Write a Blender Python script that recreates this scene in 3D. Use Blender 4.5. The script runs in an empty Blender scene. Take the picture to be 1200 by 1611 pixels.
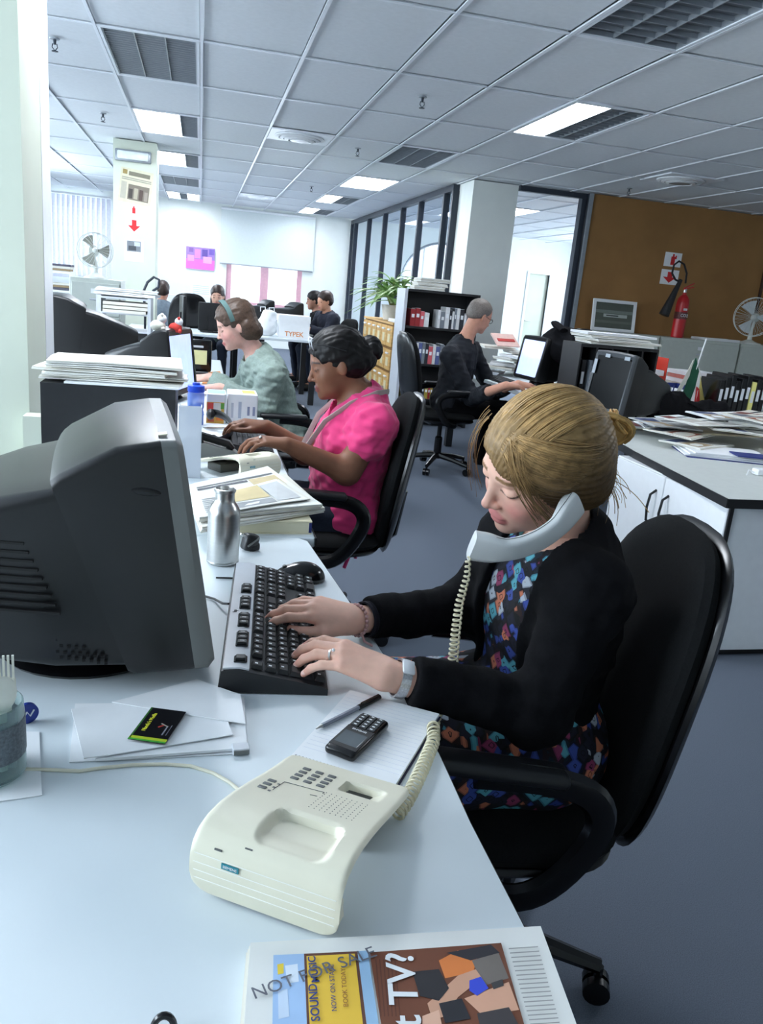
import bpy, bmesh, math, random
import numpy as np
from mathutils import Vector, Matrix

random.seed(7); np.random.seed(7)
SC = bpy.context.scene
COL = SC.collection
PI = math.pi

# ---------------------------------------------------------------- camera
CAM_Z = 1.33
FPX, PITCH, YAW, ROLL = 1241.05, 0.271234, 0.242048, -0.093107      # focal length in pixels of the 1200 x 1611 frame
def cam_basis():
    cp, sp, cy, sy = math.cos(PITCH), math.sin(PITCH), math.cos(YAW), math.sin(YAW)
    f = np.array([sy*cp, cy*cp, -sp]); r = np.array([cy, -sy, 0.0]); d = np.cross(f, r)
    c, s = math.cos(ROLL), math.sin(ROLL)
    return np.array([c*r+s*d, -s*r+c*d, f])
CB = cam_basis()
CO = np.array([0, 0, CAM_Z])
cam = bpy.data.objects.new('camera', bpy.data.cameras.new('camera'))
COL.objects.link(cam)
cam.data.sensor_fit = 'HORIZONTAL'; cam.data.sensor_width = 36.0
cam.data.lens = FPX/1200*36.0
cam.data.clip_start = 0.02; cam.data.clip_end = 200
R_, D_, F_ = CB
cam.matrix_world = Matrix(((R_[0], -D_[0], -F_[0], 0), (R_[1], -D_[1], -F_[1], 0), (R_[2], -D_[2], -F_[2], CAM_Z), (0, 0, 0, 1)))
SC.camera = cam

def _ray(x, y): return CB.T @ np.array([(x-600)/FPX, (y-805.5)/FPX, 1.0])
def PZ(x, y, z): d = _ray(x, y); return CO + d*(z-CAM_Z)/d[2]      # pixel -> point on the horizontal plane z
def PY(x, y, Y): d = _ray(x, y); return CO + d*Y/d[1]              # pixel -> point on the plane at depth Y
def PX(x, y, X): d = _ray(x, y); return CO + d*X/d[0]              # pixel -> point on the plane X

# ---------------------------------------------------------------- light
SC.view_settings.view_transform = 'Standard'
SC.view_settings.look = 'None'
SC.view_settings.exposure = 0.68
SC.view_settings.gamma = 1.0
SC.view_settings.use_curve_mapping = False
world = bpy.data.worlds.new('sky'); SC.world = world
world.use_nodes = True
wn = world.node_tree.nodes; wl = world.node_tree.links
bg = wn['Background']
sky = wn.new('ShaderNodeTexSky'); sky.sky_type = 'HOSEK_WILKIE'; sky.turbidity = 9.0
sky.sun_direction = (-0.4, 0.5, 0.75)
mixs = wn.new('ShaderNodeMix'); mixs.data_type = 'RGBA'; mixs.inputs[0].default_value = 0.75
wl.new(sky.outputs[0], mixs.inputs[6]); mixs.inputs[7].default_value = (0.80, 0.90, 1.0, 1)
wl.new(mixs.outputs[2], bg.inputs[0]); bg.inputs[1].default_value = 1.6
SC.cycles.max_bounces = 8
SC.cycles.diffuse_bounces = 5
SC.cycles.sample_clamp_indirect = 4.0
SC.cycles.use_denoising = True

def area(name, loc, target, sx, sy, power, col):
    l = bpy.data.lights.new(name, 'AREA'); l.shape = 'RECTANGLE'; l.size = sx; l.size_y = sy
    l.energy = power; l.color = col
    o = bpy.data.objects.new(name, l); COL.objects.link(o); o.location = loc
    d = Vector(target)-Vector(loc); o.rotation_euler = d.to_track_quat('-Z', 'Y').to_euler()
    return o
DAY = (0.85, 0.935, 1.0)
# daylight entering through the windows of the left wall, the far wall and the glazed room
for nm, y, p in (('daylight_window_a', 1.3, 150), ('daylight_window_b', 4.6, 70), ('daylight_window_c', 8.4, 75), ('daylight_window_d', 12.4, 120)):
    area(nm, (-3.25, y, 1.65), (0, y, 1.0), 2.6, 1.4, p, DAY)
area('daylight_far_window', (1.25, 17.15, 1.2), (1.25, 0, 0.9), 1.4, 0.75, 35, DAY)
area('daylight_far_left_window', (-2.3, 17.15, 1.8), (-2.3, 0, 1.2), 1.0, 1.4, 35, DAY)
area('daylight_glazed_room', (8.8, 13.0, 1.6), (4.0, 13.0, 1.2), 5.0, 1.8, 360, DAY)

# ---------------------------------------------------------------- materials
def lin(c): 
    r = []
    for v in c[:3]:
        v = v/255.0
        r.append(v/12.92 if v <= 0.04045 else ((v+0.055)/1.055)**2.4)
    return (r[0], r[1], r[2], 1.0)
MATS = {}
def mat(name, col, rough=0.5, metal=0.0, noise=0.06, nscale=25.0, bump=0.0, bscale=300.0, spec=0.5, trans=0.0, alpha=1.0,
        emit=None, estr=0.0, coat=0.0, stretch=None, vcol=False, sheen=0.0, ior=1.45, sss=0.0):
    if name in MATS: return MATS[name]
    m = bpy.data.materials.new(name); m.use_nodes = True
    nt = m.node_tree; n = nt.nodes; l = nt.links
    p = n['Principled BSDF']
    p.inputs['Roughness'].default_value = rough; p.inputs['Metallic'].default_value = metal
    p.inputs['Specular IOR Level'].default_value = spec
    p.inputs['Transmission Weight'].default_value = trans; p.inputs['Alpha'].default_value = alpha
    p.inputs['Coat Weight'].default_value = coat; p.inputs['IOR'].default_value = ior
    p.inputs['Sheen Weight'].default_value = sheen
    if sss:
        p.inputs['Subsurface Weight'].default_value = sss
        p.inputs['Subsurface Radius'].default_value = (0.012, 0.005, 0.003)
    tc = n.new('ShaderNodeTexCoord'); mp = n.new('ShaderNodeMapping')
    l.new(tc.outputs['Object'], mp.inputs[0])
    if stretch: mp.inputs['Scale'].default_value = stretch
    nz = n.new('ShaderNodeTexNoise'); nz.inputs['Scale'].default_value = nscale; nz.inputs['Detail'].default_value = 4
    l.new(mp.outputs[0], nz.inputs[0])
    mx = n.new('ShaderNodeMix'); mx.data_type = 'RGBA'; mx.blend_type = 'MULTIPLY'; mx.inputs[0].default_value = 1.0
    rp = n.new('ShaderNodeMapRange'); rp.inputs[1].default_value = 0.3; rp.inputs[2].default_value = 0.7
    rp.inputs[3].default_value = 1.0-noise; rp.inputs[4].default_value = 1.0+noise
    l.new(nz.outputs['Fac'], rp.inputs[0]); l.new(rp.outputs[0], mx.inputs[7])
    if vcol:
        at = n.new('ShaderNodeAttribute'); at.attribute_name = 'Col'
        l.new(at.outputs['Color'], mx.inputs[6])
    else:
        mx.inputs[6].default_value = lin(col)
    l.new(mx.outputs[2], p.inputs['Base Color'])
    if bump:
        b = n.new('ShaderNodeBump'); b.inputs['Strength'].default_value = bump; b.inputs['Distance'].default_value = 0.002
        n2 = n.new('ShaderNodeTexNoise'); n2.inputs['Scale'].default_value = bscale; n2.inputs['Detail'].default_value = 3
        l.new(mp.outputs[0], n2.inputs[0]); l.new(n2.outputs['Fac'], b.inputs['Height']); l.new(b.outputs[0], p.inputs['Normal'])
    if emit is not None:
        p.inputs['Emission Color'].default_value = lin(emit); p.inputs['Emission Strength'].default_value = estr
    MATS[name] = m
    return m

# ---------------------------------------------------------------- mesh helpers
def rotz(a):
    c, s = math.cos(a), math.sin(a); return np.array([[c, -s, 0], [s, c, 0], [0, 0, 1.0]])
def roty(a):
    c, s = math.cos(a), math.sin(a); return np.array([[c, 0, s], [0, 1, 0], [-s, 0, c]])
def rotx(a):
    c, s = math.cos(a), math.sin(a); return np.array([[1, 0, 0], [0, c, -s], [0, s, c]])
def unit(v): v = np.asarray(v, float); return v/(np.linalg.norm(v)+1e-12)
def frame(z, hint=(0, 0, 1)):
    z = unit(z); h = np.asarray(hint, float)
    if abs(np.dot(unit(h), z)) > 0.97: h = np.array([1.0, 0, 0])
    x = unit(np.cross(h, z)); y = np.cross(z, x)
    return np.stack([x, y, z], 1)
_RB = {}
class G:
    """collects shapes into one mesh"""
    def __init__(s): s.v = []; s.f = []; s.c = []; s.n = 0; s.sm = []
    def add(s, v, f, col=None, smooth=False, R=None, t=None):
        v = np.asarray(v, float)
        if R is not None: v = v @ np.asarray(R).T
        if t is not None: v = v + np.asarray(t, float)
        s.v.append(v); o = s.n
        for q in f: s.f.append(tuple(int(i)+o for i in q)); s.c.append(col); s.sm.append(smooth)
        s.n += len(v); return s
    def box(s, c, sz, R=None, col=None):
        x, y, z = sz[0]/2, sz[1]/2, sz[2]/2
        v = np.array([(-x,-y,-z),(x,-y,-z),(x,y,-z),(-x,y,-z),(-x,-y,z),(x,-y,z),(x,y,z),(-x,y,z)])
        return s.add(v, [(0,3,2,1),(4,5,6,7),(0,1,5,4),(1,2,6,5),(2,3,7,6),(3,0,4,7)], col, False, R, c)
    def bb(s, lo, hi, col=None):
        lo = np.array(lo, float); hi = np.array(hi, float); return s.box((lo+hi)/2, hi-lo, None, col)
    def rbox(s, c, sz, r=0.005, seg=2, R=None, col=None, smooth=True):
        r = min(r, min(sz)*0.49)
        bm = bmesh.new(); bmesh.ops.create_cube(bm, size=1.0)
        for q in bm.verts: q.co = Vector((q.co.x*sz[0], q.co.y*sz[1], q.co.z*sz[2]))
        bmesh.ops.bevel(bm, geom=list(bm.edges), offset=r, segments=seg, affect='EDGES', profile=0.5)
        v = [tuple(q.co) for q in bm.verts]; bm.verts.index_update()
        f = [[q.index for q in p.verts] for p in bm.faces]; bm.free()
        return s.add(v, f, col, smooth, R, c)
    def cyl(s, a, b, r0, r1=None, n=16, col=None, smooth=True):
        r1 = r0 if r1 is None else r1
        a = np.array(a, float); b = np.array(b, float); M = frame(b-a)
        an = np.linspace(0, 2*PI, n, endpoint=False); ring = np.stack([np.cos(an), np.sin(an), 0*an], 1)
        v = np.concatenate([a+(ring*r0)@M.T, b+(ring*r1)@M.T])
        f = [(i, (i+1) % n, n+(i+1) % n, n+i) for i in range(n)]
        s.add(v, f, col, smooth)
        o = [tuple(range(n-1, -1, -1)), tuple(range(n, 2*n))]
        return s.add(v, o, col, False)
    def tube(s, pts, r, n=8, closed=False, col=None, squash=None, caps=True):
        P = np.array(pts, float); m = len(P); rr = np.ones(m)*r if np.isscalar(r) else np.array(r, float)
        if closed: T = np.roll(P, -1, 0)-np.roll(P, 1, 0)
        else: T = np.gradient(P, axis=0)
        T = T/(np.linalg.norm(T, axis=1, keepdims=True)+1e-12)
        M = frame(T[0]); x = M[:, 0]; V = []
        an = np.linspace(0, 2*PI, n, endpoint=False)
        for i in range(m):
            x = x-T[i]*np.dot(x, T[i]); x = x/(np.linalg.norm(x)+1e-12); y = np.cross(T[i], x)
            sq = squash if squash else (1, 1)
            V.append(P[i]+rr[i]*(np.outer(np.cos(an)*sq[0], x)+np.outer(np.sin(an)*sq[1], y)))
        V = np.concatenate(V); f = []
        for i in range(m if closed else m-1):
            j = (i+1) % m
            for k in range(n): f.append((i*n+k, i*n+(k+1) % n, j*n+(k+1) % n, j*n+k))
        if caps and not closed: f += [tuple(range(n-1, -1, -1)), tuple(range((m-1)*n, m*n))]
        return s.add(V, f, col, True)
    def lathe(s, prof, n=24, R=None, t=None, col=None, smooth=True):
        an = np.linspace(0, 2*PI, n, endpoint=False); V = []
        for r, z in prof: V.append(np.stack([r*np.cos(an), r*np.sin(an), 0*an+z], 1))
        V = np.concatenate(V); m = len(prof); f = []
        for i in range(m-1):
            for k in range(n): f.append((i*n+k, i*n+(k+1) % n, (i+1)*n+(k+1) % n, (i+1)*n+k))
        if prof[0][0] > 1e-6: f.append(tuple(range(n-1, -1, -1)))
        if prof[-1][0] > 1e-6: f.append(tuple(range((m-1)*n, m*n)))
        return s.add(V, f, col, smooth, R, t)
    def prism(s, poly, z0, z1, R=None, t=None, col=None, smooth=False):
        p = np.array(poly, float); n = len(p)
        v = np.concatenate([np.c_[p, np.full(n, z0)], np.c_[p, np.full(n, z1)]])
        a = 0.5*np.sum(p[:, 0]*np.roll(p[:, 1], -1)-np.roll(p[:, 0], -1)*p[:, 1])
        f = [tuple(range(n-1, -1, -1)), tuple(range(n, 2*n))]+[(i, (i+1) % n, n+(i+1) % n, n+i) for i in range(n)]
        if a < 0: f = [tuple(reversed(q)) for q in f]
        return s.add(v, f, col, smooth, R, t)
    def ball(s, c, r, n=16, m=10, R=None, col=None):
        r = np.ones(3)*r if np.isscalar(r) else np.array(r, float)
        th = np.linspace(0, PI, m+1); ph = np.linspace(0, 2*PI, n, endpoint=False); V = []
        for t in th: V.append(np.stack([np.sin(t)*np.cos(ph), np.sin(t)*np.sin(ph), np.cos(t)+0*ph], 1)*r)
        f = [(i*n+k, (i+1)*n+k, (i+1)*n+(k+1) % n, i*n+(k+1) % n) for i in range(m) for k in range(n)]
        return s.add(np.concatenate(V), f, col, True, R, c)
    def grid(s, P, col=None, smooth=True, th=0.0, R=None, t=None, wrap=False):
        """P[nu][nv][3] surface; th>0 gives it a closed back th below along -normal"""
        P = np.array(P, float); nu, nv = P.shape[:2]
        V = P.reshape(-1, 3); f = [(i*nv+j, (i+1)*nv+j, (i+1)*nv+j+1, i*nv+j+1) for i in range(nu-1) for j in range(nv-1)]
        if th == 0: return s.add(V, f, col, smooth, R, t)
        du = np.gradient(P, axis=0); dv = np.gradient(P, axis=1); N = np.cross(du, dv)
        N = N/(np.linalg.norm(N, axis=2, keepdims=True)+1e-12)
        V2 = (P-N*th).reshape(-1, 3); o = nu*nv
        f2 = [tuple(reversed([k+o for k in q])) for q in f]
        rim = [(i, 0) for i in range(nu-1, 0, -1)]+[(0, j) for j in range(nv-1)]+[(i, nv-1) for i in range(nu-1)]+[(nu-1, j) for j in range(nv-1, 0, -1)]
        ids = [i*nv+j for i, j in rim]
        f3 = [(ids[k], ids[k]+o, ids[(k+1) % len(ids)]+o, ids[(k+1) % len(ids)]) for k in range(len(ids))]
        f3 = [tuple(reversed(q)) for q in f3]
        return s.add(np.concatenate([V, V2]), f+f2+f3, col, smooth, R, t)
    def mesh(s, name, sharp=0.6):
        me = bpy.data.meshes.new(name)
        V = np.concatenate(s.v) if s.v else np.zeros((0, 3))
        me.from_pydata(V.tolist(), [], s.f); me.update()
        if s.f:
            me.polygons.foreach_set('use_smooth', np.array(s.sm, bool))
            if any(c is not None for c in s.c):
                at = me.color_attributes.new('Col', 'FLOAT_COLOR', 'CORNER')
                buf = []
                for q, c in zip(s.f, s.c):
                    buf.extend(lin(c if c is not None else (128, 128, 128))*len(q))
                at.data.foreach_set('color', np.array(buf, np.float32))
            if any(s.sm): me.set_sharp_from_angle(angle=sharp)
        return me

def obj(name, me, m=None, parent=None, loc=None, rz=None):
    if isinstance(me, G): me = me.mesh(name)
    if m is not None and len(me.materials) == 0: me.materials.append(m)
    o = bpy.data.objects.new(name, me); COL.objects.link(o)
    if parent is not None: o.parent = parent
    if loc is not None: o.location = Vector([float(x) for x in loc])
    if rz is not None: o.rotation_euler = (0, 0, rz)
    return o
def tag(o, label, cat, group=None):
    o['label'] = label; o['category'] = cat
    if group: o['group'] = group
    return o
def thing(name, label, cat, loc=(0, 0, 0), rz=0.0, group=None, rot=None):
    o = bpy.data.objects.new(name, None); COL.objects.link(o); o.empty_display_size = 0.1
    o.location = Vector([float(x) for x in loc]); o.rotation_euler = rot if rot else (0, 0, rz)
    return tag(o, label, cat, group)
def struct(name, g, m, parent=None):
    o = obj(name, g, m, parent); o['kind'] = 'structure' if parent is None else ''
    if parent is not None: del o['kind']
    return o
def dup(root, loc, rz=0.0, label=None, group=None, scale=None):
    r = root.copy(); COL.objects.link(r); r.location = Vector([float(x) for x in loc]); r.rotation_euler = (0, 0, rz)
    if label: r['label'] = label
    if group: r['group'] = group
    if scale: r.scale = (scale, scale, scale)
    for ch in list(root.children):
        c = ch.copy(); COL.objects.link(c); c.parent = r
        for g in list(ch.children):
            d = g.copy(); COL.objects.link(d); d.parent = c
    return r
ORD = ['first', 'second', 'third', 'fourth', 'fifth', 'sixth', 'seventh', 'eighth', 'ninth', 'tenth', 'eleventh', 'twelfth', 'thirteenth', 'fourteenth', 'fifteenth', 'sixteenth', 'seventeenth', 'eighteenth', 'nineteenth', 'twentieth']
def text_mesh(s, size, ext=0.0, bold=False, align='CENTER'):
    cu = bpy.data.curves.new('lettering', 'FONT'); cu.body = s; cu.size = size; cu.align_x = align; cu.align_y = 'CENTER'
    cu.extrude = ext; cu.resolution_u = 3
    if bold: cu.offset = size*0.018
    o = bpy.data.objects.new('lettering', cu); COL.objects.link(o)
    dg = bpy.context.evaluated_depsgraph_get(); dg.update()
    me = bpy.data.meshes.new_from_object(o.evaluated_get(dg))
    bpy.data.objects.remove(o); 
    return me
def text_part(name, s, size, m, parent, loc, R=None, ext=0.0002, sx=1.0, align='CENTER', bold=False):
    """lettering whose reading direction is R's x axis, letter-up is R's y axis"""
    me = text_mesh(s, size, ext, bold, align)
    R = np.eye(3) if R is None else np.asarray(R)
    n = len(me.vertices); co = np.zeros(n*3, np.float32); me.vertices.foreach_get('co', co)
    co = co.reshape(-1, 3)*np.array([sx, 1, 1]); co = co@R.T+np.asarray(loc)
    me.vertices.foreach_set('co', co.astype(np.float32).ravel()); me.update()
    me.materials.clear()
    return obj(name, me, m, parent)

# ---------------------------------------------------------------- distance fields (smooth bodies)
def smin(a, b, k):
    h = np.clip(0.5+0.5*(b-a)/k, 0, 1); return b+(a-b)*h-k*h*(1-h)
class SDF:
    def __init__(s): s.p = []
    def cap(s, a, b, ra, rb=None, k=0.02, sub=False):
        s.p.append(('c', np.array(a, np.float32), np.array(b, np.float32), ra, ra if rb is None else rb, k, sub)); return s
    def ell(s, c, r, R=None, k=0.02, sub=False):
        s.p.append(('e', np.array(c, np.float32), np.array(r, np.float32), np.eye(3, dtype=np.float32) if R is None else np.asarray(R, np.float32), None, k, sub)); return s
    def chain(s, pts, rs, k=0.02):
        for i in range(len(pts)-1): s.cap(pts[i], pts[i+1], rs[i], rs[i+1], k)
        return s
    def __call__(s, P):
        d = None
        for t, a, b, c, e, k, sub in s.p:
            if t == 'c':
                ba = b-a; L = float(ba@ba)+1e-12
                q = P-a; h = np.clip((q@ba)/L, 0, 1)
                x = np.linalg.norm(q-h[:, None]*ba, axis=1)-(c+(e-c)*h)
            else:
                q = (P-a)@c; k0 = np.linalg.norm(q/b, axis=1); k1 = np.linalg.norm(q/(b*b), axis=1)
                x = k0*(k0-1)/(k1+1e-9)
            if d is None: d = x
            elif sub: d = -smin(-d, x, k)
            else: d = smin(d, x, k)
        return d
def surf(fn, lo, hi, h, B=6):
    """surface nets over a sparse field -> verts, quads"""
    lo = np.array(lo, np.float32); hi = np.array(hi, np.float32)
    nb = np.ceil((hi-lo)/(h*B)).astype(int)+1; n = nb*B
    bi = np.stack(np.meshgrid(*[np.arange(k) for k in nb], indexing='ij'), -1).reshape(-1, 3)
    dc = fn((lo+(bi*B+(B-1)/2)*h).astype(np.float32))
    V = np.repeat(np.repeat(np.repeat(np.sign(dc).reshape(nb), B, 0), B, 1), B, 2).astype(np.float32)
    keep = bi[np.abs(dc) < B*h*1.25]
    off = np.stack(np.meshgrid(*[np.arange(B)]*3, indexing='ij'), -1).reshape(-1, 3)
    for c0 in range(0, len(keep), 3000):
        I = (keep[c0:c0+3000][:, None, :]*B+off[None]).reshape(-1, 3)
        V[I[:, 0], I[:, 1], I[:, 2]] = fn((lo+I*h).astype(np.float32))
    S = V < 0
    cnt = np.zeros(np.array(V.shape)-1, np.int8)
    crn = [(i, j, k) for i in (0, 1) for j in (0, 1) for k in (0, 1)]
    sh = cnt.shape
    for i, j, k in crn: cnt += S[i:i+sh[0], j:j+sh[1], k:k+sh[2]]
    A = np.argwhere((cnt > 0) & (cnt < 8))
    idx = -np.ones(sh, np.int64); idx[A[:, 0], A[:, 1], A[:, 2]] = np.arange(len(A))
    cv = {c: V[A[:, 0]+c[0], A[:, 1]+c[1], A[:, 2]+c[2]] for c in crn}
    acc = np.zeros((len(A), 3)); w = np.zeros(len(A))
    for ax in range(3):
        for c in crn:
            if c[ax]: continue
            e = list(c); e[ax] = 1; e = tuple(e); a, b = cv[c], cv[e]
            mk = (a < 0) != (b < 0); t = np.where(mk, a/(a-b+1e-20), 0)
            p = np.tile(np.array(c, float), (len(A), 1)); p[:, ax] = t
            acc += p*mk[:, None]; w += mk
    P = lo+(A+acc/w[:, None])*h
    F = []
    for ax in range(3):
        u, v = (ax+1) % 3, (ax+2) % 3
        sl0 = [slice(None)]*3; sl1 = [slice(None)]*3; sl0[ax] = slice(0, -1); sl1[ax] = slice(1, None)
        E = np.argwhere(S[tuple(sl0)] != S[tuple(sl1)])
        E = E[(E[:, u] > 0) & (E[:, v] > 0) & (E[:, u] < sh[u]) & (E[:, v] < sh[v])]
        def g(du, dv):
            q = E.copy(); q[:, u] -= du; q[:, v] -= dv; return idx[q[:, 0], q[:, 1], q[:, 2]]
        Q = np.stack([g(1, 1), g(0, 1), g(0, 0), g(1, 0)], 1)
        fl = S[E[:, 0], E[:, 1], E[:, 2]]
        Q = np.where(fl[:, None], Q, Q[:, ::-1]); F.append(Q[(Q >= 0).all(1)])
    return P, np.concatenate(F)
def np_mesh(name, parts, cols=None, smooth=True):
    """parts: list of (verts, quads); cols: list of per-vertex linear colours"""
    Vs, Fs, o = [], [], 0
    for v, f in parts: Vs.append(v); Fs.append(f+o); o += len(v)
    V = np.concatenate(Vs); F = np.concatenate(Fs)
    me = bpy.data.meshes.new(name)
    me.vertices.add(len(V)); me.vertices.foreach_set('co', V.astype(np.float32).ravel())
    me.loops.add(F.size); me.loops.foreach_set('vertex_index', F.astype(np.int32).ravel())
    me.polygons.add(len(F)); me.polygons.foreach_set('loop_start', np.arange(0, F.size, 4, dtype=np.int32))
    me.polygons.foreach_set('use_smooth', np.ones(len(F), bool))
    me.update(calc_edges=True); me.validate()
    if cols is not None:
        c = np.concatenate(cols); at = me.color_attributes.new('Col', 'FLOAT_COLOR', 'POINT')
        at.data.foreach_set('color', np.c_[c, np.ones(len(c))].astype(np.float32).ravel())
    return me
def snoise(P, s, seed=0):
    """cheap smooth noise from summed sines"""
    r = np.random.RandomState(seed); d = np.zeros(len(P))
    for i in range(7):
        k = r.normal(size=3)*s; d += np.sin(P@k+r.uniform(0, 6.28))
    return d/7*1.6
# ================================================================ the room
M_WALL = mat('wall_paint', (226, 230, 226), 0.7, noise=0.02, nscale=6, bump=0.05, bscale=120)
M_PILLAR = mat('cream_pillar_paint', (202, 208, 192), 0.55, noise=0.03, nscale=5, bump=0.05, bscale=120)
M_BROWN = mat('brown_wall_board', (152, 112, 66), 0.8, noise=0.10, nscale=3, bump=0.15, bscale=220)
M_TILE = mat('ceiling_tile_board', (212, 216, 220), 0.85, noise=0.03, nscale=30, bump=0.25, bscale=260)
M_BAR = mat('ceiling_grid_metal', (222, 226, 232), 0.35, noise=0.02)
M_WHITE = mat('white_enamel', (232, 234, 236), 0.4, noise=0.02)
M_GREYFIN = mat('louvre_aluminium', (150, 156, 162), 0.35, metal=0.5, noise=0.05)
M_DARKAL = mat('dark_aluminium', (52, 58, 68), 0.45, metal=0.3, noise=0.05)
M_LIT = mat('lit_tube_panel', (255, 255, 255), 0.5, noise=0.0, emit=(240, 246, 255), estr=21.0)
M_BLACK = mat('black_plastic', (26, 27, 30), 0.45, noise=0.12, nscale=60, bump=0.08, bscale=900)
M_BLACKGLOSS = mat('black_gloss_plastic', (15, 15, 18), 0.18, noise=0.05)
M_CHROME = mat('brushed_steel', (190, 190, 188), 0.28, metal=1.0, noise=0.05, nscale=8, stretch=(1, 1, 40))

def carpet():
    m = mat('carpet', (98, 106, 118), 0.95, noise=0.22, nscale=420, bump=0.6, bscale=700, spec=0.1)
    return m
M_CARPET = carpet()
def glass_mat():
    m = bpy.data.materials.new('window_glass'); m.use_nodes = True
    nt = m.node_tree; n = nt.nodes; l = nt.links
    for q in list(n): n.remove(q)
    o = n.new('ShaderNodeOutputMaterial'); t = n.new('ShaderNodeBsdfTransparent'); g = n.new('ShaderNodeBsdfGlossy')
    g.inputs['Roughness'].default_value = 0.03; t.inputs[0].default_value = (0.94, 0.97, 1.0, 1)
    mx = n.new('ShaderNodeMixShader'); mx.inputs[0].default_value = 0.05; l.new(t.outputs[0], mx.inputs[1]); l.new(g.outputs[0], mx.inputs[2])
    l.new(mx.outputs[0], o.inputs[0]); return m
M_GLASS = glass_mat()

CEIL = 2.66
struct('floor', G().bb((-3.1, -2.6, -0.06), (8.7, 17.0, 0)), M_CARPET)
# walls with openings: list of boxes left between the holes
def wall_with_holes(name, axis, at, th, lo, hi, holes, m, z1=2.9):
    g = G(); cuts = sorted(holes)
    def put(a, b, z0, z_):
        if b-a < 1e-4 or z_-z0 < 1e-4: return
        if axis == 'x': g.bb((at, a, z0), (at+th, b, z_))
        else: g.bb((a, at, z0), (b, at+th, z_))
    p = lo
    for a, b, z0, z_ in cuts:
        put(p, a, 0, z1); put(a, b, 0, z0); put(a, b, z_, z1); p = b
    put(p, hi, 0, z1)
    return struct(name, g, m)
LW = [(0.0, 2.6, 0.95, 2.35), (3.3, 5.9, 0.95, 2.35), (7.1, 9.7, 0.95, 2.35), (11.1, 13.7, 0.95, 2.35)]
wall_with_holes('wall_left', 'x', -3.15, 0.15, -2.6, 17.0, LW, M_WALL)
AW = PY(700, 372, 16.8)
FW = [(-2.95, -1.75, 1.12, 2.50), (0.50, 2.02, 0.78, 2.4), (AW[0]-0.85, AW[0]+0.85, 0.9, 2.45), (6.95, 7.42, 0.0, 2.0)]
wall_with_holes('wall_far', 'y', 16.8, 0.2, -3.1, 8.7, FW, M_WALL)
struct('wall_back', G().bb((-3.1, -2.75, 0), (8.7, -2.6, 2.9)), M_WALL)
RW = [(10.5, 12.5, 0.9, 2.35), (13.2, 15.6, 0.9, 2.35)]
wall_with_holes('wall_right', 'x', 8.5, 0.15, -2.6, 17.0, RW, M_WALL)
struct('wall_brown', G().bb((4.47, 9.2, 0), (8.5, 9.34, CEIL)), M_BROWN)

def window(n, axis, at, a, b, z0, z1, nx, nz, m, fw=0.05, mw=0.02, depth=0.06):
    """a framed window of nx by nz panes standing in a wall opening"""
    g = G(); s = 1 if axis == 'x' else 0
    def bx(G_, u0, u1, w0, w1, d0, d1):
        if axis == 'x': G_.bb((at+d0, u0, w0), (at+d1, u1, w1))
        else: G_.bb((u0, at+d0, w0), (u1, at+d1, w1))
    bx(g, a, a+fw, z0, z1, 0, depth); bx(g, b-fw, b, z0, z1, 0, depth); bx(g, a+fw, b-fw, z0, z0+fw, 0, depth); bx(g, a+fw, b-fw, z1-fw, z1, 0, depth)
    w = struct('window_%d' % n, g, m)
    us = np.linspace(a+fw, b-fw, nx+1); ws = np.linspace(z0+fw, z1-fw, nz+1)
    for u in us[1:-1]:
        k = G(); bx(k, u-mw/2, u+mw/2, z0+fw, z1-fw, 0.01, depth-0.01); obj('mullion', k, m, w)
    for v in ws[1:-1]:
        k = G(); bx(k, a+fw, b-fw, v-mw/2, v+mw/2, 0.012, depth-0.012); obj('glazing_bar', k, m, w)
    for i in range(nx):
        for j in range(nz):
            k = G(); bx(k, us[i]+mw/2, us[i+1]-mw/2, ws[j]+mw/2, ws[j+1]-mw/2, depth/2-0.002, depth/2+0.002); obj('pane', k, M_GLASS, w)
    return w
M_REDFRAME = mat('red_painted_window_frame', (206, 160, 172), 0.5)
n = 1
for a, b, z0, z1 in LW: window(n, 'x', -3.08, a, b, z0, z1, 3, 1, M_WHITE); n += 1
w5 = window(5, 'y', 16.84, 0.50, 2.02, 0.78, 2.4, 2, 1, M_REDFRAME, fw=0.10, mw=0.16)
for i in range(2):
    for j in range(1, 3):
        k = G(); x0 = 0.6+i*0.74; k.bb((x0+j*0.19, 16.86, 0.88), (x0+j*0.19+0.012, 16.88, 2.3)); obj('glazing_bar', k, M_WHITE, w5)
    for j in range(1, 4):
        k = G(); x0 = 0.6+i*0.74; k.bb((x0, 16.86, 0.88+j*0.24), (x0+0.58, 16.88, 0.89+j*0.24)); obj('glazing_bar', k, M_WHITE, w5)
window(6, 'y', 16.84, -2.95, -1.75, 1.12, 2.50, 2, 2, M_WHITE)
# arched window in the glazed room
ax0, ax1 = AW[0]-0.85, AW[0]+0.85
w7 = window(7, 'y', 16.84, ax0, ax1, 0.9, 2.45, 4, 2, M_WHITE)
g = G(); arc = [(AW[0]+0.85*math.cos(t), 1.62+0.80*math.sin(t)) for t in np.linspace(0, PI, 21)]
g.prism(arc+[(ax0, 2.46), (ax1, 2.46)], 0, 0.05, R=np.array([[1, 0, 0], [0, 0, -1.0], [0, 1, 0]]), t=(0, 16.86, 0))
obj('arch_spandrel', g, M_WALL, w7)
obj('arch_frame', G().tube([(x, 16.83, z) for x, z in arc], 0.03, 8), M_GREYFIN, w7)
for i, (a, b, z0, z1) in enumerate(RW): window(8+i, 'x', 8.52, a, b, z0, z1, 3, 1, M_WHITE)
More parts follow.
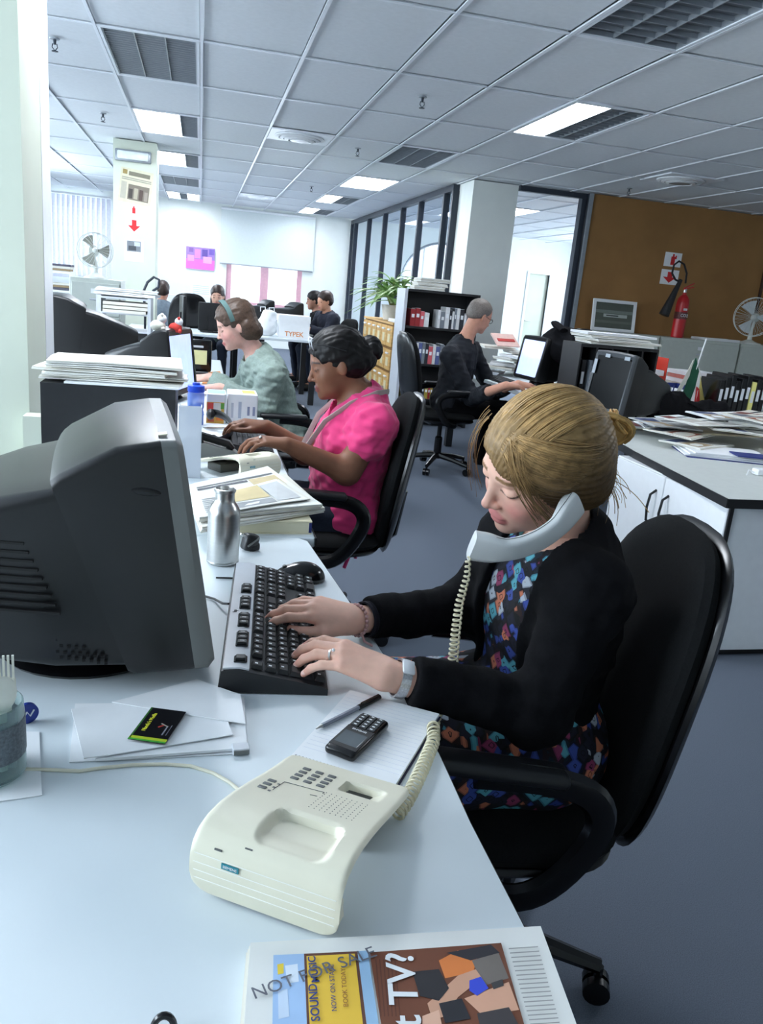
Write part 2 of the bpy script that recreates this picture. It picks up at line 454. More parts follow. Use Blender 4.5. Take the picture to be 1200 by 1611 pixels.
# far door
g = G(); g.bb((6.95, 16.86, 0), (7.42, 16.9, 2.0)); d1 = struct('door_1', g, M_PILLAR)
g = G(); g.bb((6.90, 16.77, 0), (6.95, 16.86, 2.05)); g.bb((7.42, 16.77, 0), (7.47, 16.86, 2.05)); g.bb((6.95, 16.77, 2.0), (7.42, 16.86, 2.05)); obj('door_frame', g, M_WHITE, d1)
g = G(); g.cyl((7.0, 16.86, 1.0), (7.0, 16.80, 1.0), 0.012); g.cyl((7.0, 16.80, 1.0), (7.12, 16.80, 1.0), 0.01); obj('door_handle', g, M_CHROME, d1)

# structural columns
g = G(); g.bb((3.03, 9.32, 0), (3.58, 9.85, CEIL)); struct('wall_column_by_glass', g, M_WALL)
g = G(); g.bb((-0.955, 9.7, 0), (-0.5, 10.2, CEIL)); struct('wall_column_with_posters', g, M_PILLAR)
# near pillar beside the first desk
px = lambda x, Y: PY(x, 300, Y)[0]
pX = px(36, 2.98); y66, y80 = pX/px(66, 1.0), pX/px(79, 1.0)
g = G(); g.bb((-1.5, 2.98, 0), (pX, y66, CEIL)); pil = struct('wall_near_pillar', g, M_PILLAR)
g = G(); g.bb((-1.5, y66, 0), (pX+0.002, y80, CEIL)); obj('corner_strip', g, M_WHITE, pil)
g = G(); g.bb((PY(35, 650, 2.9)[0], 2.90, 0), (PY(64, 650, 2.9)[0], 2.978, PY(45, 655, 2.9)[2])); obj('skirting_block', g, M_PILLAR, pil)

# glazed partition
GX = 2.98
myp = [9.87, 10.24, 11.46, 12.50, 13.75, 15.08, 16.42, 16.78]
g = G(); g.bb((GX-0.03, 9.85, 0), (GX+0.05, 16.8, 0.10)); g.bb((GX-0.03, 9.85, 2.585), (GX+0.05, 16.8, CEIL)); part = struct('wall_glazed_partition', g, M_DARKAL)
for y in myp: obj('mullion', G().bb((GX-0.03, y-0.03, 0.10), (GX+0.05, y+0.03, 2.585)), M_DARKAL, part)
for a, b in zip(myp[:-1], myp[1:]): obj('pane', G().bb((GX+0.005, a+0.03, 0.10), (GX+0.013, b-0.03, 2.585)), M_GLASS, part)
g = G(); g.bb((4.36, 9.24, 0), (4.42, 9.34, 2.60)); g.bb((4.43, 9.18, 0), (4.468, 9.34, CEIL)); g.bb((3.58, 9.26, 2.60), (4.468, 9.34, CEIL)); struct('trim_1', g, M_DARKAL)
g = G(); g.bb((4.425, 9.17, 0), (4.47, 9.198, CEIL)); struct('trim_2', g, M_GREYFIN)
struct('baseboard_brown', G().bb((4.47, 9.185, 0), (8.5, 9.2, 0.09)), M_DARKAL)

# ---------------------------------------------------------------- suspended ceiling
ceil = struct('ceiling', G().bb((-3.15, -2.75, CEIL+0.045), (8.65, 17.0, CEIL+0.10)), M_TILE)
XS = [-0.03+0.605*k for k in range(-5, 15)]; YS = [5.4+1.21*k for k in range(-7, 10)]
gx = lambda k: -0.03+0.605*k
gy = lambda k: 5.4+1.21*k
fix = {}      # (ix, iy) cell -> kind of fitting; cell (0,0) spans X -0.03..0.575, Y 5.4..6.61
for c, k in {(-1, 0): 'fins', (-1, 2): 'litpart', (-1, 4): 'litpart', (-1, 6): 'fins', (-1, 8): 'litends', (3, -2): 'grid', (4, 0): 'half', (3, 2): 'fins',
             (3, 4): 'full', (3, 6): 'half', (3, 8): 'half', (-1, -2): 'full', (7, -3): 'full', (7, 5): 'full', (10, 5): 'full'}.items(): fix[c] = k  # lit fittings over the pink desk and right aisle are unseen, added to brighten
me_tile = None
TW, TH_ = 0.605-0.021, 1.21-0.021
half_cells = {(1, 2): 0.5, (1, 7): 0.5}
for iy in range(-6, 10):
    for ix in range(-5, 14):
        if (ix, iy) in fix: continue
        x, y = gx(ix)+0.3025, gy(iy)+0.605
        if y+0.6 > 17.0 or x > 8.4: continue
        if y > 9.2 and x > 4.4 and False: continue
        if (ix, iy) in half_cells:
            o = obj('ceiling_tile', G().box((x, gy(iy)+0.91, CEIL+0.017), (TW, 0.579, 0.012)), M_TILE, ceil); continue
        if me_tile is None: me_tile = G().rbox((0, 0, 0), (TW, TH_, 0.012), 0.003, 1, smooth=False).mesh('ceiling_tile')
        o = obj('ceiling_tile', me_tile, M_TILE, ceil, (x, y, CEIL+0.017))
for x in XS: obj('grid_bar', G().bb((x-0.010, -2.6, CEIL-0.003), (x+0.010, 16.8, CEIL+0.004)), M_BAR, ceil)
mb = None
for y in YS:
    obj('cross_bar', G().bb((-3.0, y-0.010, CEIL-0.002), (8.5, y+0.010, CEIL+0.0035)), M_BAR, ceil)

LBL = {(-1, 0): 'unlit recessed louvre light nearest the cream pillar', (-1, 2): 'part-lit square ceiling light in front of the poster column',
       (-1, 4): 'smaller glowing ceiling light just right of the poster column', (-1, 6): 'unlit grey louvre light deep behind the poster column',
       (-1, 8): 'farthest ceiling light with a lit panel at each end', (3, -2): 'large unlit grid louvre light cut off by the top edge',
       (4, 0): 'half-lit ceiling light above the brown wall', (3, 2): 'unlit louvre light in front of the glazed partition',
       (3, 4): 'fully lit ceiling light along the glazed partition', (3, 6): 'half-lit small ceiling light farther along the partition',
       (-1, -2): 'added ceiling light out of view above the desk of the woman in pink', (7, -3): 'added ceiling light out of view over the right-hand aisle', (7, 5): 'lit ceiling light in the glazed room by the partition', (10, 5): 'lit ceiling light deep in the glazed room',
       (3, 8): 'half-lit tiny ceiling light nearest the far wall'}
def ceiling_light(c, kind):
    x0, y0 = gx(c[0])+0.013, gy(c[1])+0.013; w, d = 0.579, 1.184
    t = thing('ceiling_light', LBL[c], 'ceiling light', (x0, y0, CEIL+0.004), 0, 'recessed ceiling lights')
    g = G(); e = 0.018
    g.bb((0, 0, -0.006), (e, d, 0.02)); g.bb((w-e, 0, -0.006), (w, d, 0.02)); g.bb((e, 0, -0.006), (w-e, e, 0.02)); g.bb((e, d-e, -0.006), (w-e, d, 0.02))
    obj('frame', g, M_BAR, t)
    obj('tray', G().bb((e, e, 0.026), (w-e, d-e, 0.036)), mat('light_tray', (120, 126, 132), 0.4, metal=0.4), t)
    def fins(a0, a1, b0, b1, nx, ny, hgt=0.026):
        for i in range(nx+1):
            x = a0+(a1-a0)*i/nx; obj('rib', G().bb((x-0.003, b0, 0.0), (x+0.003, b1, hgt)), M_GREYFIN, t)
        for j in range(ny+1):
            y = b0+(b1-b0)*j/ny; obj('fin', G().bb((a0, y-0.003, 0.002), (a1, y+0.003, hgt-0.002)), M_GREYFIN, t)
    def lit(a0, a1, b0, b1): obj('lit_panel', G().bb((a0, b0, 0.006), (a1, b1, 0.012)), M_LIT, t)
    i0, i1, j0, j1 = e+0.004, w-e-0.004, e+0.004, d-e-0.004
    if kind == 'fins': fins(i0, i1, j0, j1, 3, 22)
    elif kind == 'grid': fins(i0, i1, j0, j1, 3, 12)
    elif kind == 'litpart': lit(i0, i0+(i1-i0)*0.70, j0, j1); fins(i0+(i1-i0)*0.72, i1, j0, j1, 1, 16)
    elif kind == 'litends': lit(i0, i0+(i1-i0)*0.36, j0, j1); lit(i0+(i1-i0)*0.64, i1, j0, j1); fins(i0+(i1-i0)*0.38, i0+(i1-i0)*0.62, j0, j1, 1, 10)
    elif kind == 'half': lit(i0, i0+(i1-i0)*0.46, j0, j1); fins(i0+(i1-i0)*0.49, i1, j0, j1, 2, 14)
    else: lit(i0, i1, j0, j1)
for c, k in fix.items(): ceiling_light(c, k)

def diffuser(x, y, label, w=0.575):
    t = thing('ceiling_vent', label, 'ceiling vent', (x, y, CEIL), 0, 'round ceiling air vents')
    g = G(); g.box((0, 0, 0.003), (w, w, 0.014)); obj('plate', g, M_BAR, t)
    for i, r in enumerate((0.23, 0.185, 0.14)):
        g = G(); z = -0.008-0.010*i
        g.lathe([(r, -0.002), (r+0.004, z-0.004), (r-0.03, z-0.012), (r-0.034, z-0.006), (r-0.012, -0.002)], 36); obj('ring', g, M_WHITE, t)
    obj('core', G().lathe([(0.0, -0.040), (0.09, -0.038), (0.105, -0.02), (0.10, -0.004), (0, -0.004)], 32), M_GREYFIN, t)
diffuser(0.8775, gy(2)+0.303, 'round air vent in a square plate near the middle of the ceiling')
diffuser(0.8775, gy(7)+0.303, 'small round air vent far off near the back wall')
diffuser(4.61, 7.61, 'round air vent in front of the brown wall')
def sprinkler(px_, py_, label):
    p = PZ(px_, py_, CEIL); t = thing('sprinkler_head', label, 'sprinkler', (p[0], p[1], CEIL-0.001), 0, 'ceiling sprinklers')
    obj('rosette', G().lathe([(0.0, -0.008), (0.028, -0.006), (0.032, 0.0), (0, 0.0)], 16), M_GREYFIN, t)
    g = G(); g.cyl((0, 0, -0.008), (0, 0, -0.035), 0.010, 0.008, 10); g.tube([(-0.012, 0, -0.03), (-0.016, 0, -0.05), (0, 0, -0.07)], 0.003, 6); g.tube([(0.012, 0, -0.03), (0.016, 0, -0.05), (0, 0, -0.07)], 0.003, 6)
    obj('nozzle', g, M_DARKAL, t)
    obj('deflector', G().lathe([(0.0, -0.074), (0.020, -0.074), (0.020, -0.071), (0, -0.070)], 12), M_DARKAL, t)
sprinkler(665, 152, 'sprinkler head in the middle of the ceiling')
sprinkler(86, 60, 'sprinkler head at the top beside the cream pillar')
sprinkler(162, 178, 'sprinkler head in front of the poster column')
sprinkler(563, 233, 'sprinkler head behind the square ceiling vent')
sprinkler(490, 293, 'tiny sprinkler head near the far wall')
sprinkler(990, 296, 'sprinkler head just in front of the brown wall')
# emergency light, posters and signs on the poster column (front face Y = 9.7)
YF = 9.7
a, b = PY(181, 233, YF), PY(238, 259, YF)
t = thing('emergency_light', 'white emergency light box high on the poster column', 'emergency light', (a[0], YF-0.001, b[2]))
w_, h_ = b[0]-a[0], a[2]-b[2]
obj('housing', G().rbox((w_/2, -0.02, h_/2), (w_, 0.04, h_), 0.012), M_GREYFIN, t)
obj('lens', G().rbox((w_/2, -0.052, h_/2), (w_*0.86, 0.025, h_*0.7), 0.012), mat('milky_lens', (216, 224, 226), 0.3), t)
def paper_on_wall(name, label, cat, p0, p1, Yf, cols, m=None, tilt=0.0, th=0.003, group=None):
    """a flat print on a wall facing -Y; cols = coloured rectangles in unit coordinates (x0, z0, x1, z1, colour)"""
    x0, z1 = p0[0], p0[2]; x1, z0 = p1[0], p1[2]; w, h = x1-x0, z1-z0
    t = thing(name, label, cat, ((x0+x1)/2, Yf-0.0005, (z0+z1)/2), 0, group); t.rotation_euler = (0, tilt, 0)
    obj('sheet', G().box((0, -th/2, 0), (w, th, h)), m or M_PAPER, t)
    g = G()
    for i, (a, b, c, d, col) in enumerate(cols):
        if isinstance(a, list): g.prism([(w*(u-0.5), h*(v-0.5)) for u, v in a], th+0.0002, th+0.0006+0.00005*i, R=np.array([[1, 0, 0], [0, 0, -1.0], [0, 1, 0]]), col=col)
        else: g.bb((w*(a-0.5), -th-0.0006-0.00005*i, h*(b-0.5)), (w*(c-0.5), -th-0.0002, h*(d-0.5)), col=col)
    if cols: obj('print', g, M_INK, t)
    return t
M_PAPER = mat('white_paper', (236, 238, 240), 0.8, noise=0.02)
M_NEWS = mat('newsprint', (216, 213, 202), 0.9, noise=0.05, nscale=12)
M_INK = mat('printed_ink', (128, 128, 128), 0.7, noise=0.05, vcol=True)
g0 = (110, 112, 112)
paper_on_wall('newspaper_poster', 'yellowed newspaper page with a crowd photo taped on the column', 'poster', PY(188, 264, YF), PY(239, 324, YF), YF,
    [(.25, .80, .9, .92, (120, 116, 100)), (.06, .82, .2, .95, (150, 130, 80)), (.05, .66, .95, .69, (150, 148, 134)), (.05, .71, .95, .74, (150, 148, 134)), (.27, .10, .92, .55, (120, 112, 100)),
     (.30, .14, .42, .42, (70, 64, 60)), (.46, .14, .58, .46, (168, 160, 140)), (.62, .13, .74, .44, (84, 70, 64)), (.78, .13, .88, .4, (150, 140, 128)), (.05, .1, .22, .6, (176, 172, 156))], mat('aged_newsprint', (206, 202, 176), 0.9), tilt=0.10)
RED = (204, 40, 44)
paper_on_wall('fire_sign', 'small white sign with a red extinguisher symbol above the arrow sign', 'sign', PY(203, 323, YF), PY(218, 338, YF), YF,
    [(.33, .1, .67, .75, RED), (.42, .72, .58, .95, RED)])
def arrow(t=0): return [([(.36, .85), (.64, .85), (.64, .5), (.88, .5), (.5, .12), (.12, .5), (.36, .5)], 0, 0, 0, RED)]
paper_on_wall('fire_arrow_sign', 'square white sign with a red down arrow on the column', 'sign', PY(198, 341, YF), PY(224, 369, YF), YF, arrow())
paper_on_wall('pinned_photo_sheet', 'white sheet with a grey photo below the arrow sign', 'paper', PY(196, 375, YF), PY(226, 413, YF), YF,
    [(.12, .45, .85, .92, (120, 126, 132)), (.2, .5, .6, .7, (70, 74, 80)), (.5, .7, .8, .88, (190, 196, 200))])
# far wall dressing
YF = 16.8
t = paper_on_wall('canvas_picture', 'pink and violet crowd picture on the far wall', 'picture', PY(293, 387, YF), PY(337, 426, YF), YF,
    [(0.0, .0, 1, 1, (150, 120, 190)), (.0, .0, 1, .45, (232, 110, 200)), (.05, .35, .28, .62, (240, 150, 215)), (.3, .5, .5, .9, (226, 130, 196)), (.55, .6, .75, .92, (96, 78, 150)), (.6, .3, .9, .6, (240, 160, 220)), (.8, .7, .98, .95, (110, 90, 170)), (.1, .75, .25, .95, (120, 90, 150))], th=0.03)
for i, (a, b, c, d, lab) in enumerate(((262, 462, 287, 480, 'white sheet pinned low on the far wall below the canvas'), (300, 445, 332, 468, 'faint notice pinned between the canvas and the far window'), (262, 385, 284, 400, 'small faint notice left of the canvas'))):
    paper_on_wall('wall_notice', lab, 'notice', PY(a, b, YF), PY(c, d, YF), YF, [(.1, .2+.15*j, .9, .25+.15*j, (188, 196, 206)) for j in range(5)])
t = thing('roller_blind', 'white roller blind half drawn over the far window', 'blind', (PY(345, 427, YF)[0], 16.74, 1.58))
bw = PY(491, 427, YF)[0]-PY(345, 427, YF)[0]
obj('fabric', G().bb((0, 0, 0.02), (bw, 0.004, 1.03)), mat('blind_fabric', (206, 214, 214), 0.8, noise=0.02), t)
obj('bottom_rail', G().rbox((bw/2, 0.002, 0.012), (bw, 0.02, 0.024), 0.006), M_GREYFIN, t)
obj('roller', G().cyl((0, 0.02, 1.04), (bw, 0.02, 1.04), 0.03), M_WHITE, t)
t = thing('vertical_blind', 'white vertical slat blind at the far left window', 'blind', (-3.0, 16.68, 1.05))
obj('head_rail', G().bb((0, -0.02, 1.50), (1.32, 0.03, 1.54)), M_WHITE, t)
M_SLAT = mat('blind_slat_fabric', (225, 226, 236), 0.8, trans=0.0)
me = None
for i in range(15):
    if me is None: me = G().box((0, 0, 0.75), (0.088, 0.002, 1.49)).mesh('slat')
    o = obj('slat', me, M_SLAT, t, (0.045+0.088*i, 0, 0)); o.rotation_euler = (0, 0, 0.5)
# ================================================================ foreground desk
DZ = 0.73
M_LAM = mat('white_laminate', (214, 222, 226), 0.42, noise=0.02, nscale=3)
M_EDGE = mat('black_edge_band', (22, 22, 24), 0.5)
M_BEIGE = mat('beige_phone_plastic', (222, 217, 196), 0.42, noise=0.02)
M_KEYGREY = mat('grey_phone_key', (96, 98, 98), 0.5)
M_SILVER = mat('silver_plastic', (196, 200, 206), 0.4, metal=0.0, noise=0.03)
M_WHITEINK = mat('white_ink', (225, 228, 230), 0.6)
M_BLACKINK = mat('black_ink', (28, 28, 32), 0.7)
e_pix = [(820, 1450), (740, 1295), (690, 1185), (612, 1044), (557, 958), (483, 851)]
edge_pts = [(0.333, -0.3)]+[tuple(PZ(x, y, DZ)[:2]) for x, y in e_pix]
poly = edge_pts+[(edge_pts[-1][0]-0.02, 1.842), (-0.95, 1.842), (-0.95, -0.3)]
t = thing('office_desk', 'white laminate desk with a curved black edge in the foreground', 'desk', (0, 1, 0))
obj('worktop', G().prism([(x, y-1) for x, y in poly], DZ-0.028, DZ), M_LAM, t)
e2 = [(x+0.0015, y-1) for x, y in edge_pts]
g = G(); P = [[(x, y, DZ-0.029), (x, y, DZ-0.001)] for x, y in e2]; g.grid(P, th=0.003, smooth=False); obj('edge_band', g, M_EDGE, t)
for x, y in ((-0.85, -0.2), (-0.85, 0.74), (0.16, 0.72), (0.22, -0.9)):
    obj('leg', G().bb((x-0.03, y-0.03, 0), (x+0.03, y+0.03, DZ-0.028)), M_BLACK, t)
obj('modesty_panel', G().bb((-0.86, -1.2, 0.25), (-0.84, 0.82, DZ-0.03)), M_BLACK, t)

# ---------------------------------------------------------------- big CRT monitor seen from its side
def rring(y0, y1, v0, v1, r, n=5, crown=0.0):
    pts = []
    for cy, cv, a0 in ((y1-r, v1-r, 0), (y0+r, v1-r, PI/2), (y0+r, v0+r, PI), (y1-r, v0+r, 3*PI/2)):
        for k in range(n+1):
            a = a0+PI/2*k/n; pts.append((cy+r*math.cos(a), cv+r*math.sin(a)))
    # extra points along each straight run so that every ring has the same count and the top can crown
    out = []
    for i, p in enumerate(pts):
        out.append(p); q = pts[(i+1) % len(pts)]
        if i % (n+1) == n:
            for u in (0.2, 0.4, 0.6, 0.8): out.append((p[0]+(q[0]-p[0])*u, p[1]+(q[1]-p[1])*u))
    res = []
    ym, hw = (y0+y1)/2, (y1-y0)/2
    for y, v in out:
        res.append((y, v+(crown*(1-((y-ym)/hw)**2) if v > (v0+v1)/2 else 0)))
    return res
def loft(g, rings, cap0=True, cap1=True, col=None):
    V = np.array([p for r in rings for p in r]); n = len(rings[0]); f = []
    for i in range(len(rings)-1):
        for k in range(n): f.append((i*n+k, i*n+(k+1) % n, (i+1)*n+(k+1) % n, (i+1)*n+k))
    if cap0: f.append(tuple(range(n-1, -1, -1)))
    if cap1: f.append(tuple(range((len(rings)-1)*n, len(rings)*n)))
    return g.add(V, f, col, True)
def xring(xb, xt, y0, y1, z0, z1, r, crown=0.0):
    return [(xb+(xt-xb)*(v-z0)/(z1-z0), y, v) for y, v in rring(y0, y1, z0, z1, r, crown=crown)]
def frost_mat(name, tint, k):
    m = bpy.data.materials.new(name); m.use_nodes = True; nt = m.node_tree; n = nt.nodes; l = nt.links
    p = n['Principled BSDF']; p.inputs['Base Color'].default_value = lin(tint); p.inputs['Roughness'].default_value = 0.5
    tr = n.new('ShaderNodeBsdfTransparent'); mx = n.new('ShaderNodeMixShader'); mx.inputs[0].default_value = k
    l.new(tr.outputs[0], mx.inputs[1]); l.new(p.outputs[0], mx.inputs[2]); l.new(mx.outputs[0], n['Material Output'].inputs[0]); return m
def crt(name, label, loc, rz, W=0.40, zb=0.035, H=0.345, front=(0.036, -0.018), junc=(-0.083, -0.184), jh=-0.055, rear=-0.47, rh=0.15, m=None, screen_m=None, group=None, detail=False, basez=True, narrow=0.065, bez=None):
    """CRT: local x = towards the viewer of its screen, y across, z up, origin on the desk below the middle of the front"""
    t = thing(name, label, 'monitor', loc, rz, group)
    m = m or M_CRT; h = W/2; z1 = zb+H
    g = G()
    loft(g, [xring(front[0], front[1], -h+0.022, h-0.022, zb+0.028, z1-0.028, 0.012), xring(front[0]+0.004, front[1]+0.004, -h+0.007, h-0.007, zb+0.007, z1-0.007, 0.02, 0.004),
             xring(front[0]-0.006, front[1]-0.006, -h, h, zb, z1, 0.014, 0.006), xring(front[0]-0.026, front[1]-0.026, -h, h, zb, z1-0.001, 0.012, 0.008)], False, False)
    obj('bezel', g, bez or (M_CRTGREY if detail else m), t)
    g = G(); g.prism([(-h+0.022, zb+0.028), (h-0.022, zb+0.028), (h-0.022, z1-0.028), (-h+0.022, z1-0.028)], 0, 0.004,
             R=np.array([[0, 0, 1.0], [1, 0, 0], [0, 1, 0]]))
    v = g.v[0]; v[:, 0] += front[0]-0.008+(front[1]-front[0])*(v[:, 2]-zb)/H
    obj('screen', g, screen_m or M_SCREENOFF, t)
    g = G()
    loft(g, [xring(front[0]-0.026, front[1]-0.026, -h+0.0005, h-0.0005, zb, z1-0.001, 0.012, 0.008), xring((front[0]+junc[0])/2, (front[1]+junc[1])/2, -h+0.001, h-0.001, zb-0.002, z1-0.012, 0.012, 0.016),
             xring(junc[0]+0.012, junc[1]+0.012, -h+0.005, h-0.005, zb-0.004, z1+jh+0.004, 0.012, 0.012), xring(junc[0], junc[1], -h+0.008, h-0.008, zb-0.002, z1+jh-0.006, 0.013, 0.01), xring(junc[0]+0.010, junc[1]+0.010, -h+0.026, h-0.026, zb+0.006, z1+jh-0.024, 0.014, 0.008)], False, True)
    obj('front_housing', g, m, t)
    g = G()
    loft(g, [xring(junc[0]+0.01, junc[1]+0.01, -h+0.018, h-0.018, zb+0.003, z1+jh-0.018, 0.014, 0.008), xring(junc[0]-0.10, junc[1]-0.06, -h+0.026, h-0.026, zb+0.003, z1+jh-0.034, 0.018, 0.01),
             xring(rear+0.03, rear+0.03, -h+narrow+0.02, h-narrow-0.02, zb+0.02, zb+rh+0.045, 0.04), xring(rear, rear, -h+narrow+0.035, h-narrow-0.035, zb+0.035, zb+rh+0.03, 0.03)], True, True)
    rr = obj('rear_housing', g, m, t)
    if basez:
        g = G(); g.lathe([(0.0, 0.0), (0.135, 0.0), (0.14, 0.006), (0.13, 0.014), (0.10, 0.02), (0.085, zb+0.012), (0, zb+0.012)], 32, t=(-0.14, 0, 0)); obj('tilt_base', g, M_BLACKGLOSS, t)
    return t, rr
M_CRT = mat('charcoal_monitor_plastic', (17, 18, 20), 0.36, noise=0.05, nscale=80, bump=0.10, bscale=1500, spec=0.6)
M_CRTGREY = mat('grey_monitor_bezel', (118, 120, 118), 0.4, noise=0.03, bump=0.05, bscale=1500)
M_SCREENOFF = mat('dark_screen_glass', (14, 16, 18), 0.2, noise=0.02, spec=0.06)
M_SCREENON = mat('lit_document_screen', (200, 215, 255), 0.2, emit=(176, 196, 250), estr=0.62)
t, rear = crt('computer_monitor', 'large black tube monitor seen from the side in the foreground', (-0.022, 1.285, DZ), 0.10, detail=True)
me = G().box((0, 0, 0), (0.11, 0.003, 0.0022)).mesh('vent_slot')
M_SLOT = mat('vent_shadow_plastic', (9, 9, 10), 0.7)
# louvre slots low on the near flank of the rear housing
for i in range(9):
    z = 0.132+i*0.0125; x0 = -0.245+0.010*(4-i)*0.55
    f = (x0-(-0.20))/(-0.27); yy = -0.2+0.026+0.058*max(0, f)
    s_ = obj('vent_slot', G().box((0, 0, 0), (0.12, 0.006, 0.0035)), M_SLOT, rear, (x0-0.01, yy-0.0012, z)); s_.rotation_euler = (0, 0.03, -0.235)
g = G()
for i in range(26):
    for j in range(10):
        x = -0.20-0.0085*i-(0.004 if j % 2 else 0); yv = -0.14+j*0.0105-0.05*0
        z = 0.035+0.345-0.055-0.0145+(x+0.17)*0.36+0.006*(1-(yv/0.17)**2)
        g.box((x, yv, z-0.001), (0.0036, 0.0036, 0.004))
hol = obj('top_vent_holes', g, M_SLOT, rear); hol['kind'] = 'stuff'
g = G()
for i in range(30):
    for j in range(5):
        x = -0.115-0.010*i-(0.005 if j % 2 else 0); z = 0.052+j*0.009+0.0011*i
        if j > 1+i*0.35 or i > 24: continue
        f = max(0, (x+0.1)/(-0.37)); g.box((x, -0.1865+0.085*f-0.001, z), (0.0045, 0.012, 0.004))
hol = obj('lower_vent_holes', g, M_SLOT, rear); hol['kind'] = 'stuff'
obj('finger_grip', G().ball((-0.062, -0.1985, 0.31), (0.021, 0.003, 0.006), 14, 8, R=roty(0.12)), M_BLACKGLOSS, t)
obj('sticker', G().box((-0.040, -0.165, 0.3845), (0.012, 0.020, 0.001), R=roty(-0.15)), mat('cream_sticker', (222, 220, 190), 0.6), t)

# ---------------------------------------------------------------- keyboard
kx, ky = PZ(340, 1090, DZ)[:2]
t = thing('keyboard', 'black keyboard with a silver strip under the blonde woman\'s hands', 'keyboard', (kx+0.002, ky-0.004, DZ), -0.085)
KL, KW = 0.47, 0.165       # length along y, depth along x (x grows towards the typist)
# side profile of the body in x,z, swept along y
prof = [(0, 0.012), (0.004, 0.038), (0.03, 0.040), (0.10, 0.026), (0.152, 0.016), (KW, 0.010), (KW, 0.0), (0.02, 0.004)]
g = G(); g.prism([(x, z) for x, z in prof], 0, KL, R=np.array([[1, 0, 0], [0, 0, 1.0], [0, 1, 0]]))
body = obj('body', g, M_BLACK, t)
hz = lambda x: np.interp(x, [0.004, 0.03, 0.10, 0.152, KW], [0.038, 0.040, 0.026, 0.016, 0.010])
g = G(); P = [[(x, y, hz(x)+0.0035) for y in (0.004, KL-0.004)] for x in (0.006, 0.018, 0.03, 0.045)]; g.grid(P, th=0.003)
obj('silver_strip', g, M_SILVER, t)
for x, y in ((0.012, 0.03), (0.012, KL-0.03)): obj('foot', G().bb((x-0.006, y-0.012, 0), (x+0.006, y+0.012, 0.02)), M_BLACK, t)
M_KEY = mat('black_key_cap', (30, 31, 33), 0.5, noise=0.05)
kme = {}
def keycap(w, d):
    k = (round(w, 4), round(d, 4))
    if k not in kme:
        g = G(); a, b = d/2, w/2; s1 = 0.72
        V = [(-a,-b,0),(a,-b,0),(a,b,0),(-a,b,0),(-a*s1,-b*s1,0.006),(a*s1,-b*s1,0.006),(a*s1,b*s1,0.006),(-a*s1,b*s1,0.006)]
        g.add(V, [(0,3,2,1),(4,5,6,7),(0,1,5,4),(1,2,6,5),(2,3,7,6),(3,0,4,7)])
        kme[k] = g.mesh('key')
    return kme[k]
U = 0.0186
rows = [  # x of the row, list of (start in units, width in units)
    (0.056, [(0, 1)]+[(2+i, 1) for i in range(4)]+[(6.5+i, 1) for i in range(4)]+[(11+i, 1) for i in range(4)]+[(15.4+i, 1) for i in range(3)]+[(18.8+i, 1) for i in range(4)]),
    (0.077, [(i, 1) for i in range(13)]+[(13, 2)]+[(15.4+i, 1) for i in range(3)]+[(18.8+i, 1) for i in range(4)]),
    (0.096, [(0, 1.5)]+[(1.5+i, 1) for i in range(12)]+[(13.5, 1.5)]+[(15.4+i, 1) for i in range(3)]+[(18.8+i, 1) for i in range(3)]+[(21.8, 1)]),
    (0.115, [(0, 1.75)]+[(1.75+i, 1) for i in range(11)]+[(12.75, 2.25)]+[(18.8+i, 1) for i in range(3)]),
    (0.134, [(0, 2.25)]+[(2.25+i, 1) for i in range(10)]+[(12.25, 2.75), (16.4, 1)]+[(18.8+i, 1) for i in range(4)]),
    (0.153, [(0, 1.5), (1.5, 1), (2.5, 1.5), (4, 6), (10, 1.5), (11.5, 1), (12.5, 1), (13.5, 1.5)]+[(15.4+i, 1) for i in range(3)]+[(18.8, 2), (20.8, 1), (21.8, 1)])]
lme = None
U = (KL-0.024)/22.9
for x, ks in rows:
    for s0, w in ks:
        y = 0.012+(s0+w/2)*U
        o = obj('key', keycap(w*U-0.0012, 0.0178), M_KEY, t, (x, y, hz(x)+0.001)); o.rotation_euler = (0, 0.20, 0)
        if w <= 1.5:
            if lme is None: lme = G().box((0, 0, 0.0063), (0.0045, 0.0035, 0.0004)).mesh('legend'); lme.materials.append(M_WHITEINK)
            q = bpy.data.objects.new('legend', lme); COL.objects.link(q); q.parent = o; q.location = (-0.002, -0.001, 0)
# hot keys on the silver strip: a lone one and four blocks
for y0, nn in ((0.020, 1), (0.075, 3), (0.150, 3), (0.225, 3), (0.300, 2)):
    ww = 0.050 if nn == 3 else (0.036 if nn == 2 else 0.018)
    obj('hot_key_well', G().rbox((0.031, y0+ww/2, hz(0.031)+0.004), (0.020, ww+0.004, 0.003), 0.0015, 1), M_BLACKGLOSS, t)
    for i in range(nn):
        w = ww/nn
        obj('hot_key', G().rbox((0.031, y0+w*(i+0.5), hz(0.031)+0.007), (0.015, w-0.003, 0.005), 0.0015, 1), M_KEY, t)
        if nn > 1: obj('hot_key_mark', G().box((0.031, y0+w*(i+0.5), hz(0.031)+0.0097), (0.007, 0.0012, 0.0004)), M_WHITEINK, t)
text_part('maker_mark', 'hp', 0.011, M_BLACKINK, t, (0.0145, 0.215, hz(0.015)+0.0042), R=np.array([[0, -1, 0], [1, 0, 0], [0, 0, 1.0]]))
obj('lead', G().tube([(0.0, 0.30, 0.02), (-0.012, 0.32, 0.012), (-0.03, 0.36, 0.004), (-0.09, 0.40, 0.004)], 0.0022, 6), M_BLACK, t)

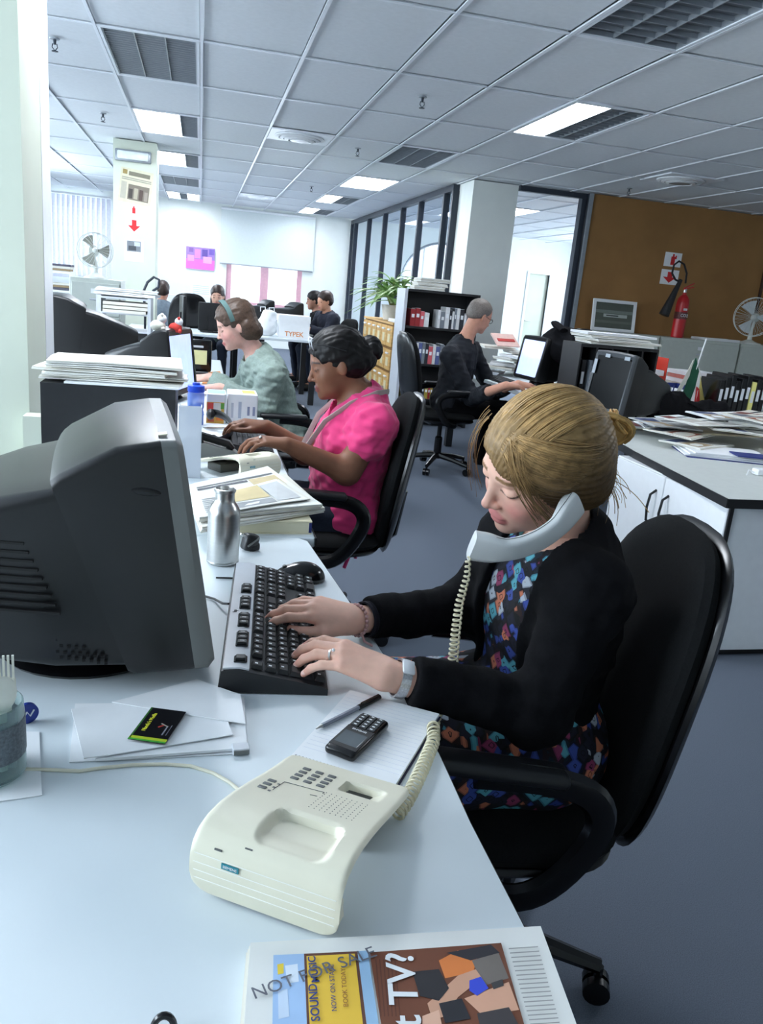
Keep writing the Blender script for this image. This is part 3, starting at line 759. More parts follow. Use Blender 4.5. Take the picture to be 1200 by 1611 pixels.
# ---------------------------------------------------------------- mouse
mc = (PZ(432, 912, DZ)+PZ(508, 908, DZ))/2
t = thing('computer_mouse', 'black and silver computer mouse beyond the keyboard', 'mouse', (mc[0]-0.003, mc[1]-0.012, DZ), 0.03)
s = SDF(); s.ell((0, 0, 0.004), (0.054, 0.030, 0.033)); s.ell((0.012, 0, 0.006), (0.042, 0.031, 0.034), k=0.01)
v, f = surf(lambda P: np.maximum(s(P), -P[:, 2]+0.002), (-0.065, -0.045, -0.01), (0.065, 0.045, 0.05), 0.002)
obj('shell', np_mesh('shell', [(v, f)]), M_BLACKGLOSS, t)
g = G(); P = []
for u in np.linspace(-1, 1, 13):
    x = u*0.036; row = []
    for k, z in enumerate((0.010, 0.022-0.008*u*u)):
        yy = -0.0315*math.sqrt(max(0.0, 1-(x/0.056)**2-((z-0.005)/0.034)**2))-0.0012
        row.append((x, yy, z))
    P.append(row)
g.grid(P, th=0.001); obj('side_grip', g, M_SILVER, t)
obj('wheel', G().cyl((-0.03, -0.003, 0.029), (-0.03, 0.003, 0.029), 0.006), M_CRTGREY, t)
obj('mouse_lead', G().tube([(-0.052, 0, 0.010), (-0.07, 0.003, 0.004), (-0.10, 0.004, 0.003), (-0.17, 0.010, 0.003)], 0.0018, 6), M_BLACK, t)

# ---------------------------------------------------------------- steel bottle
bp = PZ(350, 886, DZ)
t = thing('steel_bottle', 'brushed steel drinking bottle standing behind the keyboard', 'bottle', (bp[0], bp[1]+0.006, DZ))
prof = [(0, 0), (0.030, 0), (0.0335, 0.003), (0.0345, 0.010), (0.0345, 0.112), (0.033, 0.121), (0.028, 0.131), (0.0225, 0.138), (0.0205, 0.146), (0.0205, 0.160)]
obj('body', G().lathe(prof, 40), M_CHROME, t)
obj('lip', G().lathe([(0.0205, 0.159), (0.0225, 0.160), (0.0232, 0.1635), (0.0225, 0.167), (0.0195, 0.168), (0.0185, 0.162), (0.0185, 0.05), (0, 0.05)], 36), M_CHROME, t)
obj('weld_ring', G().lathe([(0.0347, 0.004), (0.0352, 0.006), (0.0347, 0.008)], 36), M_CHROME, t)
# plug adapter
pp = PZ(393, 868, DZ)
t = thing('power_plug', 'black power plug adapter lying beside the steel bottle', 'plug', (pp[0], pp[1]+0.01, DZ), 0.5)
g = G(); g.rbox((0, 0, 0.020), (0.036, 0.028, 0.040), 0.008, 3, R=roty(0.25)); g.rbox((0.006, 0.002, 0.010), (0.03, 0.032, 0.020), 0.006, 2); obj('body', g, M_BLACK, t)
obj('grey_band', G().box((0.0, -0.0155, 0.024), (0.034, 0.002, 0.004), R=roty(-0.5)), M_CRTGREY, t)
for y in (-0.007, 0.007): obj('prong', G().cyl((-0.012, y, 0.034), (-0.030, y, 0.046), 0.0022), M_CHROME, t)

# ---------------------------------------------------------------- desk telephone
n0 = PZ(296, 1402, DZ+0.002); PA = math.radians(-32.2)
t = thing('desk_telephone', 'beige arched desk telephone base with grey keypad on the desk', 'telephone', (n0[0], n0[1], DZ), PA)
# local: x across (0..W), y along away from the viewer, z up
PW, PL = 0.163, 0.228
cs = np.array([0.004, 0.001, 0.0, 0.0015, 0.006, 0.016, 0.032, 0.055, 0.085, 0.12, 0.155, 0.19, 0.215, PL])
cz = np.array([0.004, 0.020, 0.038, 0.052, 0.062, 0.0705, 0.0745, 0.074, 0.068, 0.0585, 0.048, 0.0385, 0.033, 0.030])
from_q = np.linspace(0, 1, len(cs)); Q = np.linspace(0, 1, 92)
def smooth_interp(q, k, v):
    y = np.interp(q, k, v)
    for _ in range(3): y[1:-1] = (y[:-2]+2*y[1:-1]+y[2:])/4
    return y
S_, Z_ = smooth_interp(Q, from_q, cs), smooth_interp(Q, from_q, cz)
top_z = lambda s: float(np.interp(s, S_[20:], Z_[20:]))
def well(s, x):
    d = 0.0
    # near ear well, open towards the front edge, and the far mouth well
    a = max(abs(x-0.098)-0.030, 0)+max(abs(s-0.046)-0.022, 0)*1.0
    rim = math.hypot(max(abs(x-0.098)-0.024, 0), max(abs(s-0.046)-0.016, 0))
    if rim < 0.016: d = max(d, 0.010*min(1, (0.016-rim)/0.006)*min(1, max(0, (s-0.012)/0.03)))
    rim = math.hypot(max(abs(x-0.118)-0.020, 0), max(abs(s-0.182)-0.007, 0))
    if rim < 0.009: d = max(d, 0.012*min(1, (0.009-rim)/0.004)*min(1, max(0, (0.142-x)/0.02)))
    return d
XX = np.linspace(0, PW, 76); P = []
for i, (s, z) in enumerate(zip(S_, Z_)):
    row = []
    for x in XX:
        cr = 0.0
        ed = min(x, PW-x); cut = 0.0
        if ed < 0.006: cut = 0.003*(1-ed/0.006)**2
        # rounded lower corners of the front apron
        zz = z-cut; ss = s
        if i < 20 and ed < 0.022:
            lim = 0.004+0.022-math.sqrt(max(0, 0.022**2-(0.022-ed)**2)); zz = max(zz, lim)
        if i > 84 and ed < 0.014: ss = min(ss, PL-(0.014-math.sqrt(max(0, 0.014**2-(0.014-ed)**2))))
        gr = 0.0
        if i >= 20: gr = well(s, x)
        row.append((x, ss, zz-gr))
    P.append(row)
g = G(); P = np.array(P)[:, ::-1]; g.grid(P, th=0.010); body = obj('body', g, M_BEIGE, t)
g = G(); g.rbox((PW/2, 0.165, 0.014), (PW-0.05, 0.07, 0.028), 0.006); g.rbox((PW/2, 0.012, 0.010), (PW-0.06, 0.012, 0.02), 0.004); obj('underside', g, mat('phone_base_plastic', (70, 70, 66), 0.6), t)
slope = lambda s: math.atan2(top_z(s+0.004)-top_z(s-0.004), 0.008)
km = G().rbox((0, 0, 0.0003), (0.0098, 0.0062, 0.0022), 0.0008, 2).mesh('dial_key')
for r in range(4):
    for c in range(3):
        s_, x_ = 0.196-0.0118*r, 0.038+0.0165*c-0.0022*r*0
        o = obj('dial_key', km, M_KEYGREY, t, (x_, s_, top_z(s_))); o.rotation_euler = (slope(s_), 0, 0)
for i in range(3):
    s_, x_ = 0.134-0.012*i, 0.022
    o = obj('function_key', km, M_KEYGREY, t, (x_, s_, top_z(s_))); o.rotation_euler = (slope(s_), 0, 0)
    obj('indicator', G().box((x_+0.010, s_-0.003, top_z(s_)+0.0008), (0.003, 0.003, 0.001), R=rotx(slope(s_))), M_KEYGREY, t)
g = G()
for a, b in (((0.034, 0.142), (0.082, 0.146)), ((0.034, 0.112), (0.034, 0.142)), ((0.072, 0.128), (0.080, 0.130)), ((0.082, 0.141), (0.082, 0.146))):
    g.tube([(a[0], a[1], top_z(a[1])+0.0004), (b[0], b[1], top_z(b[1])+0.0004)], 0.0004, 4)
obj('printed_lines', g, M_KEYGREY, t)
g = G()
for i in range(9):
    for j in range(9):
        x_, s_ = 0.084+0.0062*i+0.0, 0.098+0.0062*j
        if s_ > 0.150: continue
        g.box((x_, s_, top_z(s_)+0.0001), (0.0009, 0.0009, 0.0006))
o = obj('speaker_holes', g, M_KEYGREY, t); o['kind'] = 'stuff'
obj('hook_slot', G().box((0.112, 0.079, top_z(0.079)-0.0035), (0.013, 0.003, 0.002)), M_BLACK, t)
def apron(z): return float(np.interp(z, Z_[:26], S_[:26]))
for z in (0.050, 0.0405, 0.031, 0.0215):
    obj('apron_groove', G().tube([(0.005, apron(z)-0.0002, z), (PW-0.005, apron(z)-0.0002, z)], 0.0006, 4), mat('groove_highlight', (230, 230, 220), 0.5), t)
bz = 0.046
bd = obj('maker_badge', G().box((0.046, apron(bz)-0.0008, bz), (0.019, 0.0012, 0.0062)), mat('teal_badge', (40, 128, 142), 0.5), t)
text_part('badge_lettering', 'SIEMENS', 0.0042, M_WHITEINK, bd, (0.046, apron(bz)-0.0016, bz), R=np.array([[1, 0, 0], [0, 0, -1.0], [0, 1, 0]]))
for x_, z_ in ((0.030, 0.059), (0.060, 0.0655)): obj('apron_slot', G().box((x_, apron(z_) if z_ < 0.06 else 0.0105, z_), (0.008, 0.0012, 0.0018)), M_KEYGREY, t)

# ---------------------------------------------------------------- note pad, pen, mobile phone
q = [PZ(*p, DZ+0.006) for p in ((460, 1190), (625, 1240), (685, 1125), (553, 1085))]
ctr = sum(q)/4; ang = math.atan2((q[1]-q[0])[1], (q[1]-q[0])[0])
PWd, PLd = 0.148, 0.205
t = thing('spiral_note_pad', 'white spiral note pad under the mobile phone', 'note pad', (ctr[0], ctr[1], DZ), ang)
obj('cover', G().rbox((0, 0, 0.001), (PWd, PLd, 0.002), 0.0008, 1), mat('navy_card', (34, 36, 70), 0.6), t)
obj('pages', G().box((-0.001, 0.001, 0.0042), (PWd-0.004, PLd-0.004, 0.0044)), M_PAPER, t)
g = G()
for i in range(17): g.box((0, -PLd/2+0.03+i*0.010, 0.00646), (PWd-0.012, 0.0004, 0.0001))
obj('ruled_lines', g, mat('pale_rule', (206, 212, 226), 0.8), t)
me = G().tube([(0, 0.005*math.cos(a)-0.002, 0.003+0.0042*math.sin(a)) for a in np.linspace(-0.6, PI+0.6, 9)], 0.0005, 5).mesh('wire_loop')
hm = G().box((0, 0.007, 0.0065), (0.0018, 0.0018, 0.0002)).mesh('punch_hole')
for i in range(28):
    x_ = -PWd/2+0.006+i*(PWd-0.012)/27
    obj('wire_loop', me, M_CRTGREY, t, (x_, -PLd/2, 0)); obj('punch_hole', hm, M_CRTGREY, t, (x_, -PLd/2, 0))
a, b = PZ(497, 1146, DZ+0.011), PZ(597, 1096, DZ+0.011)
d = b-a; L = np.linalg.norm(d)
t = thing('ballpoint_pen', 'clear ballpoint pen with black cap on the note pad', 'pen', (a[0], a[1], DZ+0.0105), math.atan2(d[1], d[0]))
obj('tip', G().cyl((0, 0, 0), (0.012, 0, 0), 0.0008, 0.0028, 12), M_CHROME, t)
obj('barrel', G().cyl((0.012, 0, 0), (L-0.045, 0, 0), 0.0034, 0.0036, 6, smooth=False), mat('clear_pen_barrel', (150, 154, 166), 0.15, noise=0.02), t)
g = G(); g.cyl((L-0.048, 0, 0), (L, 0, 0), 0.0042, 0.0040, 14); g.box((L-0.022, 0, 0.0046), (0.040, 0.003, 0.0015)); obj('cap', g, M_BLACKGLOSS, t)
c1 = [PZ(*p, DZ+0.014) for p in ((521, 1172), (556, 1190), (604, 1146), (567, 1128))]
ctr = sum(c1)/4; d = (c1[3]-c1[0]+c1[2]-c1[1])/2; ang = math.atan2(d[1], d[0])-PI/2
t = thing('mobile_phone', 'small black button mobile phone lying on the note pad', 'mobile phone', (ctr[0], ctr[1], DZ+0.0068), ang)
obj('case', G().rbox((0, 0, 0.0068), (0.046, 0.106, 0.0135), 0.0062, 4), M_BLACKGLOSS, t)
obj('screen', G().rbox((0, -0.020, 0.0137), (0.034, 0.032, 0.0010), 0.0004, 1), mat('phone_display', (92, 98, 102), 0.15), t)
obj('display_frame', G().rbox((0, -0.017, 0.01345), (0.041, 0.055, 0.0008), 0.0003, 1), M_BLACK, t)
text_part('maker_mark', 'SAMSUNG', 0.0048, M_WHITEINK, t, (0, 0.004, 0.0141), R=rotz(PI))
km2 = G().rbox((0, 0, 0.0008), (0.0105, 0.0062, 0.0018), 0.0006, 1).mesh('phone_key')
for r in range(5):
    for c in range(3):
        o = obj('phone_key', km2, mat('dark_rubber_key', (54, 56, 58), 0.5), t, ((c-1)*0.0124, 0.0145+r*0.0074, 0.0134))
        obj('legend', G().box((0, 0, 0.0018), (0.004, 0.0022, 0.0002)), M_WHITEINK, o)

# ---------------------------------------------------------------- loose papers, card, jar of cutlery, cable
def sheet_thing(name, label, cat, pix, z, m=None, th=0.0012, curl=0.0, group=None, cols=None, seed=0):
    """a sheet whose four corners are given as pixels on the plane z (any order around)"""
    q = np.array([PZ(*p, z) for p in pix]); c = q.mean(0); t = thing(name, label, cat, (c[0], c[1], z), 0, group)
    q = q-c; P = []
    for u in np.linspace(0, 1, 9):
        row = []
        for v in np.linspace(0, 1, 9):
            p = q[0]*(1-u)*(1-v)+q[1]*u*(1-v)+q[2]*u*v+q[3]*(1-u)*v
            zz = curl*((2*u-1)**4+0.6*(2*v-1)**4)*0.5
            row.append((p[0], p[1], th+zz))
        P.append(row)
    P = np.array(P); n_ = np.cross(P[-1, 0]-P[0, 0], P[0, -1]-P[0, 0])
    if n_[2] < 0: P = P[:, ::-1]
    obj('sheet', G().grid(P, th=th), m or M_PAPER, t)
    if cols:
        g = G()
        for i, (a, b, c_, d_, col) in enumerate(cols):
            rr = [q[0]*(1-u)*(1-v)+q[1]*u*(1-v)+q[2]*u*v+q[3]*(1-u)*v for u, v in ((a, b), (c_, b), (c_, d_), (a, d_))]
            g.add([(r[0], r[1], th+0.0004+0.00008*i) for r in rr], [(0, 1, 2, 3)], col)
        obj('print', g, M_INK, t)
    return t
sheet_thing('loose_paper', 'lowest white sheet of the loose pile, jutting out left', 'paper', ((109, 1200), (392, 1186), (380, 1105), (118, 1108)), DZ+0.0005, group='loose white sheets by the monitor')
sheet_thing('loose_paper', 'folded white sheet below the top ones with a turned edge', 'paper', ((150, 1198), (388, 1180), (384, 1100), (160, 1118)), DZ+0.003, th=0.0035, group='loose white sheets by the monitor')
sheet_thing('loose_paper', 'top white sheet of the loose pile, with the black card on it', 'paper', ((132, 1196), (366, 1158), (340, 1085), (112, 1118)), DZ+0.0075, curl=0.002, group='loose white sheets by the monitor')
sheet_thing('loose_paper', 'white sheet tucked under the monitor foot behind the card', 'paper', ((176, 1106), (386, 1140), (378, 1094), (310, 1070)), DZ+0.0098, curl=0.001, group='loose white sheets by the monitor')
g0 = PZ(378, 1183, DZ)
t = thing('paper_clip_box', 'small grey stub poking out of the loose sheets', 'stub', (g0[0], g0[1], DZ), 0.1); obj('body', G().rbox((0, 0, 0.005), (0.022, 0.018, 0.008), 0.001, 1), M_SILVER, t)
obj('edge', G().box((0.0, -0.0095, 0.005), (0.020, 0.001, 0.006)), M_CRTGREY, t)
cq = [PZ(*p, DZ+0.0125) for p in ((203, 1162), (259, 1169), (289, 1121), (240, 1114))]
c = sum(cq)/4; d = (cq[1]-cq[0]+cq[2]-cq[3])/2; ang = math.atan2(d[1], d[0])
t = thing('business_card', 'black card with yellow lettering and a green-yellow edge', 'card', (c[0], c[1], DZ+0.0122), ang)
cw, ch = 0.050, 0.082
obj('card', G().box((0, 0, 0.0004), (cw, ch, 0.0008)), mat('black_card', (20, 20, 24), 0.35), t)
g = G(); g.box((0, -ch/2+0.005, 0.0009), (cw, 0.008, 0.0003), col=(186, 206, 40)); g.box((0, -ch/2+0.0015, 0.00095), (cw, 0.003, 0.0004), col=(70, 170, 60)); g.box((-cw/2+0.0015, 0, 0.0009), (0.002, ch, 0.0003), col=(60, 120, 50))
g.box((0.006, -0.002, 0.0009), (0.010, 0.003, 0.0003), R=rotz(0.9), col=(170, 60, 50)); g.box((0.009, 0.001, 0.00092), (0.012, 0.002, 0.0003), R=rotz(-0.5), col=(150, 140, 130)); g.box((0.014, -0.012, 0.0009), (0.002, 0.022, 0.0003), col=(130, 130, 140)); g.box((0.019, -0.010, 0.0009), (0.001, 0.026, 0.0003), col=(110, 110, 120))
obj('print', g, M_INK, t)
text_part('lettering', 'Nando\'s Media', 0.0075, mat('yellow_ink', (216, 214, 60), 0.5), t, (-0.013, 0.004, 0.0011), R=rotz(PI/2), bold=True)
jp = PZ(10, 1225, DZ+0.0015)
sheet_thing('paper_napkin', 'white paper under the jar of plastic cutlery', 'paper', ((-60, 1270), (66, 1252), (62, 1152), (-60, 1150)), DZ+0.0004, th=0.001)
jz = DZ+0.0016
t = thing('glass_jar', 'glass jar of white plastic cutlery cut off at the left edge', 'jar', (jp[0]-0.020, jp[1]+0.012, jz))
JR = 0.040
def clear_mat(name, tint, rough=0.03, fac=0.25):
    m = bpy.data.materials.new(name); m.use_nodes = True
    nt = m.node_tree; n = nt.nodes; l = nt.links
    for q_ in list(n): n.remove(q_)
    o = n.new('ShaderNodeOutputMaterial'); tr = n.new('ShaderNodeBsdfTransparent'); tr.inputs[0].default_value = lin(tint)
    gl = n.new('ShaderNodeBsdfPrincipled'); gl.inputs['Base Color'].default_value = lin(tint); gl.inputs['Roughness'].default_value = rough
    lw = n.new('ShaderNodeLayerWeight'); lw.inputs[0].default_value = fac
    mx = n.new('ShaderNodeMixShader'); l.new(lw.outputs['Facing'], mx.inputs[0]); l.new(tr.outputs[0], mx.inputs[1]); l.new(gl.outputs[0], mx.inputs[2]); l.new(mx.outputs[0], o.inputs[0])
    return m
M_CLEAR = clear_mat('clear_jar_glass', (214, 226, 226))
obj('glass', G().lathe([(0, 0.001), (JR-0.006, 0.0), (JR, 0.006), (JR, 0.075), (JR-0.001, 0.095), (JR-0.003, 0.096), (JR-0.003, 0.008), (0, 0.006)], 32), M_CLEAR, t)
obj('label', G().lathe([(JR+0.0004, 0.030), (JR+0.0006, 0.031), (JR+0.0006, 0.076), (JR+0.0004, 0.077)], 32), mat('dark_jar_label', (92, 100, 106), 0.5, noise=0.35, nscale=300), t)
M_CUT = mat('white_plastic_cutlery', (226, 226, 214), 0.35)
def fork(loc, rx, rz_, label, spoon=False):
    t = thing('plastic_spoon' if spoon else 'plastic_fork', label, 'spoon' if spoon else 'fork', loc, 0, 'plastic cutlery in the jar'); t.rotation_euler = (rx, 0, rz_)
    obj('handle', G().rbox((0, 0, 0.045), (0.009, 0.0025, 0.09), 0.001, 1), M_CUT, t)
    if spoon: obj('bowl', G().ball((0, 0, 0.105), (0.016, 0.004, 0.024), 14, 10), M_CUT, t)
    else:
        obj('neck', G().rbox((0, 0, 0.100), (0.020, 0.003, 0.026), 0.0012, 1), M_CUT, t)
        for i in range(4): obj('tine', G().box((-0.0075+0.005*i, 0, 0.126), (0.0026, 0.002, 0.032)), M_CUT, t)
for i, (dx, dy, rx, rz_, sp) in enumerate(((0.020, 0.010, 0.02, 0.1, 0), (0.004, 0.016, -0.03, 0.6, 0), (0.018, -0.012, 0.06, 0.5, 1), (0.002, -0.008, 0.08, 0.2, 1))):
    fork((jp[0]-0.020+dx, jp[1]+0.012+dy, jz+0.010), rx, rz_, ('white plastic fork upright at the back of the jar', 'white plastic fork turned edgeways in the jar', 'white plastic spoon leaning at the front of the jar', 'white plastic spoon nearest the left edge in the jar')[i], sp)
bpn = PZ(43, 1137, DZ)
t = thing('blue_button_badge', 'small round blue badge standing behind the jar', 'badge', (bpn[0], bpn[1], DZ), 0.5)
obj('disc', G().cyl((0, -0.003, 0.0145), (0, 0.003, 0.0145), 0.0145, n=28), mat('blue_enamel', (30, 54, 140), 0.3), t)
obj('emblem', G().tube([(-0.006, -0.0036, 0.010), (-0.001, -0.0036, 0.018), (0.003, -0.0036, 0.011), (0.008, -0.0036, 0.019)], 0.0012, 5), M_WHITEINK, t)
pts = [PZ(x, y, DZ+0.0022) for x, y in ((40, 1210), (80, 1211), (125, 1213), (160, 1208), (210, 1203), (260, 1202), (300, 1205), (335, 1216), (360, 1230), (376, 1243))]
c0 = pts[0].copy(); tag(obj('phone_cable', G().tube([p-c0 for p in pts], 0.0022, 8), M_BEIGE, None, c0), 'thin beige cable lying from the jar to the telephone', 'cable')
# small black loop at the bottom edge
bp_ = PZ(258, 1606, DZ)
tag(obj('black_cable_loop', G().tube([(0.008*math.cos(a)-0.0, 0.004*math.sin(a)*0, 0.012*math.sin(a)+0.002) for a in np.linspace(-0.2, PI+0.2, 12)], 0.003, 8), M_BLACKGLOSS, None, (bp_[0], bp_[1]-0.008, DZ+0.0005)), 'black cable loop just peeping in at the bottom edge', 'cable')

# ---------------------------------------------------------------- front newspaper
nz = DZ+0.014
def NP(x, y): return PZ(x, y, nz)
o0 = NP(640, 1540)
t = thing('folded_newspaper', 'folded newspaper with a photo of camera people at the bottom edge', 'newspaper', (o0[0], o0[1], DZ))
cn = [NP(392, 1482), NP(846, 1458), NP(930, 1690), NP(375, 1690)]
def quad_sheet(corners, z, th, bulge=0.0, inset=0.0):
    P = []
    for u in np.linspace(0, 1, 15):
        row = []
        for v in np.linspace(0, 1, 11):
            p = corners[0]*(1-u)*(1-v)+corners[1]*u*(1-v)+corners[2]*u*v+corners[3]*(1-u)*v
            rnd = 0.0
            zz = z+bulge*math.sin(PI*v)*math.sin(PI*u)
            row.append((p[0]-o0[0], p[1]-o0[1], zz))
        P.append(row)
    P = np.array(P); n_ = np.cross(P[-1, 0]-P[0, 0], P[0, -1]-P[0, 0])
    return G().grid(P if n_[2] > 0 else P[:, ::-1], th=th)
off = np.array([0.004, 0.002, 0])
for i in range(4): obj('page', quad_sheet([c+off*(i-2)*(1 if k in (1, 2) else 0.3) for k, c in enumerate(cn)], 0.0035+0.003*i, 0.0028, 0.001), M_NEWS if i < 3 else mat('newsprint_top', (226, 226, 222), 0.85, noise=0.02), t)
top = 0.0126+0.0012
g = G()
def npoly(pix, col, k=0):
    q = [NP(*p)-o0 for p in pix]; a = sum(q[i][0]*q[(i+1) % len(q)][1]-q[(i+1) % len(q)][0]*q[i][1] for i in range(len(q)))
    if a < 0: q = q[::-1]
    g.add([(p[0], p[1], top+0.0006+0.00012*k) for p in q], [tuple(range(len(q)))], col)
npoly([(430, 1503), (478, 1501), (484, 1640), (428, 1640)], (160, 190, 226)); npoly([(478, 1501), (562, 1497), (580, 1640), (484, 1640)], (96, 60, 48))
npoly([(448, 1520), (468, 1517), (470, 1545), (452, 1548)], (214, 224, 236), 1); npoly([(437, 1560), (452, 1556), (455, 1600), (438, 1604)], (196, 212, 232), 1); npoly([(436, 1518), (446, 1516), (446, 1532), (437, 1534)], (226, 196, 60), 1)
npoly([(482, 1505), (558, 1501), (574, 1640), (488, 1640)], (228, 186, 62), 1); npoly([(562, 1497), (578, 1496), (600, 1640), (580, 1640)], (150, 184, 214), 1)
npoly([(581, 1499), (788, 1484), (832, 1640), (604, 1640)], (108, 62, 42), 1)
for i in range(6): npoly([(590+i*6, 1510+i*0), (592+i*6, 1510), (600+i*6, 1600), (598+i*6, 1600)], (92, 50, 34), 2)
npoly([(690, 1512), (720, 1496), (752, 1506), (744, 1530), (700, 1540)], (210, 120, 60), 2)
npoly([(702, 1500), (772, 1487), (786, 1500), (740, 1512)], (44, 42, 48), 3)
npoly([(742, 1512), (784, 1500), (800, 1540), (760, 1552)], (112, 104, 98), 3)
npoly([(672, 1580), (720, 1536), (748, 1526), (758, 1540), (720, 1570), (700, 1600), (680, 1606)], (196, 148, 122), 4)
npoly([(730, 1572), (800, 1546), (816, 1590), (760, 1600)], (206, 156, 130), 4)
npoly([(648, 1530), (690, 1526), (706, 1556), (690, 1576), (660, 1568)], (40, 38, 42), 5); npoly([(690, 1580), (726, 1572), (740, 1604), (700, 1611)], (36, 36, 42), 5)
npoly([(738, 1544), (756, 1538), (768, 1556), (750, 1568), (738, 1560)], (50, 70, 190), 6); npoly([(772, 1548), (790, 1542), (792, 1552), (776, 1558)], (60, 58, 60), 6)
npoly([(664, 1600), (690, 1590), (700, 1640), (664, 1640)], (216, 170, 146), 5); npoly([(750, 1596), (800, 1586), (830, 1640), (760, 1640)], (60, 56, 58), 6)
for i in range(18):
    y = 1492+i*7
    x0 = 800+i*2.0; npoly([(x0, y), (x0+46, y-3), (x0+46, y-1.2), (x0, y+1.8)], (150, 150, 148), 0)
obj('print', g, M_INK, t)
M_BLUEINK = mat('blue_ink', (44, 60, 120), 0.7)
def np_text(s, p0, p1, size, m, k=8, letter_up_left=False, sx=1.0, bold=False):
    a, b = NP(*p0)-o0, NP(*p1)-o0; d = unit((b-a)*np.array([1, 1, 0])); up = np.array([-d[1], d[0], 0]); R = np.stack([d, up, (0, 0, 1)], 1)
    c = (a+b)/2; me_w = np.linalg.norm(b-a)
    return text_part('lettering', s, size, m, t, (c[0], c[1], top+0.0006+0.00012*k), R=R, sx=sx, bold=bold, ext=0.00005)
np_text('NOT FOR SALE', (410, 1562), (578, 1503), 0.0175, mat('stamp_ink', (96, 98, 108), 0.7), 10)
np_text('SOUND', (497, 1606), (492, 1552), 0.0105, M_BLUEINK, 9, bold=True)
np_text('MUSIC', (497, 1548), (490, 1506), 0.0098, M_BLUEINK, 9, bold=True)
np_text('NOW ON STAGE', (527, 1606), (520, 1508), 0.0062, M_BLUEINK, 9)
np_text('BOOK TODAY', (546, 1606), (538, 1508), 0.0060, mat('brown_ink', (140, 90, 50), 0.7), 9)
np_text('at TV?', (644, 1640), (630, 1506), 0.036, M_WHITEINK, 9, bold=True)
A = lambda *p: np.array(p, float)
# ================================================================ office chairs
M_FABRIC = mat('black_chair_fabric', (24, 25, 26), 0.95, noise=0.25, nscale=300, bump=0.5, bscale=1200, spec=0.2)
M_SHELL = mat('black_chair_shell', (13, 13, 15), 0.25, noise=0.05)
def pillow(w, h, th, e=3.2, na=44, taper=0.0, bend=0.0, back_flat=0.0):
    """padded slab in the x(width) y(height) plane, thickness along z"""
    rho = [0.0, 0.35, 0.6, 0.78, 0.9, 0.97, 1.0]; V = []; rings = []
    def pt(r, a, sgn):
        c, s_ = math.cos(a), math.sin(a)
        x = w/2*r*math.copysign(abs(c)**(2/e), c); y = h/2*r*math.copysign(abs(s_)**(2/e), s_)
        x *= 1-taper*(y/h+0.5)
        z = sgn*th/2*math.sqrt(max(0, 1-r**5))*(1-back_flat if sgn < 0 else 1)
        return (x, y, z+bend*(2*x/w)**2)
    for r in rho: rings.append([pt(r, 2*PI*k/na, 1) for k in range(na)])
    for r in rho[-2::-1]: rings.append([pt(r, 2*PI*k/na, -1) for k in range(na)])
    n = na; V = [p for r in rings for p in r]; f = []
    for i in range(len(rings)-1):
        for k in range(n): f.append((i*n+k, (i+1)*n+k, (i+1)*n+(k+1) % n, i*n+(k+1) % n))
    return V, f
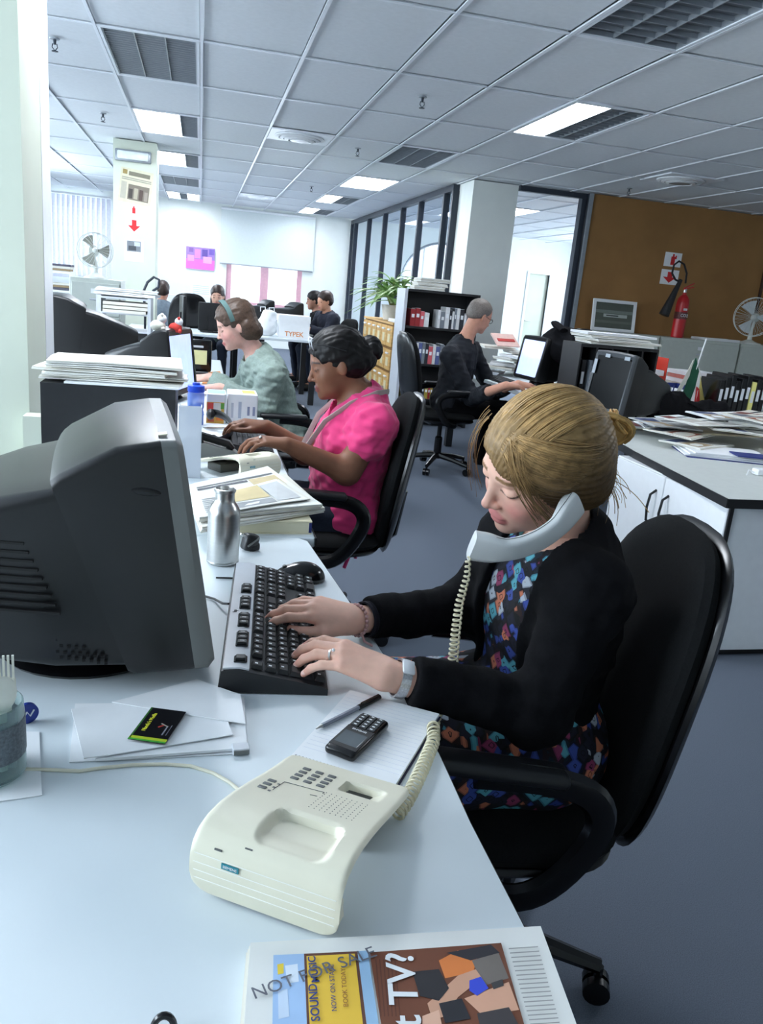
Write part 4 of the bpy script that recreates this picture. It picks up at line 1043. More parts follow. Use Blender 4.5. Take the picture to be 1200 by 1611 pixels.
def office_chair(label, loc, rz, back_h=0.56, back_w=0.46, seat_z=0.45, arms=True, group='black swivel office chairs', recline=0.17, top=0.99, mini=False, arm_z=0.655, slope=0.0, bk=0.0):
    t = thing('office_chair', label, 'chair', loc, rz, group)
    # seat
    V, f = pillow(0.50, 0.47, 0.075, 3.6); R = np.array([[0, 1, 0], [-1, 0, 0], [0, 0, 1.0]])
    obj('seat', G().add(V, f, None, True, R, (0, 0, seat_z)), M_FABRIC, t)
    V, f = pillow(0.49, 0.46, 0.05, 3.6); obj('seat_shell', G().add(V, f, None, True, R, (0, 0, seat_z-0.030)), M_SHELL, t)
    # back: width along y, height along z, front towards +x
    Rb = np.array([[0, 0, 1.0], [1, 0, 0], [0, 1, 0]]); Rb = roty(-recline)@Rb; cb = (-0.295+bk, 0, top-back_h/2)
    V, f = pillow(back_w, back_h, 0.075, 2.9, taper=0.10, bend=0.035); obj('backrest', G().add(V, f, None, True, Rb, cb), M_FABRIC, t)
    V, f = pillow(back_w+0.012, back_h+0.012, 0.045, 2.9, taper=0.10, bend=0.035)
    cb2 = np.array(cb)+Rb@np.array([0, 0, -0.026]); obj('back_shell', G().add(V, f, None, True, Rb, cb2), M_SHELL, t)
    g = G(); g.tube([(-0.10, 0, seat_z-0.06), (-0.24, 0, seat_z-0.055), (-0.30, 0, seat_z-0.01), (-0.325, 0, seat_z+0.16)], 0.022, 8, squash=(1.6, 0.6)); obj('back_bracket', g, M_SHELL, t)
    if arms:
        for sy in (-1, 1):
            y = sy*0.275; a = obj('armrest', G().rbox((0.0, 0, 0), (0.25, 0.055, 0.026), 0.012, 3), M_BLACK, t, (0.055, y, arm_z)); a.rotation_euler = (0, -slope, 0)
            pth = [(0.02, 0.0, -0.014), (-0.10, 0, -0.018), (-0.165, 0, -0.035), (-0.195, 0, -0.075), (-0.19, 0, -0.12), (-0.15, 0, -0.19), (-0.11, 0, seat_z-arm_z-0.035), (-0.06, 0, seat_z-arm_z-0.055), (0.0, -sy*0.05, seat_z-arm_z-0.058), (0.0, -sy*0.2, seat_z-arm_z-0.058)]
            # smooth the path
            pp = np.array(pth); q = []
            for i in range(len(pp)-1):
                for u in (0, 0.33, 0.66): q.append(pp[i]*(1-u)+pp[i+1]*u)
            q.append(pp[-1]); q = np.array(q)
            for _ in range(4): q[1:-1] = (q[:-2]+2*q[1:-1]+q[2:])/4
            obj('arm_bracket', G().tube(q, 0.017, 8, squash=(1.0, 1.5)), M_SHELL, t, (0.055, y, arm_z))
    obj('gas_lift', G().lathe([(0, 0.09), (0.032, 0.09), (0.03, 0.26), (0.018, 0.27), (0.018, seat_z-0.05), (0, seat_z-0.05)], 16), M_SHELL, t)
    obj('tilt_mechanism', G().rbox((0, 0, seat_z-0.07), (0.22, 0.16, 0.04), 0.01), M_SHELL, t)
    for k in range(5):
        a = 2*PI*k/5+0.35; c, s_ = math.cos(a), math.sin(a)
        obj('base_leg', G().tube([(0.02*c, 0.02*s_, 0.115), (0.15*c, 0.15*s_, 0.10), (0.29*c, 0.29*s_, 0.075)], [0.024, 0.020, 0.015], 8), M_SHELL, t)
        g = G(); d = np.array([-s_, c, 0])
        for u in (-0.014, 0.014): g.cyl(np.array([0.29*c, 0.29*s_, 0.027])+d*(u-0.009), np.array([0.29*c, 0.29*s_, 0.027])+d*(u+0.009), 0.027, n=16)
        g.cyl((0.29*c, 0.29*s_, 0.04), (0.29*c, 0.29*s_, 0.075), 0.009, n=8); obj('castor', g, M_SHELL, t)
    return t

# ================================================================ people
def head_frame(F, L):
    F = unit(F); L = np.asarray(L, float); L = unit(L-F*np.dot(F, L)); U = np.cross(F, L); return np.stack([F, L, U], 1)
def add_head(s, C, R, sc=1.0, lids=True, ears=True, nose=1.0):
    w = lambda *p: C+R@(np.array(p)*sc)
    e = lambda c, r, k=0.02, sub=False, Q=None: s.ell(w(*c), np.array(r)*sc, R if Q is None else R@Q, k*sc, sub)
    e((-0.008, 0, 0.036), (0.098, 0.075, 0.088))
    e((0.030, 0, -0.028), (0.062, 0.060, 0.083), 0.03)
    e((0.040, 0, -0.074), (0.044, 0.046, 0.036), 0.03)
    e((0.074, 0, -0.100), (0.018, 0.019, 0.014), 0.02)
    for y in (-1, 1): e((0.056, 0.034*y, -0.034), (0.026, 0.024, 0.028), 0.02)
    s.cap(w(0.080, -0.030, 0.019), w(0.080, 0.030, 0.019), 0.010*sc, None, 0.015*sc)
    for y in (-1, 1): e((0.104, 0.033*y, 0.000), (0.018, 0.019, 0.011), 0.012, True)
    for y in (-1, 1): e((0.0765, 0.032*y, -0.001), (0.0135, 0.0165, 0.0115), 0.004)
    s.cap(w(0.086, 0, 0.010), w(0.108*nose, 0, -0.032), 0.0065*sc, 0.0085*sc, 0.010*sc)
    e((0.1085*nose, 0, -0.035), (0.0095, 0.0095, 0.008), 0.006)
    for y in (-1, 1): e((0.0965, 0.0115*y, -0.0385), (0.0085, 0.0065, 0.0065), 0.005)
    e((0.0895, 0, -0.0655), (0.0115, 0.0215, 0.0058), 0.006); e((0.0875, 0, -0.0765), (0.0115, 0.0185, 0.0065), 0.006)
    e((0.104, 0, -0.0712), (0.010, 0.022, 0.0014), 0.003, True)
    if ears:
        for y in (-1, 1): e((-0.006, 0.074*y, -0.010), (0.017, 0.0085, 0.030), 0.008, False, rotz(-0.35*y))
def head_colours(P, C, R, sc, skin, lip, brow, lash=(60, 40, 34), cheek=None, beard=None):
    q = ((P-C)@R)/sc; n = len(P); col = np.tile(np.array(lin(skin)[:3]), (n, 1))
    F, L, U = q[:, 0], q[:, 1], q[:, 2]
    def mix(m, c): 
        m = np.clip(m, 0, 1)[:, None]; return col*(1-m)+np.array(lin(c)[:3])*m
    if cheek is not None:
        m = np.exp(-(((np.abs(L)-0.042)/0.020)**2+((U+0.038)/0.022)**2))*(F > 0.03)*0.8; col = mix(m, cheek)
        m = np.exp(-((L/0.012)**2+((U+0.037)/0.012)**2))*(F > 0.09)*0.5; col = mix(m, cheek)
    m = (F > 0.06)*(np.clip(1.25-np.hypot(L/0.0225, (U+0.071)/0.0135), 0, 0.25)*4); col = mix(m, lip)
    al = np.abs(L)
    m = (F > 0.05)*(al > 0.012)*(al < 0.052)*np.clip(1-np.abs(U-0.0235+0.10*np.maximum(al-0.036, 0)*2)/0.0042, 0, 0.4)*2.5; col = mix(m, brow)
    m = (F > 0.06)*(al > 0.016)*(al < 0.049)*np.clip(1-np.abs(U+0.0065-0.0045*((al-0.032)/0.016)**2)/0.0026, 0, 0.5)*2; col = mix(m, lash)
    return col
def add_hand(s, wr, fwd, up, lat, sc=1.0, curl=(0.35, 0.55, 0.35), spread=0.06, thumb=(0.0, 0.0), k=0.0035):
    fwd = unit(fwd); up = unit(np.asarray(up)-fwd*np.dot(up, fwd)); lat = unit(np.asarray(lat)-fwd*np.dot(lat, fwd)-up*np.dot(lat, up))
    offs = (0.027, 0.009, -0.009, -0.026); leng = (0.086, 0.090, 0.084, 0.076)
    segs = ((0.042, 0.025, 0.020), (0.046, 0.028, 0.021), (0.042, 0.026, 0.020), (0.033, 0.020, 0.018))
    kn = []
    for i in range(4):
        p = wr+(fwd*leng[i]+lat*offs[i]+up*(0.004 if i in (1, 2) else 0.0))*sc; kn.append(p)
        s.cap(wr+(lat*offs[i]*0.55+fwd*0.012)*sc, p, 0.0165*sc, 0.0108*sc, 0.014)
    tips = []
    for i in range(4):
        p = kn[i]; a = 0.0; sp = spread*(1.5-i); r = [0.0098, 0.0088, 0.0078, 0.0064] if i < 3 else [0.0086, 0.0076, 0.0068, 0.0056]
        c_ = curl[i] if isinstance(curl[0], (tuple, list)) else curl
        for j in range(3):
            a += c_[j]; d = unit(fwd*math.cos(a)-up*math.sin(a)+lat*math.sin(sp)*math.cos(a)); p2 = p+d*segs[i][j]*sc
            s.cap(p, p2, r[j]*sc, r[j+1]*sc, k); p = p2
        tips.append((p, d))
    a = wr+(fwd*0.022+lat*0.020-up*0.006)*sc; b = wr+(fwd*(0.060+thumb[0])+lat*0.042-up*(0.012+thumb[1]))*sc
    c = b+(fwd*0.032+lat*0.004-up*(0.006+thumb[1]))*sc; e = c+(fwd*0.026-lat*0.006-up*0.006)*sc
    s.cap(a, b, 0.0165*sc, 0.0125*sc, 0.012); s.cap(b, c, 0.0115*sc, 0.0098*sc, 0.003); s.cap(c, e, 0.0098*sc, 0.0075*sc, 0.003)
    tips.append((e, unit(e-c)))
    return kn, tips
def bbox_of(pts, m): P = np.array(pts); return P.min(0)-m, P.max(0)+m
def torso_frame(J):
    U = unit(J['nek']-J['pel']); L = unit(J['shL']-J['shR']); L = unit(L-U*np.dot(U, L)); F = np.cross(L, U); return np.stack([F, L, U], 1)
def add_torso(s, J, inf=0.0, sc=1.0, bust=0.0, belly=0.0):
    R = torso_frame(J); wd = J.get('wide', 1.0)
    lerp = lambda t: J['pel']*(1-t)+J['nek']*t
    s.ell(J['pel'], np.array([0.115, 0.165*wd, 0.11])*sc+inf, R, 0.05)
    s.ell(lerp(0.36)+R[:, 0]*(0.004+belly*0.5), np.array([0.098+belly, 0.138*wd, 0.13])*sc+inf, R, 0.06)
    s.ell(lerp(0.70), np.array([0.105, 0.150*wd, 0.155])*sc+inf, R, 0.06)
    if bust:
        for y in (-1, 1): s.ell(lerp(0.62)+R[:, 0]*0.075*sc+R[:, 1]*0.062*y*sc, np.array([bust, 0.062, 0.062])*sc+inf, R, 0.04)
    s.cap(J['shL'], J['shR'], 0.052*sc+inf, None, 0.05)
    s.cap(lerp(0.93), J['nek'], 0.075*sc+inf, 0.060*sc+inf, 0.05)
def add_arm(s, J, S, inf=0.0, sc=1.0, t_end=1.0, k=0.03, upper=True):
    sh, el, wr = J['sh'+S], J['el'+S], J['wr'+S]
    if t_end <= 1.0 and upper and t_end < 0: # short sleeve: -fraction of the upper arm
        s.cap(sh, sh+(el-sh)*(-t_end), 0.052*sc+inf, 0.050*sc+inf+0.006, k); return
    if upper: s.cap(sh, el, 0.050*sc+inf, 0.042*sc+inf, k)
    s.cap(el, el+(wr-el)*t_end, 0.042*sc+inf, (0.042+(0.0255-0.042)*t_end)*sc+inf, k)
def add_leg(s, J, S, inf=0.0, sc=1.0):
    s.cap(J['hip'+S], J['kn'+S], 0.083*sc+inf, 0.060*sc+inf, 0.04); s.cap(J['kn'+S], J['an'+S], 0.057*sc+inf, 0.038*sc+inf, 0.03)
def cut_cuffs(d, P, cuffs):
    for c_, a_, e_ in cuffs:
        q = P-e_; ln = np.linalg.norm(c_-e_); h_ = q@a_; rad = np.linalg.norm(q-h_[:, None]*a_, axis=1)
        d = np.where((rad < 0.075) & (h_ > 0), np.maximum(d, h_-ln), d)
    return d
M_SKIN = mat('skin', (220, 170, 150), 0.5, noise=0.05, nscale=60, vcol=True, sss=0.12, spec=0.35)
def person(label, J, sty, h=0.007):
    """J joints in world space; sty colours; builds body (one mesh) + clothes + hair as children"""
    base = np.array([J['pel'][0], J['pel'][1], 0.0])
    t = thing('person', label, 'person', base, 0)
    sc = sty.get('sc', 1.0); hd = J['head']; C, R = hd[0], hd[1]; hs = hd[2] if len(hd) > 2 else 1.0
    loc = lambda V: V-base
    # ---- body
    s = SDF(); add_head(s, C, R, hs); s.cap(C+R@np.array([-0.022, 0, -0.05])*hs, J['nek'], 0.050*sc, 0.054*sc, 0.025)
    for S in 'LR':
        add_arm(s, J, S, 0, sc)
        hn = J.get('hand'+S)
        if hn: add_hand(s, J['wr'+S], *hn[:3], sc=sc*0.95, **(hn[3] if len(hn) > 3 else {}))
    add_torso(s, J, -0.010, sc)
    for S in 'LR': add_leg(s, J, S, -0.010, sc); s.cap(J['an'+S], J['toe'+S], 0.036, 0.030, 0.02)
    pts = [C, J['pel'], J['toeL'], J['toeR'], J['knL'], J['knR'], J['elL'], J['elR'], J['wrL'], J['wrR'], J['shL'], J['shR']]
    lo, hi = bbox_of(pts, 0.24); v, f = surf(s, lo, hi, h)
    skin = sty['skin']; col = head_colours(v, C, R, hs, skin, sty.get('lip', (176, 100, 96)), sty.get('brow', (60, 44, 36)), cheek=sty.get('cheek'))
    obj('body', np_mesh('body', [(loc(v), f)], [col]), M_SKIN, t)
    # ---- top
    top = SDF(); bi = sty.get('bulk', 0.012)
    add_torso(top, J, bi, sc, sty.get('bust', 0.0), sty.get('belly', 0.0))
    for S in 'LR': add_arm(top, J, S, bi, sc, sty.get('sleeve', 0.93))
    wr = sty.get('wrinkle', 0.005); U = torso_frame(J)
    nk = SDF(); nk.cap(J['nek']-U[:, 2]*0.012+U[:, 0]*0.012, C, sty.get('neck_r', 0.062)+0.006, sty.get('neck_r', 0.062)+0.045); low = J['pel']-U[:, 2]*sty.get('hem', 0.10)
    if sty.get('vneck'): nk.cap(J['nek']+U[:, 0]*0.06, J['nek']+U[:, 0]*0.13-U[:, 2]*sty['vneck'], 0.055, 0.012, 0.02)
    cf = []
    if 0 < sty.get('sleeve', 0.93) <= 1: cf = [(J['el'+S]+(J['wr'+S]-J['el'+S])*(sty.get('sleeve', 0.93)-0.03), unit(J['wr'+S]-J['el'+S]), J['el'+S]) for S in 'LR']
    def ftop(P):
        d = top(P); d = cut_cuffs(d, P, cf); d = d+wr*snoise(P, 45, 3)*0.7+wr*0.6*snoise(P, 90, 5)
        d = np.maximum(d, -nk(P)); return np.maximum(d, -(P-low)@U[:, 2])
    lo, hi = bbox_of([J['pel'], J['nek'], J['elL'], J['elR'], J['shL'], J['shR'], J['wrL'], J['wrR']], 0.2); v, f = surf(ftop, lo, hi, h)
    o = obj(sty.get('top_name', 'shirt'), np_mesh('top', [(loc(v), f)]), sty['top'], t)
    # ---- trousers and shoes
    tr = SDF(); tr.ell(J['pel'], (0.125, 0.175*J.get('wide', 1.0), 0.115), U, 0.03)
    for S in 'LR': add_leg(tr, J, S, 0.006, sc)
    lo, hi = bbox_of([J['pel'], J['knL'], J['knR'], J['anL'], J['anR']], 0.2); v, f = surf(lambda P: tr(P)+0.004*snoise(P, 40, 8), lo, hi, max(h, 0.008))
    obj('trousers', np_mesh('trousers', [(loc(v), f)]), sty['legs'], t)
    for S in 'LR':
        sh = SDF(); sh.cap(J['an'+S]+np.array([0, 0, -0.02]), J['toe'+S], 0.045, 0.040); lo, hi = bbox_of([J['an'+S], J['toe'+S]], 0.07)
        v, f = surf(lambda P: np.maximum(sh(P), 0.003-P[:, 2]), lo, hi, 0.008); obj('shoe', np_mesh('shoe', [(loc(v), f)]), M_BLACK, t)
    return t, base
def hair_cap(t, base, C, R, hs, prims, cut, m, h=0.004, strands=0.0, name='hair', seed=1, freq=(40, 150, 150)):
    """prims/cut: ellipsoids (centre, radii) in head space"""
    s = SDF()
    for c, r in prims: s.ell(C+R@np.array(c)*hs, np.array(r)*hs, R, 0.02)
    for c, r in cut: s.ell(C+R@np.array(c)*hs, np.array(r)*hs, R, 0.012, True)
    def fn(P):
        q = (P-C)@R; return s(P)+strands*(snoise(q*np.array([0.25, 1, 1]), freq[1], seed)+0.6*snoise(q*np.array([0.4, 1, 0.6]), freq[2]*1.8, seed+1))
    pts = [C+R@np.array(c)*hs for c, r in prims]; mr = max(max(r) for c, r in prims)*hs+0.02
    v, f = surf(fn, np.min(pts, 0)-mr, np.max(pts, 0)+mr, h)
    return obj(name, np_mesh(name, [(v-base, f)]), m, t)

# ---------------------------------------------------------------- blonde woman in the foreground
office_chair('tall black office chair under the blonde woman', (0.55, 1.25, 0), PI-0.16, back_h=0.60, top=0.985, recline=0.17, bk=0.02, slope=0.10, arm_z=0.645)
HC = A(0.561, 1.2, 1.08); HR = head_frame((-0.90, -0.14, -0.40), (0.27, -0.91, -0.30))
J = dict(pel=A(0.64, 1.26, 0.555), nek=A(0.655, 1.245, 0.935), shL=A(0.635, 1.095, 0.895), shR=A(0.615, 1.395, 0.885),
         elL=A(0.545, 1.045, 0.705), elR=A(0.545, 1.40, 0.735), wrL=A(0.296, 1.050, 0.770), wrR=A(0.286, 1.258, 0.770))
TR = torso_frame(J)
base = A(0.64, 1.26, 0)
t = thing('person', 'blonde woman in a black cardigan typing with a phone at her ear', 'person', base)
BLP = t
SK = (226, 180, 160)
s = SDF(); add_head(s, HC, HR, 1.0, nose=0.985); s.cap(HC+HR@A(-0.022, 0, -0.05), J['nek'], 0.047, 0.052, 0.025)
lo, hi = bbox_of([HC, J['nek']], 0.145); v, f = surf(s, lo, hi, 0.0024)
c = head_colours(v, HC, HR, 1.0, SK, (198, 122, 118), (128, 96, 66), lash=(82, 60, 52), cheek=(226, 150, 140))
parts, cols = [(v-base, f)], [c]
TIPS = {}
for S, lat in (('L', A(0.35, 0.94, -0.1)), ('R', A(-0.05, -0.98, -0.25))):
    s = SDF(); add_arm(s, J, S, 0.0, 0.92, upper=False)
    if S == 'L': kn, tips = add_hand(s, J['wrL'], A(-0.086, 0.042, 0.024), A(-0.1, -0.12, 1), lat, 0.94, ((0.30, 0.40, 0.25), (0.34, 0.46, 0.3), (0.36, 0.46, 0.3), (0.34, 0.42, 0.3)), 0.09, (0.004, 0.004))
    else: kn, tips = add_hand(s, J['wrR'], A(-0.100, 0.020, 0.020), A(-0.1, -0.25, 1), lat, 0.94, ((0.22, 0.36, 0.25), (0.30, 0.42, 0.3), (0.34, 0.46, 0.3), (0.30, 0.40, 0.3)), 0.08, (0.0, 0.002))
    TIPS[S] = (kn, tips)
    lo, hi = bbox_of([J['wr'+S], J['el'+S]]+[p for p, d in tips], 0.06); v, f = surf(s, lo, hi, 0.0025)
    cc = np.tile(np.array(lin(SK)[:3]), (len(v), 1)); rd = np.array(lin((224, 150, 132))[:3])
    for p, d in tips: m = np.exp(-(np.linalg.norm(v-p, axis=1)/0.014)**2)[:, None]*0.7; cc = cc*(1-m)+rd*m
    for p in kn: m = np.exp(-(np.linalg.norm(v-p, axis=1)/0.010)**2)[:, None]*0.35; cc = cc*(1-m)+rd*m
    # nails
    for p, d in tips:
        q = v-p; n_ = (q@A(0, 0, 1) > 0.0015)&(np.linalg.norm(q+d*0.001, axis=1) < 0.0068); cc[n_] = lin((236, 196, 186))[:3]
    parts.append((v-base, f)); cols.append(cc)
J.update(hipL=A(0.60, 1.18, 0.545), hipR=A(0.60, 1.34, 0.545), knL=A(0.19, 1.13, 0.555), knR=A(0.19, 1.35, 0.555), anL=A(0.30, 1.10, 0.09), anR=A(0.28, 1.36, 0.09), toeL=A(0.14, 1.09, 0.04), toeR=A(0.12, 1.37, 0.04))
s = SDF(); add_torso(s, J, -0.012, 0.92)
for S in 'LR': add_arm(s, J, S, -0.004, 0.9, 0.5); add_leg(s, J, S, -0.012, 0.92); s.cap(J['an'+S], J['toe'+S], 0.034, 0.028, 0.02)
lo, hi = bbox_of([J['pel'], J['nek'], J['toeL'], J['toeR'], J['elL'], J['elR']], 0.2); v, f = surf(s, lo, hi, 0.008)
parts.append((v-base, f)); cols.append(np.tile(np.array(lin(SK)[:3]), (len(v), 1)))
obj('body', np_mesh('body', parts, cols), M_SKIN, t)
# patterned dress
def dress_mat():
    m = bpy.data.materials.new('patterned_dress_cloth'); m.use_nodes = True; nt = m.node_tree; n = nt.nodes; l = nt.links; p = n['Principled BSDF']; p.inputs['Roughness'].default_value = 0.85
    tc = n.new('ShaderNodeTexCoord'); vo = n.new('ShaderNodeTexVoronoi'); vo.distance = 'MANHATTAN'; vo.inputs['Scale'].default_value = 44
    l.new(tc.outputs['Object'], vo.inputs['Vector'])
    sx = n.new('ShaderNodeSeparateColor'); l.new(vo.outputs['Color'], sx.inputs[0])
    r = n.new('ShaderNodeValToRGB'); r.color_ramp.interpolation = 'CONSTANT'; l.new(sx.outputs[0], r.inputs[0])
    cs_ = [(0, (22, 24, 40)), (0.14, (60, 80, 160)), (0.32, (90, 170, 186)), (0.46, (20, 20, 30)), (0.6, (206, 122, 92)), (0.72, (188, 196, 206)), (0.8, (150, 60, 100)), (0.88, (24, 26, 44))]
    els = r.color_ramp.elements
    while len(els) < len(cs_): els.new(0.5)
    for e_, (q_, c_) in zip(els, cs_): e_.position = q_; e_.color = lin(c_)
    r2 = n.new('ShaderNodeValToRGB'); r2.color_ramp.interpolation = 'CONSTANT'; l.new(vo.outputs['Distance'], r2.inputs[0])
    e2 = r2.color_ramp.elements
    while len(e2) < 5: e2.new(0.5)
    for e_, (q_, c_) in zip(e2, [(0, (255, 255, 255)), (0.26, (40, 40, 50)), (0.34, (255, 255, 255)), (0.78, (200, 200, 206)), (0.92, (50, 52, 64))]): e_.position = q_; e_.color = lin(c_)
    mx = n.new('ShaderNodeMix'); mx.data_type = 'RGBA'; mx.blend_type = 'MULTIPLY'; mx.inputs[0].default_value = 1.0; l.new(r.outputs[0], mx.inputs[6]); l.new(r2.outputs[0], mx.inputs[7]); l.new(mx.outputs[2], p.inputs['Base Color'])
    return m
U = TR
dr = SDF(); add_torso(dr, J, 0.004, 0.92, bust=0.035)
skirt = SDF(); skirt.ell(J['pel'], (0.14, 0.19, 0.12), U)
for S in 'LR': skirt.cap(J['hip'+S], J['hip'+S]*0.35+J['kn'+S]*0.65, 0.100, 0.088, 0.06)
nkc = SDF(); nkc.cap(J['nek']-U[:, 2]*0.015+U[:, 0]*0.02, HC, 0.062, 0.08)
def fdr(P): return np.maximum(smin(dr(P), skirt(P), 0.03)+0.003*snoise(P, 50, 4), -nkc(P))
lo, hi = bbox_of([J['pel'], J['nek'], J['knL'], J['knR'], J['shL'], J['shR']], 0.18); v, f = surf(fdr, lo, hi, 0.006)
obj('dress', np_mesh('dress', [(v-base, f)]), dress_mat(), t)
M_CARD = mat('black_knit', (17, 17, 20), 0.95, noise=0.2, nscale=200, bump=0.4, bscale=1400, spec=0.15)
cd = SDF(); add_torso(cd, J, 0.016, 0.92, bust=0.036)
for S in 'LR': add_arm(cd, J, S, 0.013, 0.92, 0.90 if S == 'L' else 0.96)
wst = J['pel']*0.62+J['nek']*0.38
cuffs = [(J['el'+S]+(J['wr'+S]-J['el'+S])*tt_, unit(J['wr'+S]-J['el'+S]), J['el'+S]) for S, tt_ in (('L', 0.86), ('R', 0.92))]
def fcd(P):
    d = cut_cuffs(cd(P), P, cuffs)
    q = P-(J['pel']*0.3+J['nek']*0.7); qf, ql, qu = q@U[:, 0], q@U[:, 1], q@U[:, 2]
    # folds: around the elbows and along the sleeves
    d = d+0.0045*snoise(P, 38, 11)+0.0025*snoise(P*A(1, 1, 2.2), 70, 12)
    slot = np.maximum(np.abs(ql-0.016)-(0.074+0.05*np.clip(-qu, -0.2, 0.3)*0.2), 0.03-qf)
    slot = np.maximum(slot, qf-0.185)
    d = np.maximum(d, -slot); d = np.maximum(d, -nkc(P))
    return np.maximum(d, -(P-(J['pel']-U[:, 2]*0.07))@U[:, 2])
lo, hi = bbox_of([J['pel'], J['nek'], J['wrL'], J['wrR'], J['shL'], J['shR'], J['elL'], J['elR']], 0.16); v, f = surf(fcd, lo, hi, 0.0045)
obj('cardigan', np_mesh('cardigan', [(v-base, f)]), M_CARD, t)
tr = SDF()
for S in 'LR': add_leg(tr, J, S, 0.002, 0.92)
lo, hi = bbox_of([J['hipL'], J['knL'], J['knR'], J['anL'], J['anR'], J['hipR']], 0.15); v, f = surf(tr, lo, hi, 0.008)
obj('leggings', np_mesh('leggings', [(v-base, f)]), M_CARD, t)
for S in 'LR':
    sh = SDF(); sh.cap(J['an'+S]+A(0.01, 0, -0.03), J['toe'+S], 0.044, 0.038); lo, hi = bbox_of([J['an'+S], J['toe'+S]], 0.07)
    v, f = surf(lambda P: np.maximum(sh(P), 0.003-P[:, 2]), lo, hi, 0.008); obj('shoe', np_mesh('shoe', [(v-base, f)]), M_BLACK, t)
# wrist watch on the near wrist, hair ties and beads on the far one
def band(name, c, axis, r, w, th, m, sq=(1, 1), n_=28):
    M_ = frame(axis); ring = []
    for a in np.linspace(0, 2*PI, n_, endpoint=False): ring.append(c+M_@A(r*sq[0]*math.cos(a), r*sq[1]*math.sin(a), 0))
    g = G(); prof = [(-w/2, 0), (-w/2, th), (w/2, th), (w/2, 0)]; V = []; k = len(prof)
    for p in ring:
        o_ = unit(p-c)
        for z_, d_ in prof: V.append(p+M_[:, 2]*z_+o_*d_)
    f = [(i*k+j, i*k+(j+1) % k, ((i+1) % n_)*k+(j+1) % k, ((i+1) % n_)*k+j) for i in range(n_) for j in range(k)]
    g.add(np.array(V)-base, f, None, False); return obj(name, g, m, t), M_
ax = unit(J['wrL']-J['elL']); wc = J['wrL']-ax*0.018
wb, WM = band('wrist_watch', wc, ax, 0.0275, 0.015, 0.003, mat('steel_watch_band', (196, 196, 200), 0.3, metal=0.9, noise=0.2, nscale=400))
fd = unit(A(-0.1, -0.45, 0.9)-ax*np.dot(A(-0.1, -0.45, 0.9), ax)); fc = wc+fd*0.031
obj('watch_face', G().rbox(fc-base, (0.020, 0.024, 0.006), 0.003, 2, R=np.stack([ax, np.cross(fd, ax), fd], 1)), mat('watch_dial', (226, 228, 232), 0.2), wb)
ax = unit(J['wrR']-J['elR']); wc = J['wrR']-ax*0.010
for i in range(3): band('hair_tie', wc-ax*(0.006+0.007*i), ax, 0.0285+0.0005*i, 0.006, 0.0035, mat('navy_hair_tie', (22, 22, 34), 0.9))
g = G()
for a in np.linspace(0, 2*PI, 22, endpoint=False):
    M_ = frame(ax); g.ball(wc+ax*0.012+M_@A(0.027*math.cos(a), 0.027*math.sin(a), 0)-base, 0.0036, 8, 6)
g.tube([wc+ax*0.012+A(0.004, -0.026, -0.012)-base, wc+ax*0.010+A(0.008, -0.032, -0.026)-base, wc+A(0.014, -0.036, -0.034)-base], 0.0022, 6)
obj('bead_bracelet', g, mat('pink_beads', (196, 152, 150), 0.3), t)
k2 = TIPS['L'][0][2]; fdir = unit(TIPS['L'][1][2][0]-k2); band('ring', k2+unit(A(-0.086, 0.042, -0.02))*0.016, A(-0.086, 0.042, -0.025), 0.0100, 0.003, 0.001, M_CHROME)
obj('ring_stone', G().ball(k2+unit(A(-0.086, 0.042, -0.02))*0.016+A(0.002, -0.002, 0.0115)-base, 0.003, 8, 6), M_WHITEINK, t)
# ---- hair: a base mass, combed strands, a bun
M_HAIR = mat('blonde_hair', (150, 112, 62), 0.48, noise=0.28, nscale=60, vcol=True, spec=0.4)
def hw(*p): return HC+HR@A(*p)
hs_ = SDF(); pr = [((-0.012, 0.002, 0.041), (0.108, 0.087, 0.086)), ((-0.035, 0.004, 0.0), (0.090, 0.096, 0.086)), ((-0.060, 0.006, -0.050), (0.055, 0.078, 0.050))]
for c_, r_ in pr: hs_.ell(hw(*c_), r_, HR, 0.03)
for c_, r_ in [((0.122, -0.012, -0.048), (0.092, 0.064, 0.094)), ((0.134, -0.026, 0.010), (0.072, 0.050, 0.054)), ((0.10, 0.0, -0.13), (0.10, 0.12, 0.07))]: hs_.ell(hw(*c_), r_, HR, 0.012, True)
def hnoise(P):
    q = (P-HC)@HR; ang = np.arctan2(q[:, 1], q[:, 2]); return 0.0022*np.sin(ang*46+6*np.sin(q[:, 0]*30))+0.0016*np.sin(ang*97+q[:, 0]*40)
lo, hi = bbox_of([HC], 0.17); v, f = surf(lambda P: hs_(P)+hnoise(P)*0.55, lo, hi, 0.0028)
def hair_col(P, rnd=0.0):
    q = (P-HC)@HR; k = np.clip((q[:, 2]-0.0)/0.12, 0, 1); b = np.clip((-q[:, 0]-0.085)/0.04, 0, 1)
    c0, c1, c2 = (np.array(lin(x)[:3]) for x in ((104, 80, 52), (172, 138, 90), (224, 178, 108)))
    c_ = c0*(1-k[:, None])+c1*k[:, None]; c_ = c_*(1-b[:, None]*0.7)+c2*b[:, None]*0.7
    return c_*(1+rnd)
hp, hc = [(v-base, f)], [hair_col(v)*0.8]
def ribbon(path, r, n_=4):
    g = G(); g.tube(path, r, n_, caps=False); v_ = np.concatenate(g.v); return v_, np.array(g.f)
rs = np.random.RandomState(5)
BUN = A(-0.134, 0.010, 0.006)
def on_head(d, lift):
    d = unit(d); c_ = A(-0.016, 0.002, 0.032); r_ = A(0.110, 0.091, 0.0935)
    tt = 1/np.linalg.norm(d/r_); return c_+d*tt*(1+lift)
